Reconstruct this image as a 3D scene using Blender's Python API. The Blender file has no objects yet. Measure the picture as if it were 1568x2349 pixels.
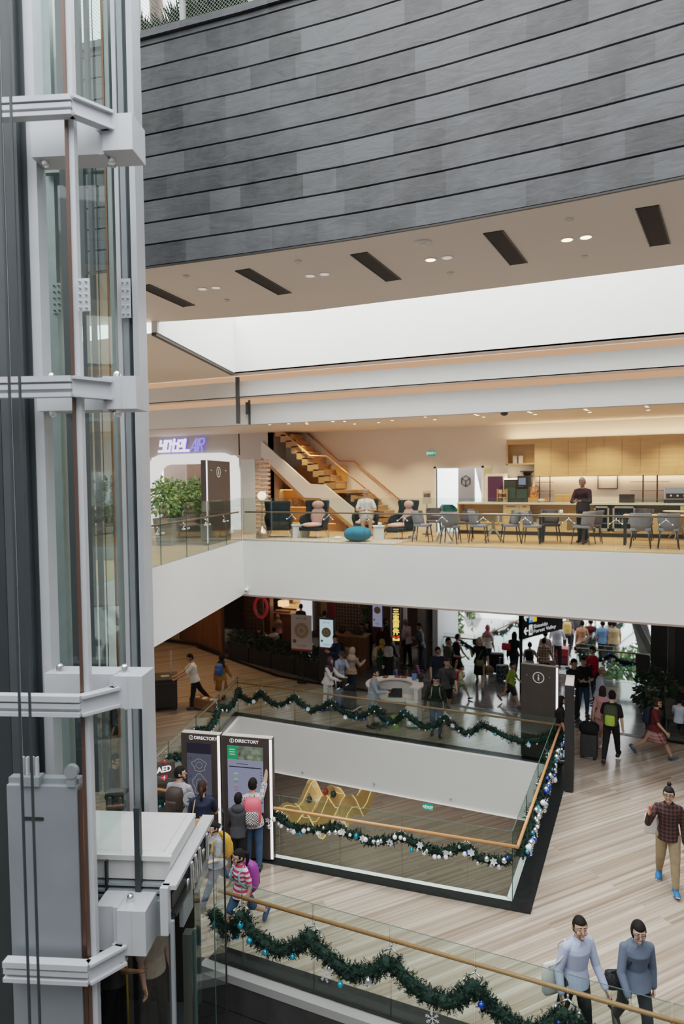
import bpy, math, random
from mathutils import Vector, Matrix
R = math.radians
C = bpy.context.scene.collection
rnd = random.Random(7)

# ------------------------------------------------------------------ camera model
IMG_W, IMG_H, FPX = 1568.0, 2349.0, 1560.0
EYE = Vector((0.0, 0.0, 7.0))
YAW, ROLL = R(24.4), 0.010
PITCH = math.atan((IMG_H/2 - 1103.0)/FPX)
_fw = Vector((-math.sin(YAW)*math.cos(PITCH), math.cos(YAW)*math.cos(PITCH), -math.sin(PITCH)))
_r0 = Vector((math.cos(YAW), math.sin(YAW), 0))
_u0 = _r0.cross(_fw)
_rt = _r0*math.cos(ROLL) - _u0*math.sin(ROLL)
_up = _u0*math.cos(ROLL) + _r0*math.sin(ROLL)
def ray(px, py):
    return _fw + _rt*((px-IMG_W/2)/FPX) + _up*((IMG_H/2-py)/FPX)
def onz(px, py, z=0.0):
    r = ray(px, py); return EYE + r*((z-EYE.z)/r.z)
def ony(px, py, y):
    r = ray(px, py); return EYE + r*(y/r.y)
cam_d = bpy.data.cameras.new('camera'); cam = bpy.data.objects.new('camera', cam_d); C.objects.link(cam)
cam.matrix_world = Matrix(((_rt.x, _up.x, -_fw.x, EYE.x), (_rt.y, _up.y, -_fw.y, EYE.y), (_rt.z, _up.z, -_fw.z, EYE.z), (0, 0, 0, 1)))
cam_d.sensor_fit = 'VERTICAL'; cam_d.sensor_height = 36.0; cam_d.lens = FPX/IMG_H*36.0
cam_d.dof.use_dof = True; cam_d.dof.focus_distance = 11.0; cam_d.dof.aperture_fstop = .75
cam_d.clip_start = .1; cam_d.clip_end = 400
bpy.context.scene.camera = cam

# ------------------------------------------------------------------ materials
_mats = {}
def pm(name, col, rough=.5, metal=0.0, noise=0.0, scale=4.0, bump=0.0, emit=0.0, spec=.5, ecol=None, bscale=None):
    """Principled material, colour broken up by a noise texture."""
    if name in _mats: return _mats[name]
    m = bpy.data.materials.new(name); m.use_nodes = True
    nt = m.node_tree; b = nt.nodes['Principled BSDF']
    b.inputs['Base Color'].default_value = (*col, 1)
    b.inputs['Roughness'].default_value = rough; b.inputs['Metallic'].default_value = metal
    b.inputs['Specular IOR Level'].default_value = spec
    if emit:
        b.inputs['Emission Color'].default_value = (*(ecol or col), 1); b.inputs['Emission Strength'].default_value = emit
    if noise or bump:
        tc = nt.nodes.new('ShaderNodeTexCoord'); nz = nt.nodes.new('ShaderNodeTexNoise')
        nz.inputs['Scale'].default_value = scale; nz.inputs['Detail'].default_value = 4
        nt.links.new(tc.outputs['Object'], nz.inputs['Vector'])
        if noise:
            cr = nt.nodes.new('ShaderNodeValToRGB')
            cr.color_ramp.elements[0].position = .3; cr.color_ramp.elements[1].position = .7
            cr.color_ramp.elements[0].color = (*[max(0, c*(1-noise)) for c in col], 1)
            cr.color_ramp.elements[1].color = (*[min(1, c*(1+noise)) for c in col], 1)
            nt.links.new(nz.outputs['Fac'], cr.inputs['Fac']); nt.links.new(cr.outputs['Color'], b.inputs['Base Color'])
        if bump:
            bp = nt.nodes.new('ShaderNodeBump'); bp.inputs['Strength'].default_value = bump; bp.inputs['Distance'].default_value = .02
            if bscale:
                n2 = nt.nodes.new('ShaderNodeTexNoise'); n2.inputs['Scale'].default_value = bscale
                nt.links.new(tc.outputs['Object'], n2.inputs['Vector']); nt.links.new(n2.outputs['Fac'], bp.inputs['Height'])
            else: nt.links.new(nz.outputs['Fac'], bp.inputs['Height'])
            nt.links.new(bp.outputs['Normal'], b.inputs['Normal'])
    _mats[name] = m
    return m
def emat(name, col, strength):
    if name in _mats: return _mats[name]
    m = bpy.data.materials.new(name); m.use_nodes = True; nt = m.node_tree
    nt.nodes.remove(nt.nodes['Principled BSDF'])
    e = nt.nodes.new('ShaderNodeEmission'); e.inputs[0].default_value = (*col, 1); e.inputs[1].default_value = strength
    nt.links.new(e.outputs[0], nt.nodes['Material Output'].inputs[0])
    _mats[name] = m; return m
def glass_mat(name, tint, refl=.06, ior=1.45):
    if name in _mats: return _mats[name]
    m = bpy.data.materials.new(name); m.use_nodes = True; nt = m.node_tree
    nt.nodes.remove(nt.nodes['Principled BSDF'])
    t = nt.nodes.new('ShaderNodeBsdfTransparent'); t.inputs[0].default_value = (*tint, 1)
    g = nt.nodes.new('ShaderNodeBsdfGlossy'); g.inputs['Roughness'].default_value = .03; g.inputs['Color'].default_value = (.9, .95, .93, 1)
    lw = nt.nodes.new('ShaderNodeLayerWeight'); lw.inputs['Blend'].default_value = .5
    pw = nt.nodes.new('ShaderNodeMath'); pw.operation = 'POWER'; pw.inputs[1].default_value = 4.0; nt.links.new(lw.outputs['Facing'], pw.inputs[0])
    fr = nt.nodes.new('ShaderNodeMath'); fr.operation = 'MULTIPLY_ADD'; fr.inputs[1].default_value = .45; fr.inputs[2].default_value = (ior-1)**2*.2
    nt.links.new(pw.outputs[0], fr.inputs[0])
    mx = nt.nodes.new('ShaderNodeMixShader')
    nt.links.new(fr.outputs[0], mx.inputs[0]); nt.links.new(t.outputs[0], mx.inputs[1]); nt.links.new(g.outputs[0], mx.inputs[2])
    nt.links.new(mx.outputs[0], nt.nodes['Material Output'].inputs[0])
    _mats[name] = m; return m
def pattern(name, kind, c1, c2, scale, rough=.8, c3=None):
    """Cloth with woven stripes, plaid, checks or spots."""
    if name in _mats: return _mats[name]
    m = bpy.data.materials.new(name); m.use_nodes = True; nt = m.node_tree; b = nt.nodes['Principled BSDF']
    b.inputs['Roughness'].default_value = rough; b.inputs['Specular IOR Level'].default_value = .2
    tc = nt.nodes.new('ShaderNodeTexCoord'); L = nt.links.new
    mix = nt.nodes.new('ShaderNodeMix'); mix.data_type = 'RGBA'
    mix.inputs['A'].default_value = (*c1, 1); mix.inputs['B'].default_value = (*c2, 1)
    def wave(d, s, thr):
        w = nt.nodes.new('ShaderNodeTexWave'); w.bands_direction = d; w.inputs['Scale'].default_value = s
        L(tc.outputs['Object'], w.inputs['Vector'])
        g = nt.nodes.new('ShaderNodeMath'); g.operation = 'GREATER_THAN'; g.inputs[1].default_value = thr
        L(w.outputs['Fac'], g.inputs[0]); return g
    if kind == 'stripe':
        L(wave('Z', scale, .5).outputs[0], mix.inputs['Factor'])
    elif kind == 'plaid':
        a, c = wave('Z', scale, .62), wave('X', scale, .62)
        ad = nt.nodes.new('ShaderNodeMath'); ad.operation = 'MULTIPLY_ADD'; ad.inputs[1].default_value = .5
        ml = nt.nodes.new('ShaderNodeMath'); ml.operation = 'MULTIPLY'; ml.inputs[1].default_value = .5
        L(c.outputs[0], ml.inputs[0]); L(a.outputs[0], ad.inputs[0]); L(ml.outputs[0], ad.inputs[2]); L(ad.outputs[0], mix.inputs['Factor'])
    elif kind == 'check':
        ck = nt.nodes.new('ShaderNodeTexChecker'); ck.inputs['Scale'].default_value = scale
        L(tc.outputs['Object'], ck.inputs['Vector']); L(ck.outputs['Fac'], mix.inputs['Factor'])
    else:
        v = nt.nodes.new('ShaderNodeTexVoronoi'); v.inputs['Scale'].default_value = scale
        L(tc.outputs['Object'], v.inputs['Vector'])
        g = nt.nodes.new('ShaderNodeMath'); g.operation = 'LESS_THAN'; g.inputs[1].default_value = .35
        L(v.outputs['Distance'], g.inputs[0]); L(g.outputs[0], mix.inputs['Factor'])
    L(mix.outputs['Result'], b.inputs['Base Color'])
    _mats[name] = m; return m
def streak_mat(name, cols, ang, rough, stretch=22.0, scale=1.6, plank=(3.2, .32), spec=.5):
    """Long-veined stone planks laid at an angle."""
    m = bpy.data.materials.new(name); m.use_nodes = True; nt = m.node_tree; b = nt.nodes['Principled BSDF']; L = nt.links.new
    tc = nt.nodes.new('ShaderNodeTexCoord'); mp = nt.nodes.new('ShaderNodeMapping'); mp.inputs['Rotation'].default_value = (0, 0, -ang)
    L(tc.outputs['Object'], mp.inputs['Vector'])
    br = nt.nodes.new('ShaderNodeTexBrick'); br.inputs['Scale'].default_value = 1; br.inputs['Brick Width'].default_value = plank[0]; br.inputs['Row Height'].default_value = plank[1]
    br.inputs['Mortar Size'].default_value = .002; br.inputs['Color1'].default_value = (0, 0, 0, 1); br.inputs['Color2'].default_value = (1, 1, 1, 1); br.inputs['Mortar'].default_value = (.3, .3, .3, 1)
    br.offset = .37; br.squash = 1
    L(mp.outputs['Vector'], br.inputs['Vector'])
    sc = nt.nodes.new('ShaderNodeVectorMath'); sc.operation = 'MULTIPLY'; sc.inputs[1].default_value = (scale/stretch*1.3, scale*9, 1)
    L(mp.outputs['Vector'], sc.inputs[0])
    ad = nt.nodes.new('ShaderNodeVectorMath'); ad.operation = 'MULTIPLY_ADD'; ad.inputs[1].default_value = (7, 0, 9)
    L(br.outputs['Color'], ad.inputs[0]); L(sc.outputs['Vector'], ad.inputs[2])
    nz = nt.nodes.new('ShaderNodeTexNoise'); nz.inputs['Scale'].default_value = 1; nz.inputs['Detail'].default_value = 5; nz.inputs['Roughness'].default_value = .55
    L(ad.outputs['Vector'], nz.inputs['Vector'])
    mx = nt.nodes.new('ShaderNodeMath'); mx.operation = 'MULTIPLY_ADD'; mx.inputs[1].default_value = .07
    rr = nt.nodes.new('ShaderNodeSeparateColor'); L(br.outputs['Color'], rr.inputs[0])
    ml = nt.nodes.new('ShaderNodeMath'); ml.operation = 'MULTIPLY'; ml.inputs[1].default_value = .95
    L(nz.outputs['Fac'], ml.inputs[0]); L(rr.outputs[0], mx.inputs[0]); L(ml.outputs[0], mx.inputs[2])
    cr = nt.nodes.new('ShaderNodeValToRGB'); e = cr.color_ramp.elements
    e[0].position = .33; e[0].color = (*cols[0], 1); e[1].position = .70; e[1].color = (*cols[2], 1)
    k = e.new(.52); k.color = (*cols[1], 1)
    L(mx.outputs[0], cr.inputs['Fac']); L(cr.outputs['Color'], b.inputs['Base Color'])
    b.inputs['Roughness'].default_value = rough; b.inputs['Specular IOR Level'].default_value = spec
    _mats[name] = m; return m
def wood_mat(name, c1, c2, axis=0, scale=3.0, rough=.4):
    m = bpy.data.materials.new(name); m.use_nodes = True; nt = m.node_tree; b = nt.nodes['Principled BSDF']; L = nt.links.new
    tc = nt.nodes.new('ShaderNodeTexCoord'); mp = nt.nodes.new('ShaderNodeMapping')
    s = [scale*6]*3; s[axis] = scale*.35; mp.inputs['Scale'].default_value = s
    L(tc.outputs['Object'], mp.inputs['Vector'])
    nz = nt.nodes.new('ShaderNodeTexNoise'); nz.inputs['Scale'].default_value = 1; nz.inputs['Detail'].default_value = 4
    L(mp.outputs['Vector'], nz.inputs['Vector'])
    cr = nt.nodes.new('ShaderNodeValToRGB'); e = cr.color_ramp.elements
    e[0].position = .3; e[0].color = (*c1, 1); e[1].position = .7; e[1].color = (*c2, 1)
    L(nz.outputs['Fac'], cr.inputs['Fac']); L(cr.outputs['Color'], b.inputs['Base Color']); b.inputs['Roughness'].default_value = rough
    _mats[name] = m; return m

# ------------------------------------------------------------------ mesh builder
class MB:
    def __init__(s): s.v = []; s.f = []; s.mi = []; s.cur = 0
    def add(s, vs, fs):
        n = len(s.v); s.v.extend(tuple(v) for v in vs); s.f.extend(tuple(i+n for i in f) for f in fs); s.mi.extend([s.cur]*len(fs)); return s
    def box(s, lo, hi, M=None):
        x0, y0, z0 = lo; x1, y1, z1 = hi
        vs = [Vector(p) for p in ((x0,y0,z0),(x1,y0,z0),(x1,y1,z0),(x0,y1,z0),(x0,y0,z1),(x1,y0,z1),(x1,y1,z1),(x0,y1,z1))]
        if M: vs = [M @ v for v in vs]
        return s.add(vs, [(0,3,2,1),(4,5,6,7),(0,1,5,4),(1,2,6,5),(2,3,7,6),(3,0,4,7)])
    def cbox(s, c, d, M=None):
        return s.box([c[i]-d[i]/2 for i in range(3)], [c[i]+d[i]/2 for i in range(3)], M)
    def rbox(s, lo, hi, r, M=None, n=3):
        """box with rounded vertical edges"""
        x0, y0, z0 = lo; x1, y1, z1 = hi; pts = []
        for cx, cy, a0 in ((x1-r,y1-r,0),(x0+r,y1-r,90),(x0+r,y0+r,180),(x1-r,y0+r,270)):
            for k in range(n+1):
                a = R(a0+90*k/n); pts.append((cx+r*math.cos(a), cy+r*math.sin(a)))
        return s.prism(pts, z0, z1, M)
    def prism(s, pts, z0, z1, M=None):
        n = len(pts); vs = [Vector((p[0], p[1], z0)) for p in pts] + [Vector((p[0], p[1], z1)) for p in pts]
        if M: vs = [M @ v for v in vs]
        fs = [tuple(range(n-1, -1, -1)), tuple(range(n, 2*n))] + [(i, (i+1) % n, (i+1) % n+n, i+n) for i in range(n)]
        return s.add(vs, fs)
    def bar(s, p, q, w, h=None, upv=(0,0,1)):
        p, q = Vector(p), Vector(q); h = h or w; d = (q-p).normalized(); u = Vector(upv)
        if abs(d.dot(u)) > .98: u = Vector((0, 1, 0)) if abs(d.z) > .9 else Vector((0, 0, 1))
        sd = d.cross(u).normalized(); u = sd.cross(d)
        vs = [e + sd*(a*w/2) + u*(b*h/2) for e in (p, q) for a, b in ((-1,-1),(1,-1),(1,1),(-1,1))]
        return s.add(vs, [(0,3,2,1),(4,5,6,7),(0,1,5,4),(1,2,6,5),(2,3,7,6),(3,0,4,7)][:2] + [(0,1,5,4),(1,2,6,5),(2,3,7,6),(3,0,4,7)])
    def loft(s, rings, cap=True, closed=False):
        n = len(rings[0]); m = len(rings); vs = [p for r in rings for p in r]; fs = []
        for i in range(m if closed else m-1):
            a, b = i*n, ((i+1) % m)*n
            fs += [(a+j, a+(j+1) % n, b+(j+1) % n, b+j) for j in range(n)]
        if cap and not closed: fs += [tuple(range(n-1, -1, -1)), tuple(range((m-1)*n, m*n))]
        return s.add(vs, fs)
    def tube(s, path, r, n=8, closed=False):
        path = [Vector(p) for p in path]; m = len(path); rs = r if isinstance(r, (list, tuple)) else [r]*m
        rings = []; ref = None
        for i, p in enumerate(path):
            a = path[i-1] if (i or closed) else p; b = path[(i+1) % m] if (i < m-1 or closed) else p
            d = (b-a).normalized()
            if ref is None:
                ref = Vector((0, 0, 1)) if abs(d.z) < .9 else Vector((1, 0, 0))
            sd = d.cross(ref).normalized(); ref = sd.cross(d)
            rings.append([p + (sd*math.cos(2*math.pi*k/n) + ref*math.sin(2*math.pi*k/n))*rs[i] for k in range(n)])
        return s.loft(rings, True, closed)
    def lathe(s, prof, c=(0,0,0), n=20, M=None):
        rings = [[Vector((c[0]+r*math.cos(2*math.pi*k/n), c[1]+r*math.sin(2*math.pi*k/n), c[2]+z)) for k in range(n)] for r, z in prof]
        if M: rings = [[M @ v for v in r] for r in rings]
        return s.loft(rings)
    def ell(s, c, rad, M=None, n=12, m=8, fn=None):
        c = Vector(c); vs = []; fs = []
        for i in range(m+1):
            t = math.pi*i/m
            for k in range(n):
                a = 2*math.pi*k/n; d = Vector((math.sin(t)*math.cos(a), math.sin(t)*math.sin(a), math.cos(t)))
                g = fn(d) if fn else 1.0
                v = Vector((d.x*rad[0]*g, d.y*rad[1]*g, d.z*rad[2]*g))
                if M: v = M @ v
                vs.append(c+v)
        for i in range(m):
            for k in range(n):
                fs.append((i*n+k, (i+1)*n+k, (i+1)*n+(k+1) % n, i*n+(k+1) % n))
        return s.add(vs, fs)
    def cap(s, p, q, r0, r1, n=10):
        """tapered capsule with round ends"""
        p, q = Vector(p), Vector(q); d = (q-p).normalized(); path = []; rs = []
        for a in (90, 60, 30): path.append(p - d*r0*math.sin(R(a))); rs.append(max(r0*math.cos(R(a)), r0*.05))
        path.append(p); rs.append(r0); path.append(q); rs.append(r1)
        for a in (30, 60, 90): path.append(q + d*r1*math.sin(R(a))); rs.append(max(r1*math.cos(R(a)), r1*.05))
        return s.tube(path, rs, n)
    def quad(s, a, b, c, d): return s.add([a, b, c, d], [(0, 1, 2, 3)])
    def build(s, name, mat, parent=None, smooth=False, loc=None, rotz=0.0, world=False, fuse=0, fsmooth=3, bevel=0):
        me = bpy.data.meshes.new(name); me.from_pydata(s.v, [], s.f)
        for m in (mat if isinstance(mat, (list, tuple)) else [mat]): me.materials.append(m)
        if any(s.mi): me.polygons.foreach_set('material_index', s.mi)
        if smooth: me.polygons.foreach_set('use_smooth', [True]*len(s.f))
        me.update()
        o = bpy.data.objects.new(name, me); C.objects.link(o)
        if parent:
            o.parent = parent
            if world: o.matrix_parent_inverse = (Matrix.Translation(parent.location) @ Matrix.Rotation(parent.rotation_euler.z, 4, 'Z')).inverted()
        if loc is not None: o.location = loc
        if rotz: o.rotation_euler.z = rotz
        if fuse:
            r = o.modifiers.new('fuse', 'REMESH'); r.mode = 'VOXEL'; r.voxel_size = fuse; r.use_smooth_shade = True
            if fsmooth:
                k = o.modifiers.new('soft', 'SMOOTH'); k.factor = .5; k.iterations = fsmooth
        if bevel:
            k = o.modifiers.new('edge', 'BEVEL'); k.width = bevel; k.segments = 2; k.limit_method = 'ANGLE'; k.angle_limit = R(40)
        return o
def tag(o, label=None, cat=None, group=None, kind=None):
    if label: o['label'] = label
    if cat: o['category'] = cat
    if group: o['group'] = group
    if kind: o['kind'] = kind
    return o
def thing(name, label, cat, loc=(0,0,0), rotz=0.0, group=None):
    o = bpy.data.objects.new(name, None); C.objects.link(o); o.empty_display_size = .1
    o.location = loc; o.rotation_euler = (0, 0, rotz); return tag(o, label, cat, group)
def struct(o): return tag(o, kind='structure')
def copy_tree(o, parent=None):
    c = o.copy(); C.objects.link(c)
    if parent: c.parent = parent
    for ch in list(o.children): copy_tree(ch, c)
    return c
def text(txt, name, mat, parent, M, size, extrude=.004, align='CENTER', shear=0.0, bold=0.0, spacing=1.0):
    cu = bpy.data.curves.new(name, 'FONT'); cu.body = txt; cu.size = size; cu.extrude = extrude; cu.align_x = align; cu.align_y = 'CENTER'
    cu.shear = shear; cu.offset = bold; cu.resolution_u = 3; cu.space_character = spacing
    cu.materials.append(mat)
    t = bpy.data.objects.new(name, cu); C.objects.link(t)
    me = bpy.data.meshes.new_from_object(t.evaluated_get(bpy.context.evaluated_depsgraph_get()))
    C.objects.unlink(t); bpy.data.objects.remove(t)
    me.name = name; me.materials.clear(); me.materials.append(mat)
    o = bpy.data.objects.new(name, me); C.objects.link(o)
    if parent: o.parent = parent
    o.matrix_basis = M
    return o
def frz(p, face):
    """turn about Z for a thing at p: 0 looks at the viewer, 90 to the picture's right, 180 away"""
    return math.atan2(-p[1], -p[0]) + R(face) + R(90)
def strokes(m, paths, w, d, S=1.0, sh=0.0, ox=0.0):
    """flat lettering drawn with thick pen strokes in the XZ plane"""
    for path in paths:
        P = [Vector(((ox+x+sh*z)*S, 0, z*S)) for x, z in path]
        for a, b in zip(P, P[1:]):
            e = (b-a).normalized()*w*S*.5; m.bar(a-e, b+e, d, w*S, upv=(b-a).cross(Vector((0,1,0))))
def face_M(origin, right, upv):
    """matrix whose local X runs along right, local Y along upv (for lettering and flat art on a face)"""
    r = Vector(right).normalized(); u = Vector(upv); u = (u - r*u.dot(r)).normalized(); n = r.cross(u)
    return Matrix(((r.x,u.x,n.x,origin[0]),(r.y,u.y,n.y,origin[1]),(r.z,u.z,n.z,origin[2]),(0,0,0,1)))

# palette
WHITE = pm('white_paint', (.80, .80, .78), .55, noise=.02, scale=.6)
WHITE2 = pm('warm_white_paint', (.78, .74, .68), .6, noise=.02, scale=.6)
CREAM = pm('cream_soffit_paint', (.70, .63, .56), .65, noise=.02, scale=.5)
STEEL = pm('pale_painted_steel', (.46,.48,.51), .42, .1, noise=.04, scale=3)
STEEL2 = pm('mid_grey_painted_steel', (.22,.25,.27), .42, .2, noise=.06, scale=3)
DSTEEL = pm('dark_blue_grey_steel', (.020,.027,.030), .5, .1, noise=.1, scale=2)
DSTEEL2 = pm('slate_grey_steel', (.040,.048,.053), .5, .1, noise=.1, scale=2)
CHROME = pm('brushed_chrome', (.75, .76, .77), .22, 1.0)
BLACK = pm('matt_black', (.012, .012, .013), .45)
BLACKST = pm('polished_black_stone', (.010, .0105, .011), .4, noise=.3, scale=12, spec=.12)
RAILWOOD = wood_mat('handrail_timber', (.30, .12, .045), (.42, .19, .075), 0, 2.0, .3)
BRONZE = pm('dark_bronze_panel', (.058,.046,.040), .45, .25, noise=.1, scale=3)
GLASS = glass_mat('balustrade_glass', (.875,.94,.915), ior=1.35)
SGLASS = glass_mat('shaft_glass', (.86, .93, .91), ior=1.5)
CLEAR = glass_mat('clear_glass', (.95, .97, .96), ior=1.3)
GEDGE = pm('green_glass_edge', (.045, .085, .075), .2)
# ------------------------------------------------------------------ the setting
L3Z, L3B, L1Z = 5.35, 3.82, -5.4
ANG = R(51)
FLOORM = streak_mat('veined_beige_stone_planks', ((.19,.138,.102),(.31,.248,.196),(.44,.385,.328)), ANG, .17, plank=(4.6,.24), spec=.6)
SLATEF = streak_mat('dark_slate_paving', ((.07,.066,.063),(.11,.104,.10),(.16,.15,.143)), R(8), .12, 5, .8, (1.2, .6), spec=.9)
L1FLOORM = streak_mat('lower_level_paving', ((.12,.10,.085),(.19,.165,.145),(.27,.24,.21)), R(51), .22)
LOUNGEF = wood_mat('lounge_oak_floor', (.36,.20,.10), (.50,.30,.16), 0, 1.5, .45)
HA, HB, HC, HD = Vector((-11.15,16.93)), Vector((-2.04,16.93)), Vector((-2.02,11.12)), Vector((-9.35,10.42))
def flat(name, polys, z, mat):
    m = MB()
    for p in polys: m.add([(x, y, z) for x, y in p], [tuple(range(len(p)))])
    return struct(m.build(name, mat))
o1, o2, o3, o4 = (-26,7.98), (8,7.98), (8,25.2), (-26,25.2)
A2, B2, C2, D2 = [tuple(p) for p in (HA, HB, HC, HD)]
flat('floor', [(o1,o2,C2,D2),(o2,o3,B2,C2),(o3,o4,A2,B2),(o4,o1,D2,A2),((-26,2),(-9.5,2),(-9.5,7.98),(-26,7.98)),((-26,25.2),(-13.5,25.2),(-13.5,34),(-26,34))], 0, FLOORM)
flat('floor_slate', [[(-13.2,34),(-17.4,23.55),(-12.1,21.15),(-10.3,20.85),(-6.2,20.65),(-3.4,20.1),(.9,19.8),(8,19.2),(8,25.2),(-5.2,25.2),(-5.2,34)]], .004, SLATEF)
flat('floor_border', [[(-17.5,23.6),(-12.1,21.15),(-10.3,20.85),(-6.2,20.65),(-3.4,20.1),(.9,19.8),(8,19.2),(8,19.02),(.9,19.62),(-3.4,19.92),(-6.2,20.47),(-10.3,20.67),(-12.15,20.95),(-17.5,23.4)]], .008, BLACKST)
# black stone kerb round the floor opening and along the front edge
def off(p, d): return (p[0]+d[0], p[1]+d[1])
flat('trim_1', [(off(C2,(.33,-.22)), off(B2,(.33,.3)), B2, C2), (off(D2,(-.3,-.22)), off(C2,(.33,-.22)), C2, D2), (B2, off(B2,(.33,.3)), off(A2,(-.3,.3)), A2), (A2, off(A2,(-.3,.3)), off(D2,(-.3,-.22)), D2),
               ((-5.85,7.98),(8,7.98),(8,8.42),(-5.85,8.3))], .01, BLACKST)
# white fascias of the opening, with a ledge inside the glass
m = MB()
for p, q in ((A2,B2),(B2,C2),(C2,D2),(D2,A2)):
    p, q = Vector((*p,0)), Vector((*q,0)); d = (q-p).normalized(); n = Vector((d.y, -d.x, 0)); i = n*.10
    m.quad(p+Vector((0,0,.012)), q+Vector((0,0,.012)), q+i-d*.10+Vector((0,0,.012)), p+i+d*.10+Vector((0,0,.012)))
    m.quad(p+i+d*.10+Vector((0,0,.012)), q+i-d*.10+Vector((0,0,.012)), q+i-d*.10-Vector((0,0,1.42)), p+i+d*.10-Vector((0,0,1.42)))
struct(m.build('wall_opening', WHITE))
hi = [(A2[0]+.2,A2[1]-.16),(B2[0]-.16,B2[1]-.16),(C2[0]-.16,C2[1]+.16),(D2[0]+.2,D2[1]+.16)]
flat('ceiling_lower', [(o1,o2,hi[2],hi[3]),(o2,o3,hi[1],hi[2]),(o3,o4,hi[0],hi[1]),(o4,o1,hi[3],hi[0])], -1.42, WHITE2)
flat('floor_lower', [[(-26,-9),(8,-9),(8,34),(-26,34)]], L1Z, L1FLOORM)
# dark stone parapet below the front edge
DSTONE = pm('black_slate_cladding', (.022,.022,.023), .45, noise=.4, scale=3, bump=.2)
m = MB(); k = 0; z = -.12
while z > -5.2:
    m.box((-5.9,7.84,z-.41), (8,7.98,z)); z -= .43
m.box((-5.9,7.88,-5.4),(8,7.98,-.1))
struct(m.build('wall_front', DSTONE))
m = MB(); m.box((-5.9,7.83,-.12),(8,7.98,0)); struct(m.build('trim_2', pm('grey_metal_edge', (.33,.33,.33), .45, .3)))
m = MB(); m.box((-26,7.98,-1.53),(-9.5,8.0,0)); m.box((-9.52,2,-1.53),(-9.5,7.98,0)); m.box((-9.5,7.9,-1.53),(-5.9,7.98,-.005)); struct(m.build('wall_landing', DSTONE))
# upper storey slab
WD = Vector((1.78,-6.1)).normalized()          # direction of the wing edge
WC = Vector((-10.42,16.2)); WE = WC + WD*8.4
m = MB()
poly = [(-26,WE.y),tuple(WE),tuple(WC),(8,16.2),(8,25.4),(-26,27)]
m.add([(x,y,L3Z) for x,y in poly]+[(x,y,L3B) for x,y in poly], [(0,1,2,3,4,5),(11,10,9,8,7,6)]+[(i,i+6,(i+1)%6+6,(i+1)%6) for i in range(6)])
struct(m.build('wall_balcony', WHITE))
flat('floor_upper', [[(-26,WE.y+.1),(WE.x-.1,WE.y+.1),(WC.x-.08,WC.y+.1),(8,16.3),(8,21),(-26,21)]], L3Z+.004, LOUNGEF)
m = MB(); m.box((-10.4,16.165,L3B-.03),(8,16.2,L3B+.015)); struct(m.build('trim_3', pm('taupe_slab_trim', (.28,.22,.19), .6)))  # taupe strip along the lower front edge of the slab
# parapet above, with the wing that comes forward
UC = Vector((-10.72,16.2)); UE = UC + WD*5.3
m = MB(); m.box((UC.x,16.2,10.04),(8,16.32,11.6))
nrm = Vector((-WD.y, WD.x))
m.prism([tuple(UC), tuple(UE), tuple(UE-nrm*-.12), tuple(UC-nrm*-.12)], 10.04, 11.6)
struct(m.build('wall_parapet', WHITE))
m = MB(); m.prism([tuple(UC), tuple(UE), tuple(UE+nrm*.1), tuple(UC+nrm*.1)], 9.98, 10.04); struct(m.build('trim_4', pm('dark_seam', (.06,.055,.05), .6)))
flat('ceiling_left', [[(-26,UE.y),(UE.x,UE.y),(UC.x,UC.y),(UC.x,16.62),(-26,16.62)]], 10.03, WHITE2)
# stepped bulkheads over the lounge
m = MB(); m.box((-26,16.6,9.42),(8,16.72,9.86)); m.box((-26,17.0,8.66),(8,17.1,9.25)); m.box((-26,16.2,10.04),(8,17.3,10.06)); m.box((-26,16.6,9.42),(8,17.3,9.43))
struct(m.build('wall_bulkhead', WHITE))
LC = pm('lounge_ceiling_paint', (.74,.69,.62), .6)
flat('ceiling_lounge', [[(-26,17.0),(8,17.0),(8,21.3),(-26,21.3)]], 8.66, LC)
for z, y0, y1 in ((9.84,16.74,16.76),(9.24,17.12,17.14)):
    t = thing('cove_light', 'peach linear cove light in the %s step of the white bulkhead' % ('upper' if z > 9.5 else 'lower'), 'light', (-9,y0,z))
    MB().box((-26,y0,z),(8,y1,z+.19)).build('diffuser', emat('peach_led', (1,.50,.29), .72), t, world=True)
m = MB(); m.bar((-10.74,16.57,8.66),(-10.74,16.57,9.98),.09); m.bar((-10.6,16.95,8.66),(-10.6,16.95,9.36),.05); struct(m.build('trim_5', pm('bulkhead_joint', (.05,.05,.05), .5)))
t = thing('wall_speaker', 'small black speaker on the bulkhead joint above the hotel sign', 'speaker', (-10.62,16.9,8.95))
MB().rbox((-.05,-.06,0),(.05,.06,.34),.02).build('case', BLACK, t)
MB().box((-.035,-.064,.03),(.035,-.058,.31)).build('grille', DSTEEL2, t)
# soffit with slots
SZ = 10.27
Q = .727
NTH = ('partly cut off by the lift frame','second from the lift frame','in the middle of the five','second from the picture edge','fully shown nearest the picture edge')
for i, (a, b, c, d) in enumerate([(-10.55,12.45,-10.75,14.4), (-7.92,12.47,-8.02,14.5), (-5.3,12.6,-5.3,14.62), (-2.65,12.6,-2.55,14.68), (-.1,12.58,.12,14.72)]):
    a, b, c, d = a*Q, b*Q, c*Q, d*Q
    t = thing('slot_vent', 'long black slot vent in the cream soffit, ' + NTH[i], 'vent', (a, b, SZ-.01), group='slot vents in the soffit')
    w = .125
    MB().prism([(a-w,b),(a+w,b),(c+w,d),(c-w,d)], SZ-.012, SZ-.001).build('recess', pm('slot_black', (.006,.006,.006), .8), t, world=True)
    f = MB()
    for s in (-1, 1): f.bar((a+s*w,b,SZ-.008),(c+s*w,d,SZ-.008),.015,.02)
    f.build('frame', DSTEEL, t, world=True)
WARM = emat('warm_lamp', (1,.72,.45), 7)
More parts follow.
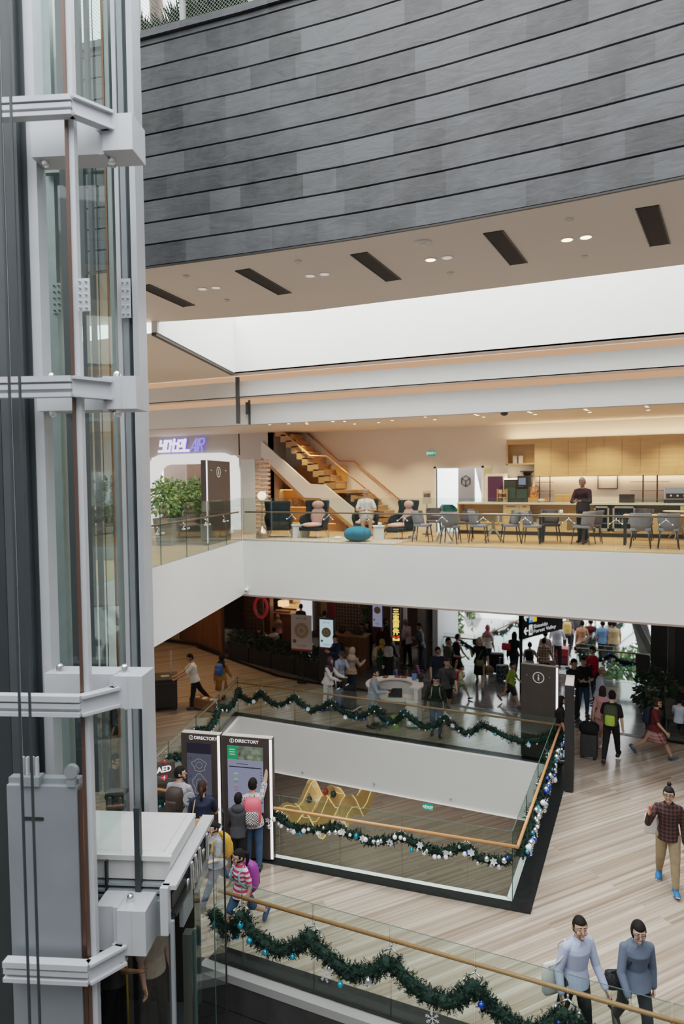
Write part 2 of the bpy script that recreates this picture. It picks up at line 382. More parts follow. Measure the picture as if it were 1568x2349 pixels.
for i, (px, py) in enumerate(((1300,549),(1343,543),(987,595),(1025,590),(711,632),(744,628),(464,662),(495,659))):
    p = onz(px, py, SZ)
    t = thing('downlight', 'recessed downlight in the cream soffit between the slot vents', 'downlight', (p.x,p.y,SZ-.002), group='soffit downlights')
    MB().lathe([(.095,0),(.095,-.009),(.073,-.009)], n=16).build('trim_ring', WHITE2, t)
    MB().lathe([(.073,-.011),(.015,-.011)], n=16).build('lens', WARM if i < 3 else emat('dim_lamp', (.9,.8,.68), .8), t)
for i, (px, py) in enumerate(((970,555),(684,598),(427,632),(520,687),(1304,502),(1338,587),(1032,625))):
    p = onz(px, py, SZ); r = .12 if i == 0 else .055
    t = thing('smoke_detector', 'small pale disc detector on the cream soffit', 'detector', (p.x,p.y,SZ-.001), group='detectors on the soffit')
    MB().lathe([(r,0),(r,-.02),(r*.7,-.035),(.01,-.035)], n=16).build('housing', CREAM, t)
    MB().lathe([(r*.3,-.035),(r*.3,-.045),(.005,-.045)], n=10).build('sensor', WHITE2, t)
# dark stone wall, laid in courses with open joints
RH = .3235
def stone_wall_mat():
    m = bpy.data.materials.new('grey_slate_blocks'); m.use_nodes = True; nt = m.node_tree; b = nt.nodes['Principled BSDF']; L = nt.links.new
    tc = nt.nodes.new('ShaderNodeTexCoord'); sp = nt.nodes.new('ShaderNodeSeparateXYZ'); cb = nt.nodes.new('ShaderNodeCombineXYZ')
    L(tc.outputs['Object'], sp.inputs[0]); L(sp.outputs['X'], cb.inputs['X']); sb = nt.nodes.new('ShaderNodeMath'); sb.operation = 'SUBTRACT'; sb.inputs[1].default_value = SZ % RH; L(sp.outputs['Z'], sb.inputs[0]); L(sb.outputs[0], cb.inputs['Y'])
    br = nt.nodes.new('ShaderNodeTexBrick'); br.inputs['Scale'].default_value = 1; br.inputs['Brick Width'].default_value = .7; br.inputs['Row Height'].default_value = RH
    br.inputs['Mortar Size'].default_value = 0; br.inputs['Color1'].default_value = (0,0,0,1); br.inputs['Color2'].default_value = (1,1,1,1); br.offset = .43; br.squash = .7; br.squash_frequency = 3
    L(cb.outputs[0], br.inputs['Vector'])
    nz = nt.nodes.new('ShaderNodeTexNoise'); nz.inputs['Scale'].default_value = 2.2; nz.inputs['Detail'].default_value = 7; nz.inputs['Roughness'].default_value = .62; L(tc.outputs['Object'], nz.inputs['Vector'])
    mp = nt.nodes.new('ShaderNodeMapping'); mp.inputs['Scale'].default_value = (1.2, 1.2, 3.6); mp.inputs['Rotation'].default_value = (0, .5, 0); L(tc.outputs['Object'], mp.inputs['Vector'])
    n2 = nt.nodes.new('ShaderNodeTexNoise'); n2.inputs['Scale'].default_value = 3; n2.inputs['Detail'].default_value = 6; n2.inputs['Distortion'].default_value = .8; L(mp.outputs[0], n2.inputs['Vector'])
    s = nt.nodes.new('ShaderNodeSeparateColor'); L(br.outputs['Color'], s.inputs[0])
    a = nt.nodes.new('ShaderNodeMath'); a.operation = 'MULTIPLY_ADD'; a.inputs[1].default_value = .46; L(s.outputs[0], a.inputs[0])
    c = nt.nodes.new('ShaderNodeMath'); c.operation = 'MULTIPLY_ADD'; c.inputs[1].default_value = .75; L(nz.outputs['Fac'], c.inputs[0])
    d = nt.nodes.new('ShaderNodeMath'); d.operation = 'MULTIPLY'; d.inputs[1].default_value = .42; L(n2.outputs['Fac'], d.inputs[0])
    L(d.outputs[0], c.inputs[2]); L(c.outputs[0], a.inputs[2])
    cr = nt.nodes.new('ShaderNodeValToRGB'); e = cr.color_ramp.elements; e[0].position = .5; e[0].color = (.010,.011,.0125,1); e[1].position = 1.05; e[1].color = (.066,.069,.075,1)
    L(a.outputs[0], cr.inputs['Fac']); L(cr.outputs['Color'], b.inputs['Base Color']); b.inputs['Roughness'].default_value = .5
    bp = nt.nodes.new('ShaderNodeBump'); bp.inputs['Strength'].default_value = .3; bp.inputs['Distance'].default_value = .015; L(n2.outputs['Fac'], bp.inputs['Height']); L(bp.outputs['Normal'], b.inputs['Normal'])
    return m
SLATEW = stone_wall_mat()
def wall_y(x):
    ks = [(-16,10.1),(-12.5,10.95),(-9.66,11.45),(-7.3,11.66),(-5.1,11.79),(-3.4,11.8),(-1.2,11.72),(.5,11.58),(3,11.2),(8,10.2),(12,9)]
    x /= Q
    for (a, ya), (b, yb) in zip(ks, ks[1:]):
        if a <= x <= b: return (ya + (yb-ya)*(x-a)/(b-a))*Q
    return 10.2*Q
WTOP = SZ + RH*10.3
xs = [-11.6+.35*i for i in range(57)]
m = MB(); z = SZ; prof = []
while z < WTOP-.05:
    z1 = min(z+RH, WTOP)
    prof += [(z,.03),(z+.013,.0),(z1-.013,.0),(z1-.0001,.03)]; z = z1
rings = [[Vector((x, wall_y(x)+dy, zz)) for zz, dy in prof] + [Vector((x, wall_y(x)+.5, WTOP)), Vector((x, wall_y(x)+.5, SZ))] for x in xs]
m.loft(rings); struct(m.build('wall_upper', SLATEW))
def strip(name, y0, y1, z0, z1, mat):
    m = MB(); m.loft([[Vector((x, wall_y(x)+y0, z0)), Vector((x, wall_y(x)+y0, z1)), Vector((x, wall_y(x)+y1, z1)), Vector((x, wall_y(x)+y1, z0))] for x in xs]); return struct(m.build(name, mat))
strip('trim_6', -.05, .25, WTOP, WTOP+.1, SLATEW)
strip('trim_7', -.006, .035, SZ-.02, SZ, BLACK)
flat('ceiling_soffit', [[(x, wall_y(x)+.02) for x in xs]+[(8,11.88),(-6,11.82),(-7.7,11.55),(-9.6,11.15),(-11.7,10.6)]], SZ-.003, CREAM)
# roof deck carried by the stone wall
m = MB(); m.prism([(-11.6,7.6),(-9.6,8.2),(-5,8.7),(2,8.6),(8,7.7),(8,11.88),(-6,11.82),(-7.7,11.55),(-9.6,11.15),(-11.6,10.6)], SZ+.02, WTOP+.02); struct(m.build('ceiling_deck', WHITE))
# lounge walls
def X(px, y, py=1100): return ony(px, py, y).x
WW = pm('lounge_wall_paint', (.78,.73,.67), .6)
d0, d1 = -6.22, -4.77
m = MB(); m.box((-11.8,21,L3Z),(d0,21.12,8.66)); m.box((d0,21,7.36),(d1,21.12,8.66)); m.box((d1,21,L3Z),(8,21.12,8.66)); struct(m.build('wall_back', WW))
m = MB(); m.box((d0-.08,20.97,L3Z),(d0,21.14,7.42)); m.box((d1,20.97,L3Z),(d1+.08,21.14,7.42)); m.box((d0-.08,20.97,7.36),(d1+.08,21.14,7.42)); struct(m.build('door_1', WHITE))
flat('floor_corridor', [[(-8,21),(-3,21),(-3,25),(-8,25)]], L3Z+.003, pm('pale_grey_floor', (.5,.5,.5), .3))
m = MB(); m.box((-8,24.6,L3Z),(-3,24.7,8)); struct(m.build('wall_corridor', pm('corridor_white_wall', (.85,.86,.88), .6)))
m = MB(); m.box((d0+.42,22.1,L3Z),(d0+.95,22.25,8)); struct(m.build('wall_pier', pm('taupe_pier', (.33,.29,.27), .6)))
m = MB(); m.bar((d1+.1,22.6,L3Z),(d1-.5,22.6,8),.5,.3); m.bar((d0+1.2,23.4,L3Z),(d0+1.75,23.4,8.2),.35,.3); struct(m.build('wall_brace', pm('slanted_grey_column', (.40,.41,.42), .5)))
t = thing('box_emblem', 'dark hexagonal box emblem on the taupe pier beyond the doorway', 'emblem', (d0+.68,22.09,6.95))
e = MB(); hx = [(math.cos(R(90+60*k))*.16, math.sin(R(90+60*k))*.18) for k in range(6)]
for k in range(6): e.bar((hx[k][0],0,hx[k][1]),(hx[(k+1)%6][0],0,hx[(k+1)%6][1]),.03,.02)
for k in (1,3,5): e.bar((0,0,0),(hx[k][0],0,hx[k][1]),.03,.02)
e.build('outline', BLACK, t)
# hotel front with its opening
HW = pm('hotel_panel_grey', (.55,.51,.48), .5, noise=.02, scale=.4)
ax0, ax1 = X(341,20), X(551,20); az = 8.02
m = MB(); m.box((-26,20,L3Z),(ax0+.05,20.15,8.66)); m.box((ax0,20,az-.1),(ax1,20.15,8.66)); m.box((ax1-.05,20,L3Z),(-11.66,20.15,8.66))
m.box((-11.8,20.0,L3Z),(-11.66,21.1,8.66)); struct(m.build('wall_hotel', HW))
m = MB(); m.box((ax0-1,22.4,L3Z),(ax1+1,22.5,8.66)); struct(m.build('wall_lobby', pm('brown_lobby_wall', (.14,.075,.05), .45, noise=.1)))
m = MB(); m.box((ax0+.2,20.6,L3Z),(ax0+1.2,20.7,8.3)); struct(m.build('wall_lobby_screen', pm('blush_panel', (.62,.50,.44), .5)))
def rrect(x0, x1, z0, z1, r, n=8):
    pts = [(x0,z0)]
    for k in range(n+1):
        a = R(180-90*k/n); pts.append((x0+r+r*math.cos(a), z1-r+r*math.sin(a)))
    for k in range(n+1):
        a = R(90-90*k/n); pts.append((x1-r+r*math.cos(a), z1-r+r*math.sin(a)))
    return pts + [(x1,z0)]
t = thing('portal_frame', 'glowing white rounded portal frame around the hotel entrance', 'doorway', ((ax0+ax1)/2,19.9,L3Z))
oo, ii = rrect(ax0,ax1,L3Z,az,.75), rrect(ax0+.33,ax1-.33,L3Z,az-.36,.48)
m = MB(); n = len(oo)
for y0, y1 in ((19.86,20.3),):
    vs = [(x,y0,z) for x,z in oo]+[(x,y0,z) for x,z in ii]+[(x,y1,z) for x,z in oo]+[(x,y1,z) for x,z in ii]
    fs = []
    for i in range(n-1): fs += [(i,i+1,n+i+1,n+i),(2*n+i,3*n+i,3*n+i+1,2*n+i+1),(n+i,n+i+1,3*n+i+1,3*n+i),(i,2*n+i,2*n+i+1,i+1)]
    m.add(vs, fs)
m.build('frame', emat('lit_white_acrylic', (1,.97,.94), 1.25), t, world=True)
# illuminated hotel lettering
GLOWP = emat('violet_halo', (.16,.12,.85), 1.3); GLOWW = emat('white_letter', (1,.97,1), 1.6)
ctr = ony(420,1021,19.93); sc_ = (ony(466,1021,19.93)-ony(376,1021,19.93)).length
t = thing('hotel_sign', 'white and violet illuminated hotel sign above the rounded portal', 'sign', (ctr.x,19.93,ctr.z-.2))
YO = [[(0,1),(0,.58),(.5,.58)],[(.5,1),(.5,0),(-.05,0)]], [[(0,.1),(0,1),(.5,1),(.5,0),(0,0)]], [[(.18,1.1),(.18,0),(.5,0)],[(0,.72),(.52,.72)]], [[(0,.46),(.5,.46),(.5,1),(0,1),(0,0),(.5,0)]], [[(.05,1.05),(.05,0),(.62,0)]]
AI = [[(0,-.12),(.5,1.12),(.62,-.12)],[(.2,.25),(.58,.25)]], [[(0,-.12),(0,1.12)]], [[(0,-.12),(0,1.12),(.42,1.12),(.55,.85),(.45,.6),(0,.55)],[(.2,.55),(.55,-.12)]]
for nm, mt, dy, ww, wa in (('halo',GLOWP,.03,.34,.16),('letters',GLOWW,-.02,.25,.0)):
    m = MB(); ox = 0
    for L_ in YO: strokes(m, L_, ww, .02, .36, .2, ox); ox += .74
    if wa:
        ox += .05
        for L_, adv in zip(AI, (.78,.2,.6)): strokes(m, L_, wa, .02, .36, .25, ox); ox += adv
    m.build(nm, mt, t, loc=(-1.05,dy,.0))
m = MB(); ox = .74*5+.05
for L_, adv in zip(AI, (.78,.2,.6)): strokes(m, L_, .1, .02, .36, .25, ox); ox += adv
m.build('letters', emat('violet_letter', (.40,.40,1), 1.0), t, loc=(-1.05,-.02,.0))
# walls and ceilings that close the level below
WOODW = wood_mat('ribbed_walnut', (.13,.06,.025), (.22,.11,.045), 2, 2.5, .4)
m = MB()
pts = [(-26,24.5),(-19.1,24.4),(-17.55,23.75),(-15.7,22.75)]
for (a, b), (c, d) in zip(pts[1:], pts[2:]):
    nrib = int(math.hypot(c-a,d-b)/.14); dv = Vector((c-a,d-b,0)).normalized()
    m.prism([(a,b),(c,d),(c,d+.2),(a,b+.2)], 0, L3B)
    for i in range(nrib):
        p = Vector((a,b,0)) + dv*(.14*i+.07); m.bar(p+Vector((0,0,.1)), p+Vector((0,0,L3B)), .09, .05, upv=(-dv.y,dv.x,0))
struct(m.build('wall_walnut', WOODW))
m = MB(); m.prism([(-26,24.5),(-19.1,24.4),(-19.1,24.6),(-26,24.7)], 0, L3B); struct(m.build('wall_concourse', pm('amber_wall', (.42,.30,.19), .5)))
m = MB(); m.prism([(-26,24.46),(-17.55,23.7),(-15.7,22.7),(-15.65,22.6),(-17.6,23.6),(-26,24.36)], 0, .12); struct(m.build('baseboard_left', BLACK))
m = MB(); m.box((-26,2,0),(-25.8,34,L3B)); struct(m.build('wall_left', WOODW))
m = MB(); m.box((-26,27,0),(-8.3,27.2,L3B)); struct(m.build('wall_restaurant', pm('dark_brown_wall', (.045,.025,.017), .5)))
m = MB(); m.box((7.9,16,-5.4),(8,27,12)); struct(m.build('wall_right', pm('dim_right_wall', (.12,.11,.1), .6)))
m = MB(); m.box((-7.85,24.0,0),(-7.55,27,L3B)); struct(m.build('wall_jamb', pm('taupe_jamb', (.32,.27,.235), .5)))
m = MB(); m.box((-7.3,24.1,0),(-7.1,27,L3B)); struct(m.build('wall_jamb_pale', pm('pale_jamb', (.62,.62,.63), .5)))
m = MB(); m.box((.05,23.6,0),(8,23.75,L3B)); m.box((-.02,20.6,0),(.1,23.75,L3B)) if False else None; struct(m.build('wall_shop', pm('near_black_shopfront', (.018,.015,.014), .5)))
# unseen walls behind and beside the camera, added to block sideways light
m = MB(); m.box((-26,-9.2,-5.4),(8,-9,16)); m.box((-26.2,-9,-5.4),(-26,8,16)); m.box((8,-9,-5.4),(8.2,16,16)); struct(m.build('wall_light_block', pm('light_block_grey', (.20,.205,.21), .6)))
# outside terrain
flat('ground_outside', [[(-90,25.4),(60,25.4),(60,140),(-90,140)]], -7.5, pm('pale_paving_outside', (.72,.74,.74), .8, noise=.12, scale=.15))
# ------------------------------------------------------------------ the glass lift
LA = R(20); RM = Matrix.Rotation(LA, 4, 'Z'); RI = RM.inverted()
def EV(px, py, v):
    r = RI @ ray(px, py); t = v/r.y; return (r.x*t, EYE.z + r.z*t)
def U(px, v, py=1104): return EV(px, py, v)[0]
def uw(u, v, z=0): return RM @ Vector((u, v, z))
ZB, ZT = L1Z, 19.0
base = uw(-3.2, 8.0, L1Z)
lift = thing('lift_shaft', 'tall steel and glass lift shaft frame with pale ring beams and dark guide rails', 'lift shaft', base, LA)
def col(name, px0, px1, v, dep, mat, z0=ZB, z1=ZT, parent=None):
    return MB().box((U(px0,v),v,z0),(U(px1,v),v+dep,z1),RM).build(name, mat, parent or lift, world=True)
col('column', -70, 6, 7.6, .3, DSTEEL); col('column', 8, 30, 7.35, .3, DSTEEL2); col('column', 30, 33, 7.33, .02, STEEL2)
col('column', 34, 62, 7.3, .22, DSTEEL); col('column', 62, 82, 7.4, .3, DSTEEL)
col('column', 82, 105, 7.42, .2, STEEL)
col('column', 116, 143, 9.25, .25, pm('green_grey_steel', (.20,.245,.24), .42, .3, noise=.08)); col('column', 156, 175, 8.95, .2, DSTEEL)
BROWNR = pm('oiled_brown_rail', (.10,.055,.04), .35, .5)
col('guide_rail', 170, 177, 7.0, .03, BROWNR); col('guide_rail', 177, 191, 7.02, .08, STEEL)
col('guide_rail', 199, 209, 9.0, .08, DSTEEL2, 2.7); col('guide_rail', 219, 227, 9.0, .08, DSTEEL2, 2.7)
col('guide_rail', 257, 261, 9.05, .04, pm('copper_brown_rail', (.28,.12,.06), .35, .5), 2.7); col('column', 263, 273, 8.95, .12, pm('green_grey_steel', (1,1,1)))
col('column', 279, 288, 8.9, .1, STEEL); col('column', 292, 304, 8.9, .1, STEEL2); col('column', 304, 313, 8.95, .2, DSTEEL2); col('column', 313, 326, 8.85, .3, STEEL)
col('guide_rail', 216, 221, 7.58, .05, BLACK, 1.7, 2.55); col('guide_rail', 287, 300, 7.57, .08, DSTEEL, 1.55, 3.2)
# bolted splice plates
for px, v, rows in ((120,9.24,((650,720))),(277,8.84,((640,730))),(178,6.98,((640,715)))):
    m = MB(); u0, zt = EV(px, rows[0], v); _, zb = EV(px, rows[1], v); w = .13
    m.box((u0,v-.015,zb),(u0+w,v,zt),RM)
    for i in range(5):
        for s in (.25,.75): m.cap(uw(u0+w*s,v-.02,zb+(zt-zb)*(i+.5)/5), uw(u0+w*s,v-.05,zb+(zt-zb)*(i+.5)/5), .014, .01, 6)
    m.build('splice_plate', STEEL if v < 9 else _mats['green_grey_steel'], lift, world=True)
# ring beams
for (yt, yb, bt, bb, bx0, bx1) in ((220,266,258,342,62,303),(863,911,862,937,76,312),(1596,1643,1552,1626,95,326),(2209,2255,2092,2194,215,334)):
    v = 6.88; _, z1 = EV(100, yt, v); _, z0 = EV(100, yb, v); h = z1-z0
    uL, uR = U(-30, v), EV(163 if yt < 1500 else 183 if yt < 2000 else 201, yt, v)[0]
    m = MB()
    m.box((uL,v+.03,z0),(uR,v+.09,z1),RM); m.box((uL,v-.02,z1-h*.28),(uR,v+.03,z1),RM); m.box((uL,v-.01,z0+h*.38),(uR,v+.03,z0+h*.62),RM); m.box((uL,v-.02,z0),(uR,v+.03,z0+h*.2),RM)
    rb = m.build('ring_beam', STEEL, lift, world=True)
    vb = 7.22; _, Z1 = EV(bx1, bt, vb); _, Z0 = EV(bx1, bb, vb)
    b0, b1 = EV(bx0, (bt+bb)/2, vb)[0], EV(bx1, (bt+bb)/2, vb)[0]
    m = MB(); st = b1 - .33; m.box((b0,vb+.07,Z0),(st-.06,vb+.38,Z1),RM)
    m.box((st,vb,Z0),(b1,vb+.38,Z1),RM); m.box((st-.06,vb+.04,Z0-.02),(st,vb+.36,Z1+.01),RM)
    m.box((b1-.165,vb-.004,Z0),(b1-.16,vb,Z1),RM)
    m.build('box_beam', STEEL, rb, world=True)
    # channel arm from the beam end to the box
    a, b, c = uw(uR-.01,v+.03,0), uw(uR+.26,7.24,0), uw(st-.05,7.27,0)
    m = MB()
    for p, q in ((a,b),(b,c)):
        zc = (z0+z1)/2; zd = (Z0+Z1)/2; A = lambda P, z: Vector((P.x,P.y,z))
        za = zc if p is a else zc*.5+zd*.5 if False else zc; ze = zc
        m.bar(A(p,zc),A(q,zc),.025,h*.96); m.bar(A(p,z1-.015),A(q,z1-.015),.12,.03); m.bar(A(p,z0+.015),A(q,z0+.015),.12,.03)
    m.build('arm', STEEL, rb, world=True)
    for px in (125, 275):
        u_, _ = EV(px, 1104, 7.4); m = MB(); m.cap(uw(u_,7.4,Z0-.03),uw(u_,7.4,Z1+.05),.045,.04,10)
        m.build('roller', CHROME, rb, smooth=True, world=True)
for px in (27, 51):
    v = 6.55; u_ = U(px, v); MB().box((u_-.011,v,ZB),(u_+.011,v+.02,ZT),RM).build('cable', DSTEEL, lift, world=True)
for px, v in ((147,9.4),(151,9.4),(238,9.1)):
    u_ = U(px, v); MB().tube([uw(u_,v,2.6 if v < 9.3 else ZB), uw(u_,v,ZT)], .007, 6).build('cable', BLACK, lift, world=True)
# rear cross rail under the first ring, and panes
u0, z0 = EV(94, 385, 9.1); u1, _ = EV(262, 385, 9.1); MB().box((u0,9.1,z0-.07),(u1,9.2,z0+.07),RM).build('cross_rail', pm('green_grey_steel', (1,1,1)), lift, world=True)
for px0, px1, v in ((104,258,7.66),(104,300,9.3)):
    m = MB(); m.quad(uw(U(px0,v),v,ZB),uw(U(px1,v),v,ZB),uw(U(px1,v),v,ZT),uw(U(px0,v),v,ZT)); m.build('glass_panel', SGLASS, lift, world=True)
su = -2.375
for (v0, v1, z1) in ((7.62,8.47,2.2),(8.47,9.03,2.45)):
    m = MB(); m.quad(uw(su,v0,ZB),uw(su,v1,ZB),uw(su,v1,z1),uw(su,v0,z1)); m.build('glass_panel', SGLASS, lift, world=True)
for px in (208,): 
    v = 7.7; m = MB(); u_ = U(px, v); m.quad(uw(u_,v,2.7),uw(u_,v+.8,2.7),uw(u_,v+.8,ZT),uw(u_,v,ZT)); m.build('glass_panel', SGLASS, lift, world=True)
for v, w, mt, z1 in ((9.03,.022,BLACK,2.45),(8.47,.012,GEDGE,2.2),(7.62,.03,GEDGE,1.75)): MB().box((su-w/2,v-w/2,ZB),(su+w/2,v+w/2,z1),RM).build('glass_edge', mt, lift, world=True)
u_, _ = EV(396, 2150, 7.3); MB().box((u_-.02,7.28,ZB),(u_+.02,7.32,2.05),RM).build('column', STEEL2, lift, world=True)
MB().box((su-.11,7.5,ZB),(su-.01,7.62,1.75),RM).build('column', pm('dark_door_jamb', (.02,.025,.02), .3), lift, world=True)
# ---- the car, waiting at the concourse level
c0, c1, v0, v1, ct = -4.08, -2.66, 7.64, 8.68, 2.6
car = thing('lift_car', 'pale grey lift car stopped at the concourse with door gear on its side', 'lift', uw(-3.3,8.1,0), LA)
m = MB(); m.box((c0,v0,ct-.05),(c1,v1,ct),RM); m.box((c0,v0+.02,ct-.3),(c1-.01,v1,ct-.05),RM)
m.box((c0,v0-.02,ct-.055),(c1+.02,v0+.02,ct+.004),RM); m.box((c1-.12,v0+.1,ct),(c1-.1,v1-.05,ct+.012),RM); m.box((c0,v0+.1,ct),(c1-.12,v0+.104,ct+.003),RM)
m.build('roof', pm('pale_car_roof', (.60,.60,.59), .45, .1, noise=.05, scale=4), car, world=True)
m = MB()
for k, (z, d) in enumerate(((ct-.33,.03),(ct-.40,.05),(ct-.47,.04))): m.box((c0,v0-d,z-.03),(c1-.02,v0+.1,z),RM)
m.box((c0,v0-.02,ct-.75),(c1-.25,v0+.05,ct-.48),RM); m.box((c1-.38,v0-.08,ct-.92),(c1-.02,v0+.1,ct-.5),RM)
m.build('front_ledge', STEEL2, car, world=True)
hz = 2.42; hu = -2.58
m = MB(); m.box((hu-.08,7.36,hz-.05),(hu+.08,9.0,hz),RM); m.box((hu-.07,7.36,hz-.42),(hu-.03,9.0,hz-.05),RM); m.box((hu-.09,7.3,hz-.55),(hu-.0,7.4,hz),RM)
hd = m.build('door_header', STEEL, car, world=True)
m = MB(); m.box((hu-.03,7.45,hz-.34),(hu+.0,8.95,hz-.16),RM); m.box((hu-.02,7.45,hz-.42),(hu+.05,8.95,hz-.38),RM); m.build('door_track', BLACK, hd, world=True)
for v in (8.02,8.18,8.35,8.7):
    m = MB(); m.cap(uw(hu+.05,v,hz-.42),uw(hu+.05,v,hz-.12),.04,.035,12); m.box((hu-.0,v-.05,hz-.5),(hu+.02,v+.05,hz-.3),RM); m.build('door_operator', CHROME, hd, smooth=True, world=True)
m = MB(); m.box((hu-.02,7.75,hz-.75),(hu+.03,8.15,hz-.42),RM); m.box((hu-.02,8.35,hz-.7),(hu+.03,8.85,hz-.42),RM); m.build('door_hanger', STEEL2, hd, world=True)
m = MB(); m.box((c0,v0,-.12),(c1,v1,0),RM); m.build('floor_pan', DSTEEL, car, world=True)
for q in ((c0,v0),(c1,v0),(c0,v1),(c1,v1)): MB().box((q[0]-.03,q[1]-.03,0),(q[0]+.03,q[1]+.03,ct-.3),RM).build('corner_post', DSTEEL2, car, world=True)
m = MB(); m.quad(uw(c0,v0,0),uw(c1,v0,0),uw(c1,v0,ct-.5),uw(c0,v0,ct-.5)); m.build('glass_wall', pm_g := glass_mat('smoked_car_glass', (.78,.80,.78), ior=1.4), car, world=True)
m = MB(); m.box((c0,v1-.02,0),(c1,v1,ct-.3),RM); m.box((c0,v0,0),(c0+.02,v1,ct-.3),RM); m.build('rear_wall', pm('dark_car_panel', (.012,.011,.01), .4), car, world=True)
m = MB(); ux, zz = EV(292, 2300, 8.0); m.tube([uw(ux-.12,7.95,.9),uw(ux-.12,7.95,1.13),uw(ux-.08,7.95,1.15),uw(ux+.02,7.95,1.13),uw(ux+.03,7.95,.2)], .015, 8); m.build('yellow_grab_rail', pm('yellow_enamel', (.55,.36,.03), .4), car, smooth=True, world=True)
u_, z_ = EV(268, 1840, 8.75)
m = MB(); m.box((u_-.11,8.72,ct),(u_+.11,8.8,ct+.1),RM); m.box((u_-.09,8.74,ct+.1),(u_+.09,8.78,ct+.18),RM); m.cap(uw(u_-.07,8.7,ct+.08),uw(u_-.07,8.7,ct+.16),.03,.03); m.cap(uw(u_+.07,8.7,ct+.08),uw(u_+.07,8.7,ct+.16),.03,.03)
m.box((u_-.13,8.7,ct+.2),(u_+.13,8.84,ct+.24),RM); m.build('guide_shoe', BLACK, car, world=True)
# ---- counterweight
cv = 7.06; cu0, cz = EV(14, 1800, cv); cu1, _ = EV(176, 1800, cv)
cw = thing('counterweight', 'big blue grey steel counterweight box behind the ropes', 'counterweight', uw((cu0+cu1)/2,cv,-1.2), LA)
CWM = pm('counterweight_steel', (.20,.225,.25), .42, .2, noise=.08, scale=1.5)
MB().box((cu0,cv,-1.2),(cu1,cv+.2,cz),RM).build('casing', CWM, cw, world=True, bevel=.01)
_, sz = EV(76, 1878, cv-.002)
for dz in (0, -1.72): MB().rbox((-.12,-.02,-.004),(.12,.02,.004),.018,RM @ Matrix.Translation((EV(77,1878,cv)[0],cv-.003,sz+dz)) @ Matrix.Rotation(R(90),4,'X')).build('hand_slot', BLACK, cw, world=True)
m = MB(); m.box((cu1,cv+.02,-1.2),(cu1+.05,cv+.2,cz-.05),RM); m.build('edge_channel', BROWNR, cw, world=True)
m = MB(); m.box((cu0,cv+.05,cz),(cu1,cv+.15,cz+.06),RM); m.box((EV(48,1790,cv)[0],cv-.03,cz),(EV(92,1790,cv)[0],cv+.1,cz+.1),RM); m.build('top_plate', STEEL2, cw, world=True)
m = MB()
for px in (52, 62, 74, 84): m.box((EV(px,1750,cv+.03)[0]-.012,cv+.02,cz+.1),(EV(px,1750,cv+.03)[0]+.012,cv+.06,cz+.3),RM)
m.build('rope_hitch', STEEL, cw, world=True)
pu, pz = EV(166, 1760, cv+.02)
m = MB(); m.lathe([(.02,-.03),(.075,-.03),(.075,.03),(.02,.03)], n=18, M=Matrix.Translation(uw(pu,cv,cz+.17)) @ RM @ Matrix.Rotation(R(90),4,'X')); m.box((pu-.05,cv-.02,cz),(pu+.04,cv+.03,cz+.14),RM); m.build('guide_roller', STEEL2, cw, smooth=False, world=True)

# ------------------------------------------------------------------ glass balustrades
def balustrade(label, pts, z, gh, ga, rail_h, rail_off, glass=GLASS, joints=None, group=None, brackets=True, railmat=RAILWOOD, z_low=0.0, rr=.028, ext=0.0):
    """pts: line of the glass in plan (left-hand side of travel is the walkway); joints: lists of arc positions per span"""
    c = Vector(pts[0]); t = thing('glass_balustrade', label, 'balustrade', (c.x, c.y, z), group=group)
    for si, (a, b) in enumerate(zip(pts, pts[1:])):
        a, b = Vector((*a,0)), Vector((*b,0)); L = (b-a).length; d = (b-a)/L; n = Vector((-d.y,d.x,0))
        js = joints[si] if joints else [L*i/round(L/1.5) for i in range(round(L/1.5)+1)]
        for s0, s1 in zip(js, js[1:]):
            p, q = a+d*(s0+.008)+Vector((0,0,z+z_low)), a+d*(s1-.008)+Vector((0,0,z+z_low)); h = Vector((0,0,gh-z_low)); th = n*.007
            m = MB(); m.cur = 0; m.quad(p-th,q-th,q-th+h,p-th+h); m.quad(q+th,p+th,p+th+h,q+th+h)
            m.cur = 1; m.quad(p-th,p-th+h,p+th+h,p+th); m.quad(q-th,q+th,q+th+h,q-th+h); m.quad(p-th+h,q-th+h,q+th+h,p+th+h)
            m.build('glass_panel', [glass, GEDGE], t, world=True)
        MB().bar(a+Vector((0,0,z+z_low-.02)),b+Vector((0,0,z+z_low-.02)),.05,.05).build('base_channel', STEEL2 if z_low >= 0 else BLACK, t, world=True)
        if rail_h:
            ra, rb_ = a+n*rail_off+Vector((0,0,z+rail_h)), b+n*rail_off+Vector((0,0,z+rail_h))
            ra, rb_ = ra - d*ext, rb_ + d*ext
            MB().tube([ra,rb_], rr, 10).build('handrail', railmat, t, smooth=True, world=True)
            if brackets:
                for s in js[1:-1]:
                    p = a+d*s+Vector((0,0,z+rail_h-.07)); m = MB()
                    m.tube([p+n*(rail_off-.005)+Vector((0,0,.05)), p+n*.03], .011, 6)
                    for e in (-1,1):
                        m.tube([p+n*.03, p+n*.03+d*(e*.13)-Vector((0,0,.1))], .011, 6); m.cap(p+d*(e*.13)-Vector((0,0,.1))-n*.012, p+d*(e*.13)-Vector((0,0,.1))+n*.035, .02, .02, 8)
                    m.build('bracket', CHROME, t, smooth=True, world=True)
    return t
FW = 8.02
jf = [0, .02] and [onz(px, 2200, 1.0).x for px in ()]
def xs_at(pxs, z, y):   # joints read on a level line at depth y
    out = []
    for px, py in pxs: out.append(ony(px, py, y).x)
    return out
fj = [-5.72] + xs_at(((555,2080),(718,2122),(895,2170),(1088,2225),(1301,2290),(1540,2360)), 1.0, FW) + [2.1, 3.8]
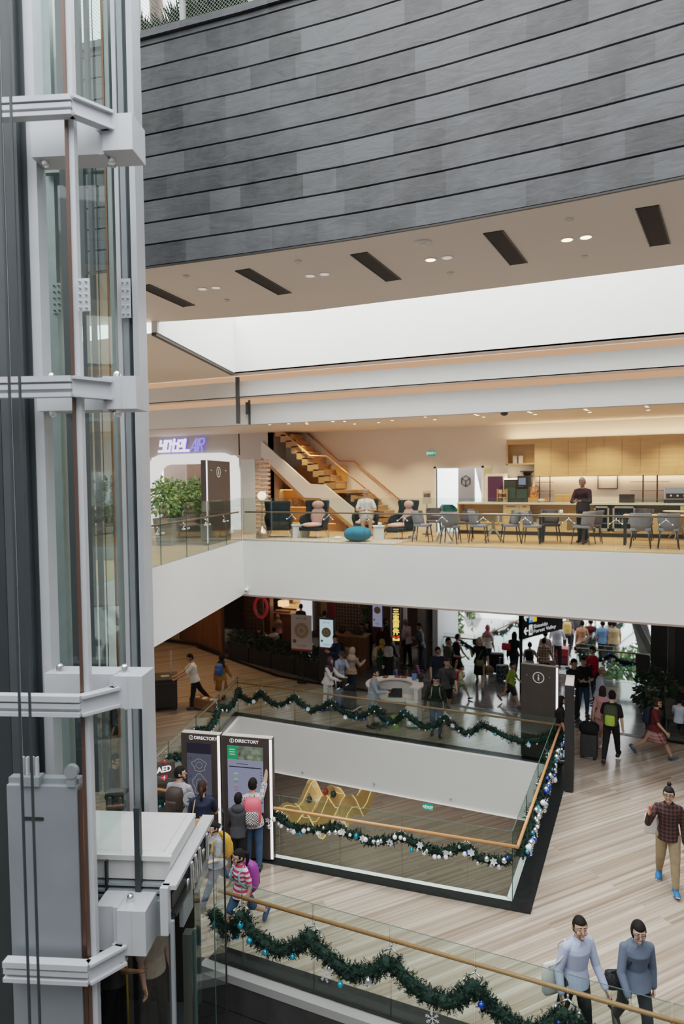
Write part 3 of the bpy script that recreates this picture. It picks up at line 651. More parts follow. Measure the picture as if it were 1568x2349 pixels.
balustrade('glass balustrade along the front edge, timber handrail draped with a sparse fir garland', [(fj[0],FW),(fj[-1],FW)], 0, 1.25, 1, 1.0, .075, joints=[[x-fj[0] for x in fj]], z_low=-.1)
nd = (HC-HD).normalized(); nL = (HC-HD).length; rl = (HB-HC).length; Lf = (HA-HB).length; Ll = (HD-HA).length
njs = [0, .9, 2.0] + sorted((Vector((x, 10.42+(x+9.35)*(.7/7.33)))-HD).length for x in [ony(px, 1900, 10.9).x for px in (655,783,920,1065)]) + [nL]
fjs = [0] + sorted(ony(px, 1640, 16.9).x-HA.x for px in (597,675,757,861,928,1020,1106)) + [Lf]
balustrade('glass balustrade on the near side of the floor opening, beside the directory boards', [tuple(HC), tuple(HD)], 0, 1.2, 1, 1.0, .1, joints=[[nL-s for s in njs[::-1]]], z_low=-.16, ext=.1, railmat=pm('lit_orange_timber', (.55,.22,.08), .3), group=None)  # brighter copy of the handrail timber, its light put into the colour
balustrade('glass balustrade running away beside the wide black kerb of the floor opening', [tuple(HB), tuple(HC)], 0, 1.2, 1, 1.0, .1, joints=[[rl*i/4 for i in range(5)]], z_low=-.16, ext=.1, railmat=pm('lit_orange_timber', (1,1,1)))
balustrade('glass balustrade along the far side of the floor opening, in front of the white counter', [tuple(HA), tuple(HB)], 0, 1.2, 1, 1.0, .1, joints=[fjs], z_low=-.05, ext=.1)
balustrade('glass balustrade slanting along the timber coloured side of the floor opening, behind the directory boards', [tuple(HD), tuple(HA)], 0, 1.2, 1, 1.0, .1, joints=[[Ll*i/4 for i in range(5)]], z_low=-.05, ext=.1)
lj = [0] + [ony(px, 1200, 16.2).x-WC.x for px in (666,751,834,921,1012,1106,1203,1303,1412,1527)] + [12.2, 13.6]
balustrade('glass balustrade on the edge of the upper lounge, thin brown handrail', [(WC.x,16.24),(WC.x+13.6,16.24)], L3Z, 1.2, 1, .80, .1, joints=[lj], rr=.022, railmat=pm('brown_handrail', (.20,.11,.07), .35))
balustrade('glass balustrade on the slanting side balcony, in front of the leafy planter', [(WE.x-.04,WE.y),(WC.x-.04,WC.y+.04)], L3Z, 1.2, 1, .80, .1, joints=[[8.4*i/6 for i in range(7)]], rr=.022, railmat=pm('brown_handrail', (1,1,1)))

# ------------------------------------------------------------------ fir garlands with baubles
FIR = pm('fir_green', (.007,.020,.014), .75, noise=.5, scale=30, spec=.2)
FIRT = pm('fir_tip_green', (.013,.034,.022), .7, noise=.3, scale=40, spec=.2)
BAUB = {'s': pm('silver_bauble', (.74,.77,.80), .18, .9), 'w': pm('white_bauble', (.80,.82,.84), .35), 'b': pm('blue_bauble', (.015,.07,.50), .18, .6), 't': pm('turquoise_bauble', (.02,.36,.55), .18, .6)}
SILK = pm('silver_silk', (.72,.75,.77), .35, .3)
_bm = {}
def bauble_mesh(k):
    if k not in _bm:
        m = MB(); m.ell((0,0,0),(1,1,1),n=12,m=8); m.cur = 1; m.lathe([(.22,.95),(.22,1.2),(.05,1.25)], n=8)
        me = bpy.data.meshes.new('bauble'); me.from_pydata(m.v, [], m.f); me.materials.append(BAUB[k]); me.materials.append(CHROME)
        me.polygons.foreach_set('material_index', m.mi); me.polygons.foreach_set('use_smooth', [True]*len(m.f)); _bm[k] = me
    return _bm[k]
def deco_mesh(kind):
    if kind not in _bm:
        m = MB()
        if kind == 'flower':
            for k in range(6):
                a = R(60*k); d = Vector((math.cos(a), math.sin(a), .25)); s = Vector((-math.sin(a), math.cos(a), 0))
                m.add([Vector((0,0,0)), d*.6+s*.32, d*1.1+Vector((0,0,.1)), d*.6-s*.32], [(0,1,2,3)])
            m.ell((0,0,.12),(.15,.15,.12),n=8,m=5)
        else:
            for k in range(6):
                a = R(60*k); d = Vector((math.cos(a), math.sin(a), 0)); s = Vector((-d.y, d.x, 0)); m.bar((0,0,0), d, .06, .04)
                for q in (.45, .7):
                    for e in (-1,1): m.bar(d*q, d*(q+.2)+s*(.2*e), .05, .04)
        me = bpy.data.meshes.new(kind); me.from_pydata(m.v, [], m.f); me.materials.append(SILK); _bm[kind] = me
    return _bm[kind]
def garland(label, path, rad, nb, cols, br=(.03,.05), tufts=110, flowers=0, flakes=0, seed=1, side=None, group=None):
    g = random.Random(seed); P = [Vector(p) for p in path]; seg = [(b-a).length for a, b in zip(P, P[1:])]; tot = sum(seg)
    def at(s):
        for a, b, l in zip(P, P[1:], seg):
            if s <= l: return a+(b-a)*(s/l), (b-a)/l
            s -= l
        return P[-1], (P[-1]-P[-2]).normalized()
    m = MB(); base = P[0].copy()
    m.tube([p-base for p in P], [rad*(.50+.12*g.random()) for p in P], 9)
    for i in range(int(tot*tufts)):
        p, d = at(g.random()*tot); a = g.random()*6.283; ref = Vector((0,0,1)); sd = d.cross(ref).normalized(); up = sd.cross(d)
        o = (sd*math.cos(a)+up*math.sin(a)); L = rad*(.62+.5*g.random()); ax = (o*1.0+d*(g.random()-.5)*1.3).normalized()
        t0 = p-base+o*rad*.1; t1 = t0+ax*L; m.cur = 1 if g.random() < .3 else 0
        q = ax.cross(d); q = q.normalized() if q.length > .01 else sd; q2 = ax.cross(q)
        for k in range(7):            # needles along the sprig
            f = .25+.75*k/6; c = t0+(t1-t0)*f; w = rad*.34*(1.1-.5*f); b = g.random()*6.283; nn = q*math.cos(b)+q2*math.sin(b); th = ax.cross(nn)*.009
            e = c+ax*w*.6
            m.add([c-th, c+th, e+nn*w], [(0,1,2)]); m.add([c-th, c+th, e-nn*w], [(0,1,2)])
        m.add([t0-q*.008, t0+q*.008, t1], [(0,1,2)])
    o = tag(m.build('garland', [FIR, FIRT], loc=base), label, 'garland', group)
    for i in range(nb):
        p, d = at((i+.2+.6*g.random())/nb*tot); k = cols[int(g.random()*len(cols))]; r = br[0]+(br[1]-br[0])*g.random()
        a = g.uniform(.6,2.6) if side is None else g.uniform(-.9,2.2)
        sd = Vector((d.y,-d.x,0)).normalized() if side is None else Vector(side)
        q = p + sd*(rad*1.0*math.cos(a*.8)) + Vector((0,0,-rad*(.1+.75*g.random())))
        if side is not None: q = p + sd*rad*(.5+.5*g.random()) + Vector((0,0,rad*g.uniform(-1,.5)))
        b = bpy.data.objects.new('bauble', bauble_mesh(k)); C.objects.link(b); b.parent = o; b.location = q-base; b.scale = (r,r,r)
    for nm, cnt, sz in (('flower',flowers,.062),('snowflake',flakes,.09)):
        for i in range(cnt):
            p, d = at((i+.3+.4*g.random())/cnt*tot); f = bpy.data.objects.new(nm, deco_mesh(nm)); C.objects.link(f); f.parent = o
            sd = Vector((d.y,-d.x,0)).normalized() if side is None else Vector(side)
            f.location = p+sd*rad*.95-base+Vector((0,0,-rad*(1.2 if nm == 'snowflake' else g.uniform(-.5,.7)))); f.scale = (sz,)*3
            f.rotation_euler = (R(70+40*g.random()), g.random()*.6, math.atan2(sd.y,sd.x)+R(90))
    return o
def swag(a, b, js, z_hi, drop, n=(0,0), skew=0.0, k=10, wob=.03, seed=3):
    """festoon: high at each joint, low between"""
    g = random.Random(seed); a, b = Vector(a), Vector(b); d = (b-a).normalized(); out = []
    for s0, s1 in zip(js, js[1:]):
        for i in range(k):
            f = i/k; s = s0+(s1-s0)*f; q = a+d*s; zz = z_hi - drop*(1-abs(2*(f**(1+skew))-1)**2.0) + g.uniform(-wob,wob)
            out.append((q.x+n[0]+g.uniform(-wob,wob), q.y+n[1]+g.uniform(-wob,wob), zz))
    q = a+d*js[-1]; out.append((q.x+n[0], q.y+n[1], z_hi)); return out
garland('dark fir garland with few baubles, swagged below the front timber handrail', swag((fj[0],FW),(fj[-1],FW),[0.0]+[x-fj[0] for x in fj[1:]],.84,.32,(0,-.10),.15), .135, 34, 'sstbtb', (.03,.05), 240, 0, 7, seed=5)
dn = (HD-HC).normalized(); nn_ = Vector((-dn.y, dn.x))
garland('fir garland thick with silver, blue and turquoise baubles along the near side of the opening', swag(tuple(HC),tuple(HD),[0]+[nL-s for s in njs[::-1]][1:-1]+[nL],.84,.14,tuple(nn_*.10)), .10, 75, 'ssswwwbt', (.026,.048), 150, 16, 0, seed=8, side=(nn_.x,nn_.y,.2))
garland('fir garland packed with silver and blue baubles on the receding side of the opening', swag(tuple(HB),tuple(HC),[rl*i/4 for i in range(5)],.86,.12,(.12,0)), .13, 95, 'sssswbbt', (.03,.058), 150, 22, 0, seed=9, side=(1,0,.35))
garland('glittering fir garland swagged along the far side of the opening before the white counter', swag(tuple(HA),tuple(HB),fjs,.84,.30,(0,-.06),.1), .12, 60, 'ssssttb', (.022,.04), 120, 6, 3, seed=12)
garland('short glittering fir garland seen through the slanting glass behind the directory boards', swag(tuple(HD),tuple(HA),[Ll*i/4 for i in range(5)],.84,.25,(.05,0)), .12, 40, 'ssstt', (.022,.04), 110, 4, 0, seed=15)
# ------------------------------------------------------------------ the upper lounge
def F3(px, py): p = onz(px, py, L3Z); return Vector((p.x, p.y, L3Z+.006))
OAK = wood_mat('light_oak_veneer', (.52,.36,.18), (.64,.46,.25), 0, 2.2, .45)
OAKS = wood_mat('warm_oak_stair', (.40,.21,.08), (.54,.31,.13), 0, 2.2, .45)
NAVY = pm('charcoal_felt', (.016,.021,.028), .9, noise=.3, scale=30, spec=.1)
PINK = pm('dusty_pink_wool', (.62,.36,.33), .9, noise=.08, scale=20, spec=.1)
LEGW = wood_mat('pale_ash_leg', (.55,.42,.28), (.66,.52,.36), 2, 3, .5)
GREYF = pm('lilac_grey_fabric', (.21,.205,.235), .9, noise=.12, scale=40, spec=.1)
GREYD = pm('charcoal_lilac_weave', (.095,.088,.11), .9, noise=.3, scale=60, spec=.1)
# stair between the hotel wall and the lounge
ys0, ys1 = 19.95, 20.95
def S(px, py, y=ys0): p = ony(px, py, y); return (p.x, p.z)
st = thing('staircase', 'oak stair with white stringer climbing to the upper floor beside the hotel wall', 'staircase', (-9.5,20.4,L3Z))
top = [S(600,1012), S(622,1031), S(710,1110), S(745,1112), S(902,1240)]; bot = [S(850,1240), S(735,1143), S(699,1141), S(622,1066), S(600,1048)]
pts = top+bot; m = MB(); n = len(pts)
m.add([(x,ys0-.04,z) for x,z in pts]+[(x,ys0+.04,z) for x,z in pts], [tuple(range(n)),tuple(range(2*n-1,n-1,-1))]+[(i,i+n,(i+1)%n+n,(i+1)%n) for i in range(n)])
m.build('stringer', WHITE, st, world=True)
m = MB(); b2 = bot[::-1]
for (xa,za),(xb,zb) in zip(b2,b2[1:]):
    m.add([(xa,ys0-.03,za-.14),(xb,ys0-.03,zb-.14),(xb,ys0-.03,zb),(xa,ys0-.03,za),(xa,ys1,za-.14),(xb,ys1,zb-.14),(xb,ys1,zb),(xa,ys1,za)], [(0,1,2,3),(7,6,5,4),(0,4,5,1),(3,2,6,7)])
m.build('soffit_panel', OAKS, st, world=True)
x0, z0 = S(659,1003); x1, z1 = S(767,1118); rows = 10
def flight(xa, za, xb, zb, n):
    for i in range(n):
        xs, zs = xa+(xb-xa)*i/n, za+(zb-za)*i/n
        s_ = MB(); s_.box((xs-.9 if False else xs-(xb-xa)/n*1.0, ys0+.05, zs-abs(zb-za)/n*1.25),(xs+(xb-xa)/n, ys1, zs)); s_.box((xs, ys0+.05, zs-.03),(xs+(xb-xa)/n+.02, ys1, zs+.004)); s_.build('step', OAKS, st, world=True)
flight(x0-.9, z0+.9*(z0-z1)/(x1-x0), x1, z1, 13)
lx0, lz0 = S(767,1124); lx1, lz1 = S(814,1128); MB().box((lx0-.1,ys0+.05,lz0-.1),(lx1+.1,ys1,lz0)).build('landing', OAKS, st, world=True)
ex, ez = S(910,1218); flight(lx1+.05, lz0-.17, ex, L3Z+.16, 6)
g = MB(); hand = [S(640,983),S(710,1047),S(748,1048),S(872,1150)]; low = [S(640,1050),S(710,1110),S(745,1112),S(868,1212)]
for i in range(3): g.quad((hand[i][0],ys0,hand[i][1]),(hand[i+1][0],ys0,hand[i+1][1]),(low[i+1][0],ys0,low[i+1][1]),(low[i][0],ys0,low[i][1]))
g.build('glass_panel', CLEAR, st, world=True)
COPPER = pm('orange_copper_rail', (.50,.22,.09), .3, .2)
MB().tube([(x,ys0,z+.02) for x,z in hand], .025, 8).build('handrail', COPPER, st, smooth=True, world=True)
wr = [S(690,980,20.9),S(777,1057,20.9),S(812,1058,20.9),S(920,1150,20.9)]
wm = MB().tube([(x,20.9,z) for x,z in wr], .024, 8).build('handrail', COPPER, st, smooth=True, world=True)
m = MB()
for f in (.3,.75):
    for a, b in ((0,1),(2,3)):
        x, z = wr[a][0]+(wr[b][0]-wr[a][0])*f, wr[a][1]+(wr[b][1]-wr[a][1])*f; m.tube([(x,20.9,z-.02),(x,20.9,z-.07),(x,21,z-.07)], .01, 6)
m.build('bracket', COPPER, wm)
# glowing book wall under the stair
bw = thing('bookcase', 'amber lit timber bookcase built in beneath the stair', 'bookcase', (-10.7,20.7,L3Z))
AMB = pm('amber_lit_timber', (.55,.26,.07), .5, noise=.15, scale=3)
bx0, bx1 = X(622,20.7), X(790,20.7)
MB().box((bx0,20.85,L3Z),(bx1,20.9,7.5)).build('back_panel', AMB, bw, world=True)
for py in (1122, 1161, 1197):
    z = ony(640, py, 20.6).z
    sh = MB().box((bx0,20.55,z-.025),(bx0+1.75 if py == 1122 else bx0+2.6 if py == 1161 else bx1,20.86,z)).build('shelf', OAKS, bw, world=True)
    MB().box((bx0+.05,20.58,z-.032),(bx0+1.7 if py == 1122 else bx0+2.5,20.64,z-.026)).build('light_strip', emat('amber_led', (1,.48,.12), 9), sh)
for k, (px, py, mt, w, h, la, kind) in enumerate(((664,1158,WHITE2,.10,.22,'white ornament on the middle shelf of the amber bookcase','ornament'),(682,1158,pm('cover_art', (.45,.30,.22), .6, noise=.6, scale=14),.17,.25,'leaning book with a dark figure on its cover, middle shelf','book'),(691,1158,pm('orange_book', (.5,.28,.08), .6),.05,.19,'slim orange book leaning beside the pictured cover, middle shelf','book'),(697,1190,WHITE2,.09,.2,'pale book leaning on the lower shelf, left of a pair','book'),(706,1190,pm('tan_book', (.45,.33,.2), .6),.10,.22,'tan book leaning on the lower shelf, right of a pair','book'))):
    p = ony(px, py, 20.62); zz = ony(640, 1161 if k < 3 else 1197, 20.6).z
    t = thing(kind, la, kind, (p.x,20.64,zz)); Mx = Matrix.Rotation(R(-14),4,'Y')
    if kind == 'book':
        MB().box((-w/2,-.02,0),(w/2,.0,h),Mx).build('cover', mt, t); MB().box((-w/2+.01,-.0,.01),(w/2-.005,.02,h-.01),Mx).build('pages', WHITE2, t)
    else:
        MB().lathe([(.05,0),(.07,.03),(.04,.1),(.07,.15),(.02,.22)],n=12).build('figure', mt, t, smooth=True)
# bead screen and pale column
pc = MB(); x0, x1 = X(553,18.6), X(584,18.6); pc.box((x0,18.6,L3Z),(x1,18.9,ony(570,1054,18.6).z)); struct(pc.build('wall_column', pm('pale_green_white', (.68,.71,.69), .5)))
t = thing('bead_screen', 'glittering copper screen of stacked beads beside the pale column', 'screen', (X(600,18.65),18.65,L3Z))
x0, x1 = X(585,18.65), X(620,18.65); zt = ony(600,1056,18.65).z; m = MB(); fr = MB(); nr = 17
for r in range(nr):
    z = L3Z+.06+(zt-L3Z-.1)*r/(nr-1); fr.bar((x0,18.68,z+.05),(x1,18.68,z+.05),.012)
    for c in range(11):
        x = x0+.03+(x1-x0-.06)*c/10; m.ell((x,18.65,z),(.026,.026,.05),n=6,m=5)
m.build('bead_lattice', pm('rose_copper_bead', (.72,.50,.38), .2, .5), t, smooth=True, world=True); fr.build('frame', COPPER, t, world=True)
# furniture -------------------------------------------------------------
def arc(cx, cy, r, a0, a1, n): return [(cx+r*math.cos(R(a0+(a1-a0)*i/n)), cy+r*math.sin(R(a0+(a1-a0)*i/n))) for i in range(n+1)]
def wingchair(label, p, face):
    t = thing('wing_chair', label, 'armchair', p, frz(p, face), 'pink cushioned wing chairs')
    # shell: plan profile lofted upward, open at the front
    rings = []
    for z, w, dback, wing in ((.26,.34,.30,.30),(.5,.40,.34,.42),(.62,.40,.36,.36),(.68,.36,.37,.12),(.85,.36,.40,.10),(1.02,.38,.43,.16),(1.08,.37,.43,.12)):
        o = [(-w,dback-wing-.1),(-w,dback-.15),(-w*.8,dback-.02),(0,dback+.02),(w*.8,dback-.02),(w,dback-.15),(w,dback-wing-.1)]
        i = [(x*.88,y-.055 if abs(x) < w*.9 else y) for x, y in o[::-1]]
        rings.append([Vector((x,y,z)) for x,y in o+i])
    MB().loft(rings).build('shell', NAVY, t, smooth=True)
    s = MB(); s.rbox((-.34,-.36,.22),(.34,.3,.32),.1); s.build('seat_base', NAVY, t, smooth=False, bevel=.02)
    s = MB(); s.ell((0,-.06,.38),(.31,.36,.075),n=16,m=8); s.build('seat_cushion', PINK, t, smooth=True)
    s = MB(); s.ell((0,.26,.62),(.25,.075,.28),Matrix.Rotation(R(-10),4,'X'),n=16,m=10); s.build('back_cushion', PINK, t, smooth=True)
    s = MB(); s.ell((0,.28,.95),(.2,.085,.12),n=16,m=8); s.build('head_pillow', PINK, t, smooth=True)
    for x in (-1,1):
        for y in (-.3,.24): MB().tube([(x*.27,y,.24),(x*.33,y*1.18,0)],[.025,.014],8).build('leg', LEGW, t, smooth=True)
    return t
wingchair('dark wing chair turned with its black back to the void, beside the globe lamp', F3(640,1233), 172)
wingchair('dark wing chair with pink cushions facing the white side table, before the bookcase', F3(720,1234), -28)
wingchair('dark wing chair occupied by the seated man in a white shirt', F3(838,1227), -8)
wingchair('dark wing chair in profile, nearest the dining tables', F3(920,1236), -52)
BL = pm('blue_knit', (.02,.14,.24), .9, noise=.25, scale=50, spec=.1)
p = F3(820,1243); t = thing('pouf', 'round blue knitted pouf on the rug', 'pouf', p); MB().ell((0,0,.21),(.38,.36,.21),fn=lambda d: (abs(d.x)**3+abs(d.y)**3+abs(d.z)**3+.15)**(-.12),n=20,m=12).build('cushion', BL, t, smooth=True)
for a in range(0,180,45): MB().tube([(.38*math.cos(R(a))*math.sin(R(q))*1.02,.36*math.sin(R(a))*math.sin(R(q))*1.02,.21+.205*math.cos(R(q))*1.02) for q in range(-80,81,16)], .006, 5).build('seam', pm('dark_blue_seam', (.01,.07,.13), .9), t, smooth=True)
for px, py, la in ((680,1234,'white box side table between the first two wing chairs'),(697,1231,'second white box side table, right behind the first'),(868,1238,'white box side table in front of the seated man, cup on top')):
    p = F3(px,py); t = thing('side_table', la, 'side table', p, frz(p,10), 'white box side tables')
    s = .88 if px == 697 else 1; m = MB(); m.box((-.13,-.13,0),(.13,.13,.36*s)); m.build('column', WHITE, t, bevel=.008); MB().box((-.16,-.16,.36*s),(.16,.16,.385*s)).build('table_top', WHITE, t)
p = F3(868,1238); t = thing('cup', 'white cup on the side table in front of the seated man', 'cup', p+Vector((.03,0,.386))); MB().lathe([(.03,0),(.042,.03),(.045,.09),(.038,.09),(.03,.02)],n=14).build('bowl', WHITE, t, smooth=True); MB().tube([(.044,0,.07),(.07,0,.06),(.066,0,.03),(.038,0,.025)],.007,6).build('handle', WHITE, t, smooth=True)
def globe_lamp(label, p, h):
    t = thing('floor_lamp', label, 'lamp', p); MB().lathe([(.19,0),(.19,.16),(.17,.2),(.03,.36),(.02,.36)],n=20).build('base', pm('brushed_copper', (.50,.36,.28), .3, .8), t, smooth=False)
    MB().tube([(0,0,.36),(0,0,h-.12)],.012,8).build('pole', pm('brass_pole', (.55,.42,.22), .3, .8), t); MB().ell((0,0,h),(.13,.13,.13),n=18,m=12).build('globe', emat('warm_globe', (1,.80,.58), 2.2), t, smooth=True)
globe_lamp('globe floor lamp on a copper cone, between bead screen and black chair back', F3(602,1236), 1.24)
# white trainer like pads left on the rug
for px, py, la in ((775,1238,'white folded cloth on the rug left of the blue pouf'),(1350-405,1236,'white folded cloth beside the last wing chair')):
    p = F3(px,py); t = thing('folded_cloth', la, 'cloth', p); MB().ell((0,0,.04),(.13,.1,.05),n=12,m=6).build('fold', WHITE, t, smooth=True); MB().ell((.04,-.02,.07),(.07,.05,.03),n=10,m=6).build('upper_fold', WHITE2, t, smooth=True)
RUG = pattern('rug_weave', 'spot', (.46,.36,.29), (.30,.16,.13), 9, .95)
t = thing('rug', 'patterned beige rug beneath the wing chairs', 'rug', (-9.3,17.2,L3Z+.005)); MB().rbox((-2.0,-.85,0),(3.3,.95,.012),.05).build('pile', RUG, t); MB().rbox((-2.05,-.9,0),(3.35,1.0,.008),.05).build('border', pm('rug_edge', (.35,.26,.2), .9), t)
def dining_chair(label, p, face, mat=None):
    mat = mat or GREYF; t = thing('dining_chair', label, 'chair', p, frz(p, face), 'upholstered dining chairs in the lounge')
    s = MB(); s.rbox((-.22,-.23,.41),(.22,.2,.475),.08); s.build('seat', mat, t, bevel=.015)
    rings = []
    for z, w, k in ((.44,.19,.0),(.55,.225,.02),(.7,.24,.05),(.80,.245,.07),(.825,.21,.075)):
        o = [(-w,.02+k),(-w*.92,.13+k),(-w*.5,.2+k),(0,.215+k),(w*.5,.2+k),(w*.92,.13+k),(w,.02+k)]; i = [(x*.88,y-.045) for x, y in o[::-1]]
        rings.append([Vector((x,y,z)) for x,y in o+i])
    MB().loft(rings).build('backrest', mat, t, smooth=True)
    for x in (-1,1):
        for y in (-.18,.17): MB().tube([(x*.17,y,.42),(x*.22,y*1.28,0)],[.019,.012],8).build('leg', BLACK, t, smooth=True)
    return t
def round_table(label, p, r=.36, h=.73):
    t = thing('round_table', label, 'table', p, R(20), 'white round dining tables'); MB().lathe([(r-.02,h-.022),(r,h-.012),(r,h),(0.01,h)],n=32).build('tabletop', WHITE, t)
    LG = pm('pale_greige_metal', (.42,.43,.37), .45, .3); MB().tube([(0,0,h-.02),(0,0,.4)],[.03,.045],10).build('pedestal', LG, t, smooth=True)
    for k in range(4):
        a = R(45+90*k); MB().tube([(0,0,.42),(.3*math.cos(a),.3*math.sin(a),.02)],[.03,.014],8).build('leg', LG, t, smooth=True)
def square_table(label, p, rz, w, d, h=.74, mat=None):
    t = thing('dining_table', label, 'table', p, rz, 'timber dining tables on black legs'); MB().box((-w/2,-d/2,h-.06),(w/2,d/2,h)).build('tabletop', mat or OAK, t, bevel=.005)
    for x in (-1,1):
        for y in (-1,1): MB().box((x*(w/2-.04)-.03,y*(d/2-.04)-.03,0),(x*(w/2-.04)+.03,y*(d/2-.04)+.03,h-.06)).build('leg', BLACK, t)
p = F3(1019,1243); round_table('round white table nearest the wing chairs, four grey chairs around it', p)
dining_chair('lilac grey chair in profile at the first white table, next to the wing chair', F3(968,1243), 75)
dining_chair('dark woven chair on the far side of the first white table', F3(995,1231), -4, GREYD)
dining_chair('lilac grey chair backing onto the balustrade at the first white table', F3(1033,1247), 165)
dining_chair('dark woven chair at the first white table, nearest the second table', F3(1062,1236), -70, GREYD)
p = F3(1131,1243); round_table('round white table with a slim splayed pedestal, below the purple panel', p)
dining_chair('lilac grey chair left of the second white table, facing it', F3(1097,1245), 80)
dining_chair('lilac grey chair right of the second white table, facing it', F3(1171,1244), -80)
p = F3(1285,1252); square_table('square timber table on black legs with a white mug, by the standing man', F3(1290,1246), 0, 1.12, .62)
dining_chair('pale lilac chair in profile at the end of the mug table', F3(1219,1247), 80)
dining_chair('dark woven chair on the far side of the mug table', F3(1262,1243), 10, GREYD)
dining_chair('lilac grey chair at the mug table, turned towards the standing man', F3(1338,1249), -110)
dining_chair('dark lilac chair tucked behind its neighbour at the mug table', F3(1358,1245), -85, GREYD)
square_table('long timber table on black legs at the picture edge, two chairs in front', F3(1505,1251), 0, 1.5, .62)
dining_chair('lilac grey chair with its back to the void at the long table, nearer the fridges', F3(1468,1258), 178)
dining_chair('lilac grey chair backing onto the void at the long table, at the picture edge', F3(1532,1259), 182)
dining_chair('dark chair behind the long timber table, in front of the fridge with bottles', F3(1475,1240), -5, GREYD)
round_table('round white table at the picture edge behind the long timber table', F3(1558,1238), .42, .76)
p = F3(1290,1246); t = thing('mug', 'white mug on the square timber table', 'mug', (ony(1288,1190,p.y).x,p.y-.12,L3Z+.748)); MB().lathe([(.035,0),(.04,.01),(.04,.11),(.034,.11),(.032,.015)],n=14).build('bowl', WHITE, t, smooth=True); MB().tube([(-.038,0,.09),(-.065,0,.08),(-.065,0,.04),(-.038,0,.03)],.008,6).build('handle', WHITE, t, smooth=True)
TEAL = pm('teal_velvet', (.012,.10,.115), .8, noise=.1, scale=20)
for px, py, la, fa in ((1036,1221,'teal lounge chair behind the first white table, before the doorway',30),(1080,1218,'teal lounge chair beside its twin, nearer the purple panel',20)):
    p = F3(px,py); t = thing('lounge_chair', la, 'armchair', p, frz(p,fa), 'teal lounge chairs'); s = MB(); rings = []
    for z, w, k in ((.2,.25,0),(.4,.36,.06),(.55,.38,.1),(.78,.27,.2),(.86,.16,.24)):
        o = [(-w,-.1+k if z < .6 else .15+k*.4),(-w*.9,.15+k),(0,.28+k),(w*.9,.15+k),(w,-.1+k if z < .6 else .15+k*.4)]; rings.append([Vector((x,y,z)) for x,y in o+[(x*.86,y-.06) for x,y in o[::-1]]])
    s.loft(rings); s.build('shell', TEAL, t, smooth=True); MB().ell((0,-.02,.38),(.3,.3,.08),n=14,m=8).build('seat_cushion', TEAL, t, smooth=True)
    for k in range(4): a = R(45+90*k); MB().tube([(.12*math.cos(a),.12*math.sin(a),.25),(.26*math.cos(a),.26*math.sin(a),0)],[.02,.012],6).build('leg', BLACK, t)
p = F3(979,1226); t = thing('menu_stand', 'slim black menu stand with a pale notice, left of the doorway', 'sign stand', p, frz(p,5)); MB().lathe([(.15,0),(.15,.02),(.02,.03)],n=16).build('base', BLACK, t); MB().tube([(0,0,.02),(0,0,.95)],.014,8).build('pole', BLACK, t); MB().box((-.13,-.015,.92),(.13,.015,1.32)).build('board', pm('pale_notice', (.62,.58,.52), .5), t); MB().box((-.1,-.017,1.12),(.1,-.014,1.24)).build('photo_print', pm('notice_photo', (.12,.12,.12), .5, noise=.6, scale=12), t)
# ------------------------------------------------------------------ coffee counter
cy0, cy1, ctop = 20.3, 20.98, 6.31
cx0 = -5.35
ct_ = thing('coffee_counter', 'long oak counter with a white worktop along the lounge back wall', 'counter', (-1,20.4,L3Z))
MB().box((cx0,cy0-.03,ctop-.05),(8,cy1,ctop)).build('worktop', pm('white_worktop', (.78,.77,.74), .3), ct_, world=True)
MB().box((cx0+.05,cy0+.08,L3Z),(8,cy1,L3Z+.12)).build('plinth', DSTEEL2, ct_, world=True)
m = MB(); m.box((cx0,cy0,L3Z+.12),(cx0+.04,cy1,ctop-.05)); m.box((cx0,cy1-.05,L3Z+.12),(8,cy1,ctop-.05)); m.box((cx0,cy0,L3Z+.12),(8,cy1,L3Z+.16)); m.box((-1.55,cy0+.03,L3Z+.12),(1.05,cy1,ctop-.05)) if False else None; m.build('carcass', OAK, ct_, world=True)
def cfront(xa, xb, za, zb, name='door'):
    d = MB().box((xa+.006,cy0,za),(xb-.006,cy0+.03,zb)).build(name, OAK, ct_, world=True); MB().box((xa+.1,cy0-.012,zb-.05),(xb-.1,cy0,zb-.03)).build('handle', DSTEEL2, d); return d
xs_ = [X(p_,cy0,1190) for p_ in (1153,1190,1215,1275,1300,1390)]
cfront(xs_[0],xs_[1],L3Z+.16,ctop-.07); cfront(xs_[1],xs_[2],L3Z+.16,ctop-.07); cfront(xs_[2],xs_[3],L3Z+.16,L3Z+.36,'drawer'); cfront(cx0+.04,xs_[0],L3Z+.16,L3Z+.36,'drawer'); cfront(xs_[3],xs_[4],L3Z+.16,L3Z+.42,'drawer')
cfront(X(1465,cy0),X(1560,cy0),L3Z+.16,ctop-.28); cfront(X(1560,cy0),X(1640,cy0),L3Z+.16,ctop-.07)
for xa, xb in ((cx0+.04,xs_[0]),(xs_[2],xs_[3])): MB().box((xa,cy0+.05,L3Z+.36),(xb,cy1-.05,L3Z+.38)).build('shelf', OAK, ct_, world=True)
FR = pm('fridge_grey', (.36,.37,.37), .4, .3)
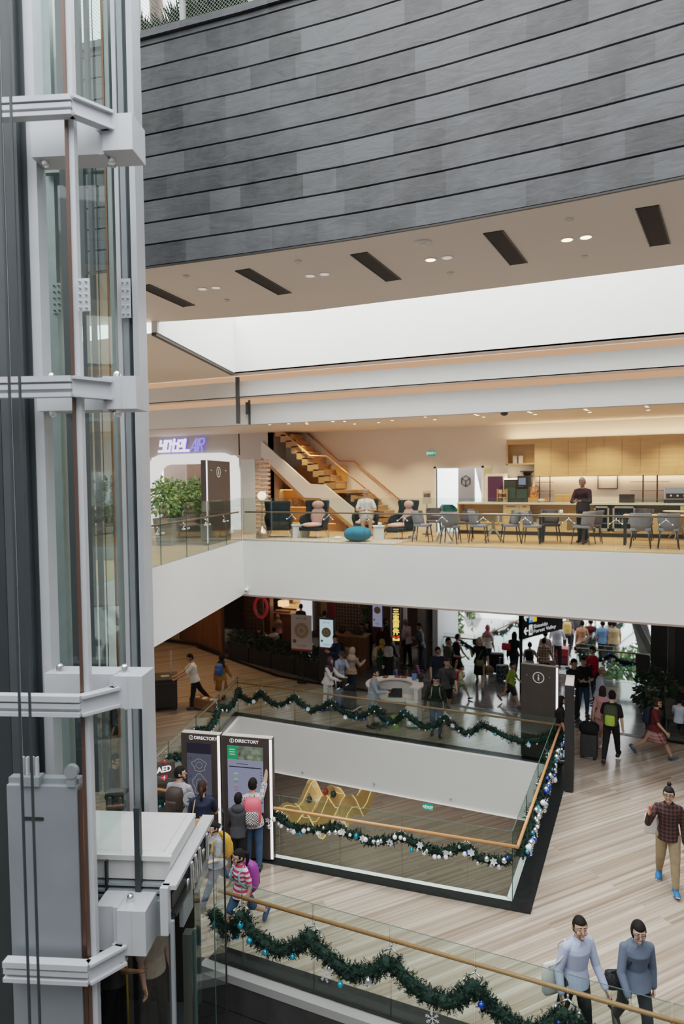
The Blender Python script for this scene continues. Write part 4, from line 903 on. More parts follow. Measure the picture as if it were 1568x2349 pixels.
for k, (pa, pb) in enumerate(((1362,1397),(1405,1457))):
    xa, xb = X(pa,cy0), X(pb,cy0); t = thing('undercounter_fridge', ('glass door fridge under the counter, mostly empty' , 'glass door fridge under the counter, stocked with bottles')[k], 'fridge', ((xa+xb)/2,cy0,L3Z+.17), group='fridges under the counter')
    zt = ctop-.09; m = MB(); m.box((xa,cy0+.55,L3Z+.17),(xb,cy0+.6,zt)); m.box((xa,cy0,L3Z+.17),(xa+.03,cy0+.6,zt)); m.box((xb-.03,cy0,L3Z+.17),(xb,cy0+.6,zt)); m.box((xa,cy0,zt-.03),(xb,cy0+.6,zt)); m.box((xa,cy0,L3Z+.17),(xb,cy0+.6,L3Z+.2)); m.build('cabinet', DSTEEL, t, world=True)
    d = MB(); d.box((xa,cy0-.03,L3Z+.17),(xa+.045,cy0,zt)); d.box((xb-.045,cy0-.03,L3Z+.17),(xb,cy0,zt)); d.box((xa,cy0-.03,zt-.05),(xb,cy0,zt)); d.box((xa,cy0-.03,L3Z+.17),(xb,cy0,L3Z+.25)); d = d.build('door', FR, t, world=True)
    MB().quad((xa+.045,cy0-.015,L3Z+.25),(xb-.045,cy0-.015,L3Z+.25),(xb-.045,cy0-.015,zt-.05),(xa+.045,cy0-.015,zt-.05)).build('pane', CLEAR, d)
    for z in (.38,.55): MB().box((xa+.03,cy0+.05,L3Z+z),(xb-.03,cy0+.5,L3Z+z+.01)).build('shelf', FR, t, world=True)
    if k:
        cols_ = [pm('bottle_%d' % q, c, .3) for q, c in enumerate(((.02,.08,.14),(.5,.5,.52),(.03,.03,.03)))]
        for z, cm in ((.56,0),(.39,1),(.21,2)):
            for q in range(6):
                x = xa+.08+(xb-xa-.16)*q/5; b = tag(MB().lathe([(.026,0),(.026,.1),(.01,.125),(.01,.15)],n=8).build('bottle', cols_[cm], loc=(x,cy0+.12,L3Z+z)), ('dark blue bottle on the top fridge shelf','pale bottle on the middle fridge shelf','black bottle on the bottom fridge shelf')[cm], 'bottle', ('blue','pale','black')[cm]+' bottles in the fridge')
# crockery on open shelves
for q in range(7):
    tag(MB().lathe([(.05,0),(.13,.012),(.13,.018),(.05,.008)],n=18).build('plate', WHITE, loc=(X(1240,cy0+.2),cy0+.2,L3Z+.382+.014*q), smooth=True), 'white plate in the stack on the open counter shelf', 'plate', 'stacked plates under the counter')
for q in range(8):
    p = (X(1138+5*(q%4),cy0+.15), cy0+.15, L3Z+.382+.1*(q//4)); tag(MB().lathe([(.03,0),(.036,.09),(.03,.09),(.026,.01)],n=10).build('cup', WHITE if q % 2 else FR, loc=p), 'small cup in the stacks beneath the second white table', 'cup', 'stacked cups under the counter')
# wall cabinets
wy = 20.62; zt, zb = 8.17, 7.08
cab = thing('wall_cabinet', 'row of flush oak wall cabinets above the counter', 'cabinet', (-1,wy,zb))
wx = [X(p_,wy,1050) for p_ in (1225,1263,1303,1344,1384,1426,1468,1511,1555)]+[1.3,1.8,2.3]
MB().box((wx[0],wy+.02,zb),(wx[-1],20.98,zt)).build('carcass', OAK, cab, world=True)
for a, b in zip(wx, wx[1:]):
    d = MB().box((a+.004,wy,zb),(b-.004,wy+.02,zt-.06)).build('door', OAK, cab, world=True); MB().cap((b-.06,wy-.012,zb+.07),(b-.06,wy,zb+.07),.012,.012,8).build('lock', CHROME, d)
MB().box((X(1161,wy),wy-.01,zt-.06),(wx[-1],20.98,zt)).build('cornice', OAK, cab, world=True)
ob = thing('open_shelf_box', 'open oak shelf box at the end of the wall cabinets', 'shelf', (X(1190,wy),wy,7.35)); xa, xb = X(1161,wy), wx[0]; za = ony(1190,1066,wy).z
m = MB(); m.box((xa,wy,za),(xb,20.98,za+.04)); m.box((xa,wy,za),(xa+.04,20.98,zt-.07)); m.box((xa,20.9,za),(xb,20.98,zt-.07)); m.build('box', OAK, ob, world=True)
MB().box((xa,wy-.005,zt-.14),(xb,wy+.03,zt-.06)).build('fascia', OAK, ob, world=True)
for px, s in ((1181,'left'),(1194,'right')):
    t = thing('storage_jar', 'white square tin on the open shelf box, %s one of two' % s if False else 'white square tin on the open oak shelf box', 'tin', (X(px,wy+.12,1058),wy+.12,za+.041), group='tins on the shelf box'); MB().box((-.06,-.06,0),(.06,.06,.2)).build('body', WHITE, t, bevel=.006); MB().box((-.062,-.062,.2),(.062,.062,.225)).build('lid', WHITE2, t)
for nm, la, y_, z_, zz, em in (('cove_strip','hidden warm strip light washing the wall above the oak cabinets',20.8,zt+.01,1,6),('under_light','warm strip light beneath the oak wall cabinets',20.9,zb-.012,-1,7)):
    t = thing('strip_light', la, 'light', (0,y_,z_)); MB().box((wx[0] if zz < 0 else xa,y_-.03,z_),(wx[-1],y_+.03,z_+.008)).build('diffuser', emat('warm_strip_%d' % em, (1,.66,.40), em*(5 if em == 6 else 3)), t, world=True); MB().box((wx[0] if zz < 0 else xa,y_-.045,z_-.003),(wx[-1],y_-.03,z_+.012)).build('housing', WHITE2, t, world=True)
def on_counter(px, y=20.7): return Vector((ony(px,1150,y).x, y, ctop+.002))
# things on the counter
p = on_counter(1140,20.75); t = thing('menu_display', 'purple panel in a rounded white cabinet at the counter end', 'display', p)
MB().rbox((-.34,-.12,0),(.30,.2,.86),.05).build('cabinet', pm('pale_appliance', (.62,.60,.58), .4), t); MB().box((-.26,-.135,.02),(.19,-.118,.78)).build('panel', pm('deep_purple', (.045,.015,.05), .4), t)
p = on_counter(1152,20.45); t = thing('snack_rack', 'small wooden snack rack beside the coffee machine', 'rack', p); m = MB()
for x in (-.14,.14): m.box((x-.01,-.08,0),(x+.01,.08,.40))
for z in (.0,.13,.26): m.box((-.14,-.08,z),(.14,.08,z+.015))
m.build('frame', OAKS, t)
for k in range(6): tag(MB().rbox((-.05,-.03,0),(.05,.03,.1),.01).build('snack_packet', pm('packet_%d' % (k%3), ((.08,.12,.05),(.5,.4,.3),(.3,.2,.08))[k%3], .5), loc=p+Vector((-.065+.13*(k%2),-.02,.016+.13*(k//2)))), 'small snack packet in the wooden rack', 'packet', 'packets in the snack rack')
p = on_counter(1190,20.6); t = thing('coffee_machine', 'tall black coffee machine with a lit screen and hopper', 'coffee machine', p); DG = pm('dark_green_glass', (.03,.06,.05), .2)
MB().box((-.42,-.15,.0),(.28,.22,.46)).build('body', BLACK, t); MB().box((-.4,-.16,.12),(-.08,-.148,.44)).build('glass_front', DG, t); MB().box((-.05,-.16,.12),(.26,-.148,.40)).build('glass_front', DG, t)
MB().box((-.02,-.19,.47),(.26,-.13,.78)).build('screen_housing', BLACK, t); MB().box((.02,-.195,.52),(.22,-.191,.72)).build('screen', emat('blue_grey_screen', (.25,.32,.42), .7), t); m = MB(); m.lathe([(.08,.78),(.2,.9),(.2,.93),(.02,.93)],c=(.22,.02,0),n=16); m.build('hopper', BLACK, t); MB().box((.15,-.1,.46),(.36,.2,.8)).build('grinder_block', DSTEEL, t); MB().box((-.42,-.12,.46),(-.06,.15,.68)).build('top_box', DSTEEL, t); MB().box((-.42,-.14,.68),(-.06,.15,.71)).build('lamp_strip', WARM, t)
p = on_counter(1223,20.5); t = thing('coffee_grinder', 'copper coffee urn beside the black machine', 'urn', p); MB().lathe([(.12,.14),(.11,.3),(.09,.42),(.05,.5),(.03,.55)],n=16).build('body', pm('polished_copper', (.65,.33,.16), .22, .8), t, smooth=True); MB().rbox((-.14,-.13,0),(.14,.13,.14),.02).build('base', OAKS, t); MB().tube([(.1,-.02,.3),(.17,-.03,.36),(.16,-.03,.45),(.06,0,.5)],.014,6).build('handle', BLACK, t)
p = on_counter(1249,20.78); t = thing('shelf_ladder', 'small black open shelf stand against the lit splashback', 'shelf', p); m = MB()
for x in (-.15,.15): m.box((x-.012,-.05,0),(x+.012,-.02,.82))
m.build('upright', BLACK, t)
for z, x0_ in ((.0,-.24),(.32,-.24),(.58,-.24),(.82,-.24)): MB().box((x0_,-.1,z),(.24,.08,z+.015)).build('shelf', pm('walnut_shelf', (.09,.05,.035), .5), t)
p = on_counter(1240,20.5); t = thing('bowl', 'white bowl in front of the black shelf stand', 'bowl', p); MB().lathe([(.06,0),(.11,.05),(.12,.1),(.11,.1),(.05,.02)],n=16).build('body', WHITE, t, smooth=True); MB().lathe([(.05,0),(.05,.008)],n=12).build('foot', WHITE2, t)
p = on_counter(1251,20.5); t = thing('menu_block', 'small rust coloured block sign beside the white bowl', 'sign', p); MB().box((-.07,-.03,0),(.07,.03,.16)).build('block', pm('rust_wood', (.35,.13,.06), .5), t); MB().box((-.05,-.033,.04),(.05,-.03,.12)).build('card', pm('rust_card', (.45,.2,.1), .6), t)
for k, px in enumerate((1283,1303,1322)):
    p = on_counter(px,20.72); t = thing('wooden_box', ('wooden box nearest the shelf stand','middle wooden box of three behind the standing man','wooden box half hidden by the standing man')[k]+' on the counter', 'box', p, group='wooden boxes on the counter'); MB().box((-.12,-.12,0),(.12,.12,.22)).build('body', OAKS, t, bevel=.006); MB().box((-.124,-.124,.2),(.124,.124,.235)).build('lid', OAK, t)
for k in range(4): tag(MB().rbox((-.2,-.15,0),(.2,.15,.055),.02).build('tray', BLACK, loc=on_counter(1437,20.6)+Vector((0,0,.06*k)), bevel=.008), 'black tray in the stack on the counter', 'tray', 'black trays on the counter')
p = on_counter(1490,20.82); t = thing('display_rack', 'dark upright frame with two long thin shelves on the counter', 'rack', p); m = MB(); m.box((-.2,0,0),(-.16,.04,.86)); m.box((.16,0,0),(.2,.04,.86)); m.box((-.2,0,.83),(.2,.04,.87)); m.build('frame', pm('dark_brown_frame', (.06,.035,.025), .5), t)
for z in (.06,.32,.57): MB().box((-.52,-.1,z),(.48,.06,z+.014)).build('shelf', pm('walnut_shelf', (1,1,1)), t)
p = on_counter(1545,20.55); t = thing('espresso_machine', 'steel espresso machine at the picture edge of the counter', 'coffee machine', p); MB().rbox((-.25,-.2,.1),(.45,.25,.42),.04).build('body', CHROME, t); MB().box((-.25,-.2,0),(.45,.25,.1)).build('drip_tray', BLACK, t); MB().box((-.2,-.22,.12),(.4,-.2,.26)).build('group_panel', BLACK, t)
for x in (-.08,.08,.24): MB().cap((x,-.24,.2),(x,-.2,.2),.03,.03,10).build('dial', CHROME, t)
p = ony(1393,1106,20.97); t = thing('picture_frame', 'thin empty dark picture frame on the lit splashback', 'frame', p); m = MB(); w, h = .26, .19
for a, b in (((-w,0,-h),(w,0,-h)),((w,0,-h),(w,0,h)),((w,0,h),(-w,0,h)),((-w,0,h),(-w,0,-h))): m.bar(a,b,.03,.03)
m.build('frame', pm('dark_brown_frame', (1,1,1)), t); MB().box((-w,.005,-h),(w,.012,h)).build('backing', WW, t)
# signs on the wall
EXITG = emat('exit_green', (.02,.30,.20), .9)
def exit_sign(label, p, rz, w, h, txt):
    t = thing('exit_sign', label, 'sign', p, rz); MB().box((-w/2,-.03,-h/2),(w/2,.03,h/2)).build('box', EXITG, t)
    text(txt, 'lettering', emat('exit_white', (.9,1,.95), 1.5), t, Matrix.Translation((0,-.033,0)) @ Matrix.Rotation(R(90),4,'X'), h*.72, .002); return t
exit_sign('green EXIT sign on the lounge wall above the doorway', ony(989,1040,20.95), 0, .24, .155, 'EXIT>'); p = ony(980,1041,20.97); t = thing('sign_bracket', 'small white bracket plate beside the green EXIT sign', 'bracket', p); MB().box((-.035,-.02,-.07),(.03,.02,.07)).build('plate', WHITE2, t); MB().box((-.01,-.03,-.02),(.05,-.02,.02)).build('arm', WHITE2, t)
p = ony(1118,1077,20.98); t = thing('poster', 'small pale green notice on the wall right of the doorway', 'poster', p); MB().box((-.11,-.01,-.14),(.11,0,.14)).build('sheet', pm('poster_cream', (.74,.72,.64), .6), t); MB().box((-.1,-.013,-.12),(.1,-.01,.03)).build('picture_print', pm('poster_green', (.50,.50,.28), .6), t)
p = onz(1156,944,8.655); t = thing('camera_dome', 'black security camera dome under the lounge ceiling', 'camera', p); MB().lathe([(.09,0),(.1,-.03),(.07,-.09),(.01,-.11)],n=16).build('dome', BLACK, t, smooth=True); MB().lathe([(.11,0),(.11,-.02),(.1,-.02)],n=16).build('mount', WHITE2, t)
DL = emat('lounge_downlight', (1,.66,.40), 9)
for px, py in ((625,966),(585,969),(663,963),(704,972),(744,963),(813,972),(790,966),(899,964),(868,969),(961,952),(997,962),(1078,946),(1095,952),(1109,956),(1203,939),(1217,946),(1227,950),(1335,931),(1345,940),(1352,945),(1481,922),(1484,933),(1486,940)):
    p = onz(px, min(py,978), 8.655); p.y = max(17.2, min(p.y, 20.6)); t = thing('downlight', 'small warm downlight in the lounge ceiling', 'downlight', p, group='lounge downlights'); MB().lathe([(.05,0),(.05,-.008),(.038,-.008)],n=12).build('trim_ring', WHITE2, t); MB().lathe([(.042,-.01),(.006,-.012)],n=12).build('lens', DL, t)
# pendant bulbs inside the hotel portal
for px, py, la in ((519,1085,'bare pendant bulb hanging inside the hotel portal'),):
    p = ony(px, py, 21.0); t = thing('pendant_lamp', la, 'lamp', p); MB().ell((0,0,0),(.06,.06,.09),n=12,m=8).build('bulb', emat('filament', (1,.5,.2), 8), t, smooth=True); MB().tube([(0,0,.08),(0,0,.3)],.035,8).build('holder', BLACK, t); MB().tube([(0,0,.3),(0,0,8.6-p.z)],.008,6).build('cord', BLACK, t)
p = ony(150,1130,19.9); t = thing('wall_screen', 'bluish lit screen on the hotel wall seen through the lift', 'screen', (p.x,19.9,p.z)); MB().box((-.75,-.06,-.5),(.75,.0,.5)).build('housing', BLACK, t); MB().box((-.7,-.065,-.1),(.7,-.06,.45)).build('picture', emat('blue_picture', (.10,.22,.55), 1.0), t)
# ------------------------------------------------------------------ people: figure builder
SK = [pm('skin_light', (.55,.34,.25), .55, noise=.06, scale=20), pm('skin_tan', (.43,.24,.16), .55, noise=.06, scale=20), pm('skin_brown', (.27,.14,.09), .55, noise=.06, scale=20)]
HAIR = pm('black_hair', (.009,.0075,.007), .75, noise=.4, scale=60, spec=.15); HAIRB = pm('dark_brown_hair', (.03,.016,.011), .75, noise=.3, scale=60, spec=.15); BLOND = pm('sandy_blonde_hair', (.42,.27,.13), .55, noise=.25, scale=60); GREYH = pm('grey_hair', (.14,.13,.125), .6, noise=.4, scale=80)
def cl(name, c, **k): return pm('cloth_'+name, c, .85, noise=k.get('noise', .10), scale=k.get('scale', 14), bump=.25, bscale=9, spec=.15)
CB = cl('black', (.013,.013,.014)); CW = cl('white', (.70,.69,.66)); CN = cl('navy', (.018,.024,.045)); CJ = cl('denim', (.045,.085,.16)); CDJ = cl('dark_denim', (.018,.028,.05)); CG = cl('charcoal', (.05,.05,.052))
DARKEYE = pm('dark_eye', (.012,.008,.006), .2); EYEW = pm('eye_white', (.62,.58,.55), .3); LIP = pm('lip', (.36,.13,.11), .5)
SHOEB = pm('black_shoe', (.012,.012,.012), .35); SHOEW = pm('white_shoe', (.6,.6,.6), .5); SHOEBL = pm('blue_shoe', (.01,.11,.32), .6); SHOEBR = pm('brown_shoe', (.10,.05,.03), .5)
def rotv(ax, a): return Matrix.Rotation(a, 3, ax)
def ellring(c, x, y, rx, ry, n=18):
    return [c + x*(rx*math.cos(2*math.pi*k/n)) + y*(ry*math.sin(2*math.pi*k/n)) for k in range(n)]
PEOPLE = []
def person(label, head=None, foot=None, face=0, h=None, z=0.0, top=None, sleeve='short', bot=None, kind='trousers', hair='short', hm=None, skin=0, shoe=None, sex='m', lean=4, hL=6, kL=4, hR=-4, kR=4, aL=(4,9,14,0), aR=(4,9,14,0), hy=0, hp=0, twist=0, zp=None, hem=None, wide=1.0, fine=False, glasses=False, group=None, pos=None, mask=None, curl=35, hmat=None, legs=True):
    if pos is None:
        if foot:
            pos = onz(foot[0], foot[1], z)
            if h is None: h = max(.9, min(1.95, ony(head[0], head[1], pos.y).z - z))
        else:
            h = h or (1.70 if sex == 'm' else 1.6); q = onz(head[0], head[1], z+h); pos = Vector((q.x, q.y, z))
    pos = Vector(pos)+Vector((0,0,.008)); h = h or 1.7; H = h; f = sex == 'f'; kid = H < 1.42
    HS = 1.07 if not kid else 1.26                     # children: bigger head
    sk = SK[skin]; hm = hm or HAIR; vox = .0075 if fine else .0125
    Lr = R(lean); upv = Vector((0, -math.sin(Lr), math.cos(Lr))); fwd = Vector((0, -math.cos(Lr), -math.sin(Lr))); X_ = Vector((1, 0, 0)); X2 = rotv('Z', R(twist)) @ X_; Y2 = upv.cross(X2)
    def limb(a, b, s): return Vector((s*math.sin(R(b)), -math.sin(R(a))*math.cos(R(b)), -math.cos(R(a))*math.cos(R(b))))
    pel = Vector((0, 0, 0)); legsJ = []; low = 1e9
    for s, a, k in ((1, hL, kL), (-1, hR, kR)):
        hip = pel + X_*(s*.05*H); kn = hip + limb(a, 2.5, s)*.245*H; an = kn + limb(a-k, 1, s)*.245*H
        pt = R(max(-55, min(28, (a-k)*.85 if zp is None else (a-k)*.2))); fd = Vector((s*.12, -math.cos(pt), math.sin(pt))).normalized(); fu = Vector((0, math.sin(pt), math.cos(pt)))
        for e in (-.05*H, .105*H): low = min(low, (an+fd*e-fu*.04*H).z)
        legsJ.append((s, hip, kn, an, fd, fu))
    dz = (-low if zp is None else zp); sh = Vector((0, 0, dz)); pel = pel+sh; legsJ = [(s, a+sh, b+sh, c+sh, d, u) for s, a, b, c, d, u in legsJ]
    sw = (.094 if f else .104)*H*wide; sc_ = pel + upv*.270*H; neck = pel + upv*.325*H
    hd_up = (upv*.45 + Vector((0, 0, 1))*.55).normalized(); hc = neck + hd_up*.088*H*(1 if not kid else 1.08) + fwd*.012*H
    HM = (Matrix.Rotation(R(hy), 3, 'Z') @ Matrix.Rotation(R(hp), 3, 'X'))
    arms = []
    for s, (a, b, e, inn) in ((1, aL), (-1, aR)):
        shd = sc_ + X2*(s*sw) + upv*.0; el = shd + limb(a, b, s)*.182*H; wr = el + limb(a+e, b*.4-inn, s)*.15*H; arms.append((s, shd, el, wr, (wr-el).normalized()))
    root_rz = frz(pos, face)
    # ---- body
    tr = [(-.035,.086,.060),(.02,.088 if not f else .092,.064),(.10,.078 if not f else .068,.056),(.18,.088 if not f else .078,.062),(.235,.097 if not f else .088,.066 if not f else .070),(.265,.094,.056),(.292,.072,.045),(.316,.044,.037)]
    def torso(m, g, t0=-1, t1=9, flare=0):
        rr = [(t, a*wide, b*(.5+.5*wide)) for t, a, b in tr if t0 <= t <= t1]
        m.loft([ellring(pel+upv*(t*H), X2 if t > .15 else X_, Y2, a*H+g+flare*max(0, .06-t)*H, b*H+g+(flare*1.6+(.18 if flare else 0))*max(0, .06-t)*H) for t, a, b in rr])
    def armpart(m, g, upto, flare=0):
        for s, a, b, c, d in arms:
            m.cap(a-X2*s*.006*H, a+(b-a)*min(1, upto), .0265*H+g, (.0235*H+g)*(1+flare), 12); m.cap(pel+upv*.300*H+X2*s*.022*H, a-X2*s*.012*H+upv*.006*H, .022*H+g*.6, .024*H+g*.6, 10)
            if upto > 1: m.cap(b, b+(c-b)*(upto-1), .0245*H+g, .0165*H+g*1.2, 12)
    def legpart(m, g, upto, low_g=None):
        for s, a, b, c, d, u in legsJ:
            m.cap(a, a+(b-a)*min(1, upto), .053*H+g, (.036+.017*(1-min(1, upto)))*H+(g if low_g is None else low_g), 12)
            if upto > 1:
                q = b+(c-b)*.3; m.cap(b, q, .036*H+g, .0355*H+g, 12); m.cap(q, b+(c-b)*(upto-1), .0355*H+g, .0215*H+(g if low_g is None else low_g), 12)
    m = MB(); torso(m, 0); m.cap(pel+upv*.3*H, hc-hd_up*.03*H, .033*H, .030*H*HS, 12); armpart(m, 0, 2); legpart(m, 0, 2)
    for s, a, b, c, d, u in legsJ: m.cap(c-u*.018*H-d*.02*H, c+d*.080*H-u*.030*H, .019*H, .009*H, 8)
    o = m.build('person', sk, loc=pos, rotz=root_rz, fuse=vox, fsmooth=4); tag(o, label, 'person', group)
    # hands and head are rooted in the same body
    hm_ = MB()
    for s, a, b, c, d in arms:
        side = d.cross(Vector((0, -1, 0)) if abs(d.y) < .8 else Vector((0, 0, 1))).normalized(); pn = side.cross(d)          # palm plane: d, pn ; thickness along side
        if abs(d.y) >= .8: side, pn = pn, side
        K = H*(1.05 if not f else .95); MM = Matrix((side, pn, d)).transposed()
        hm_.ell(c+d*.028*K, (.010*K, .024*K, .034*K), MM, 10, 7)
        hm_.cap(c-d*.012*K, c+d*.012*K, .0155*K, .016*K, 8)
        inw = side*(-s if side.x*s > 0 else s) if abs(side.x) > .3 else side
        for i, ln in enumerate((.032,.039,.037,.029)):
            p0 = c+d*.052*K+pn*((i-1.5)*.0118*K); ca = R(curl*.55+3*i); d1 = (d*math.cos(ca)+inw*math.sin(ca)); cb = R(curl*1.35+5*i); d2 = (d*math.cos(cb)+inw*math.sin(cb))
            p1 = p0+d1*ln*.55*K; hm_.cap(p0-d1*.008*K, p1, .0056*K, .0052*K, 6); hm_.cap(p1, p1+d2*ln*.5*K, .0052*K, .0042*K, 6)
        fw_ = pn if pn.y < 0 else -pn
        if abs(pn.y) < .2: fw_ = pn if pn.z > 0 else -pn
        t0 = c+d*.012*K+fw_*.014*K; t1 = t0+(d*.75+fw_*.75+inw*.25).normalized()*.03*K; hm_.cap(t0, t1, .0078*K, .0062*K, 6); hm_.cap(t1, t1+(d*.95+fw_*.2+inw*.3).normalized()*.022*K, .006*K, .0048*K, 6)
    q = H*HS
    def hshape(d):
        j = max(0, -d.z); w = 1-.22*j*abs(d.x)-.05*j; return w*(1+.04*max(0, d.y))
    def hp_(x, y, zz): return hc + HM @ Vector((x*q, y*q, zz*q))
    HM4 = HM
    hm_.ell(hc, (.0455*q, .0545*q, .067*q), HM4, 20, 16, hshape)
    hm_.cap(hp_(0,-.050,.006), hp_(0,-.062,-.016), .0045*q, .0070*q, 8); hm_.cap(hp_(0,-.046,-.052), hp_(0,-.048,-.05), .0115*q, .0115*q, 8)
    for s in (1, -1):
        hm_.ell(hp_(s*.046,.006,-.004), (.006*q, .012*q, .018*q), HM4, 8, 6); hm_.cap(hp_(s*.010,-.047,.017), hp_(s*.03,-.043,.016), .008*q, .007*q, 6)
        hm_.ell(hp_(s*.022,-.040,-.022), (.015*q,.011*q,.016*q), HM4, 8, 6)
    PEOPLE.append((o, hm_))
    # face
    for s in (1, -1):
        if fine:
            e = MB().ell(hp_(s*.0185,-.0475,.006), (.0085*q, .005*q, .0052*q), HM4, 10, 8).build('eye', EYEW, o, smooth=True); MB().ell(hp_(s*.0185,-.0522,.006), (.0042*q, .0022*q, .0045*q), HM4, 8, 6).build('iris', DARKEYE, e, smooth=True)
        else: MB().ell(hp_(s*.0185,-.049,.006), (.0085*q, .006*q, .0045*q), HM4, 8, 6).build('eye', DARKEYE, o, smooth=True)
        MB().cap(hp_(s*.009,-.0535,.0185), hp_(s*.030,-.047,.019), .0030*q, .0022*q, 6).build('eyebrow', hm, o, smooth=True)
    MB().ell(hp_(0,-.0525,-.0335), (.0155*q, .005*q, .0048*q), HM4, 10, 6).build('mouth', LIP, o, smooth=True)
    if glasses:
        g = MB()
        for s in (1, -1):
            g.tube([hp_(s*.02+.0135*math.cos(R(a)),-.061,.004+.0105*math.sin(R(a))) for a in range(0, 360, 30)], .0016*q, 5, True); g.tube([hp_(s*.033,-.06,.008), hp_(s*.047,-.01,.008)], .0016*q, 5)
        g.tube([hp_(-.007,-.063,.006), hp_(.007,-.063,.006)], .0016*q, 5); g.build('glasses', BLACK, o)
    # hair or headscarf
    hh = MB()
    if hair == 'hijab':
        def fn(d):
            return .80 if (d.y < -.42 and -.62 < d.z < .50 and abs(d.x) < .70) else 1.17
        hh.ell(hc, (.0455*q, .0545*q, .067*q), HM4, 24, 18, fn)
        c0 = neck+hd_up*.03*H
        hh.loft([ellring(c0, X2, Y2, .045*H, .048*H), ellring(c0-upv*.035*H, X2, Y2, .078*H, .066*H), ellring(c0-upv*.075*H, X2, Y2, .105*H*wide, .082*H), ellring(c0-upv*.14*H, X2, Y2, .108*H*wide, .085*H)])
        hh.build('headscarf', hm, o, smooth=True)
    else:
        top_only = hair == 'bald'
        def fn(d):
            fr = d.y < -.30 and d.z < .50; lowb = d.z < (-.55 if d.y > .1 else -.12)
            if hair in ('long', 'bob') and d.y > -.25: lowb = d.z < -.8
            if top_only: return 1.04 if (not fr and not lowb and d.z < .35 and d.y > -.3) else .9
            return .90 if (fr or lowb) else (1.09 if hair != 'bob' else 1.15)
        hh.ell(hc, (.0455*q, .0545*q, .067*q), HM4, 24, 18, fn)
        if hair == 'bun': hh.ell(hp_(0,.03,.078), (.02*q,.02*q,.02*q), None, 10, 8)
        if hair == 'lowbun': hh.ell(hp_(0,.062,.0), (.028*q,.026*q,.028*q), None, 10, 8)
        if hair == 'pony': hh.tube([hp_(0,.055,.02), hp_(0,.085,.0), hp_(0,.085,-.06), hp_(0,.075,-.115)], [.018*q,.022*q,.018*q,.006*q], 8)
        if hair == 'long':
            hh.ell(hp_(0,.030,-.055), (.05*q,.028*q,.085*q), HM4, 14, 10)
            for s in (1,-1): hh.cap(hp_(s*.04,.01,0), hp_(s*.042,-.0,-.085), .016*q, .010*q, 8)
        hh.build('hair', hm, o, smooth=True)
        if hair == 'cap':
            c = MB(); c.ell(hc, (.0455*q,.0545*q,.067*q), HM4, 18, 12, lambda d: 1.17 if d.z > .18 else .8); c.prism([(.04*q*math.cos(R(a)), -.04*q-.05*q*math.sin(R(a))) for a in range(0,181,20)], .018*q, .024*q, Matrix.Translation(hc) @ HM.to_4x4()); c.build('cap', hmat or CG, o, smooth=True)
    if mask: MB().ell(hp_(0,-.034,-.03), (.036*q,.03*q,.028*q), HM4, 14, 10).build('mask', mask, o, smooth=True)
    # clothes
    if top:
        m = MB(); t0 = -.04 if hem is None else hem
        torso(m, .012*H if not fine else .010*H, t0, .317, .25 if f else .08)
        if sleeve != 'none': armpart(m, .0085*H, {'short': .72, 'long': 1.93, 'elbow': 1.12}[sleeve], .12 if sleeve == 'short' else 0)
        m.build('shirt' if sleeve != 'none' else 'sleeveless_top', top, o, fuse=vox, fsmooth=3)
        if fine:
            c = MB(); c0 = pel+upv*.322*H
            for s in (1,-1): c.add([c0+X2*s*.004*H+Y2*-.05*H-upv*.022*H, c0+X2*s*.03*H-Y2*.052*H-upv*.03*H, c0+X2*s*.044*H-Y2*.005*H+upv*.004*H, c0+X2*s*.036*H-Y2*.006*H+upv*.02*H, c0+X2*s*.012*H-Y2*.044*H+upv*.006*H], [(0,1,2,3,4)])
            k = c.build('collar', top, o); sd = k.modifiers.new('thick', 'SOLIDIFY'); sd.thickness = .006
    if bot:
        m = MB()
        if kind in ('trousers', 'shorts'):
            m.loft([ellring(pel+upv*(t*H), X_, Y2, a*H*wide+.006*H, b*H+.006*H) for t, a, b in ((-.05,.075,.055),(-.03,.088,.064),(.02,.089,.065),(.075,.080,.058))])
            legpart(m, .0075*H if kind == 'trousers' else .012*H, 1.93 if kind == 'trousers' else .92, .010*H if kind == 'trousers' else .018*H)
            m.build(kind, bot, o, fuse=vox, fsmooth=3)
        else:
            L = {'skirt': .24, 'dress': .27, 'long': .46}[kind]
            cA = [pel+upv*.07*H, pel-Vector((0,0,.02*H))]; kmid = (legsJ[0][2]+legsJ[1][2])/2; amid = (legsJ[0][3]+legsJ[1][3])/2; spread = abs(legsJ[0][2].y-legsJ[1][2].y)/2
            rg = [ellring(cA[0], X_, Y2, .080*H*wide, .060*H), ellring(cA[1], X_, Y2, .103*H*wide, .078*H)]
            e = pel + (kmid-pel)*min(1, L/.245); rg.append(ellring(e, X_, Vector((0,1,0)), .118*H*wide, .075*H+spread))
            if L > .3: rg.append(ellring(kmid+(amid-kmid)*.85, X_, Vector((0,1,0)), .125*H, .085*H+abs(legsJ[0][3].y-legsJ[1][3].y)/2))
            m.loft(rg, cap=True); m.build('skirt', bot, o, smooth=True)
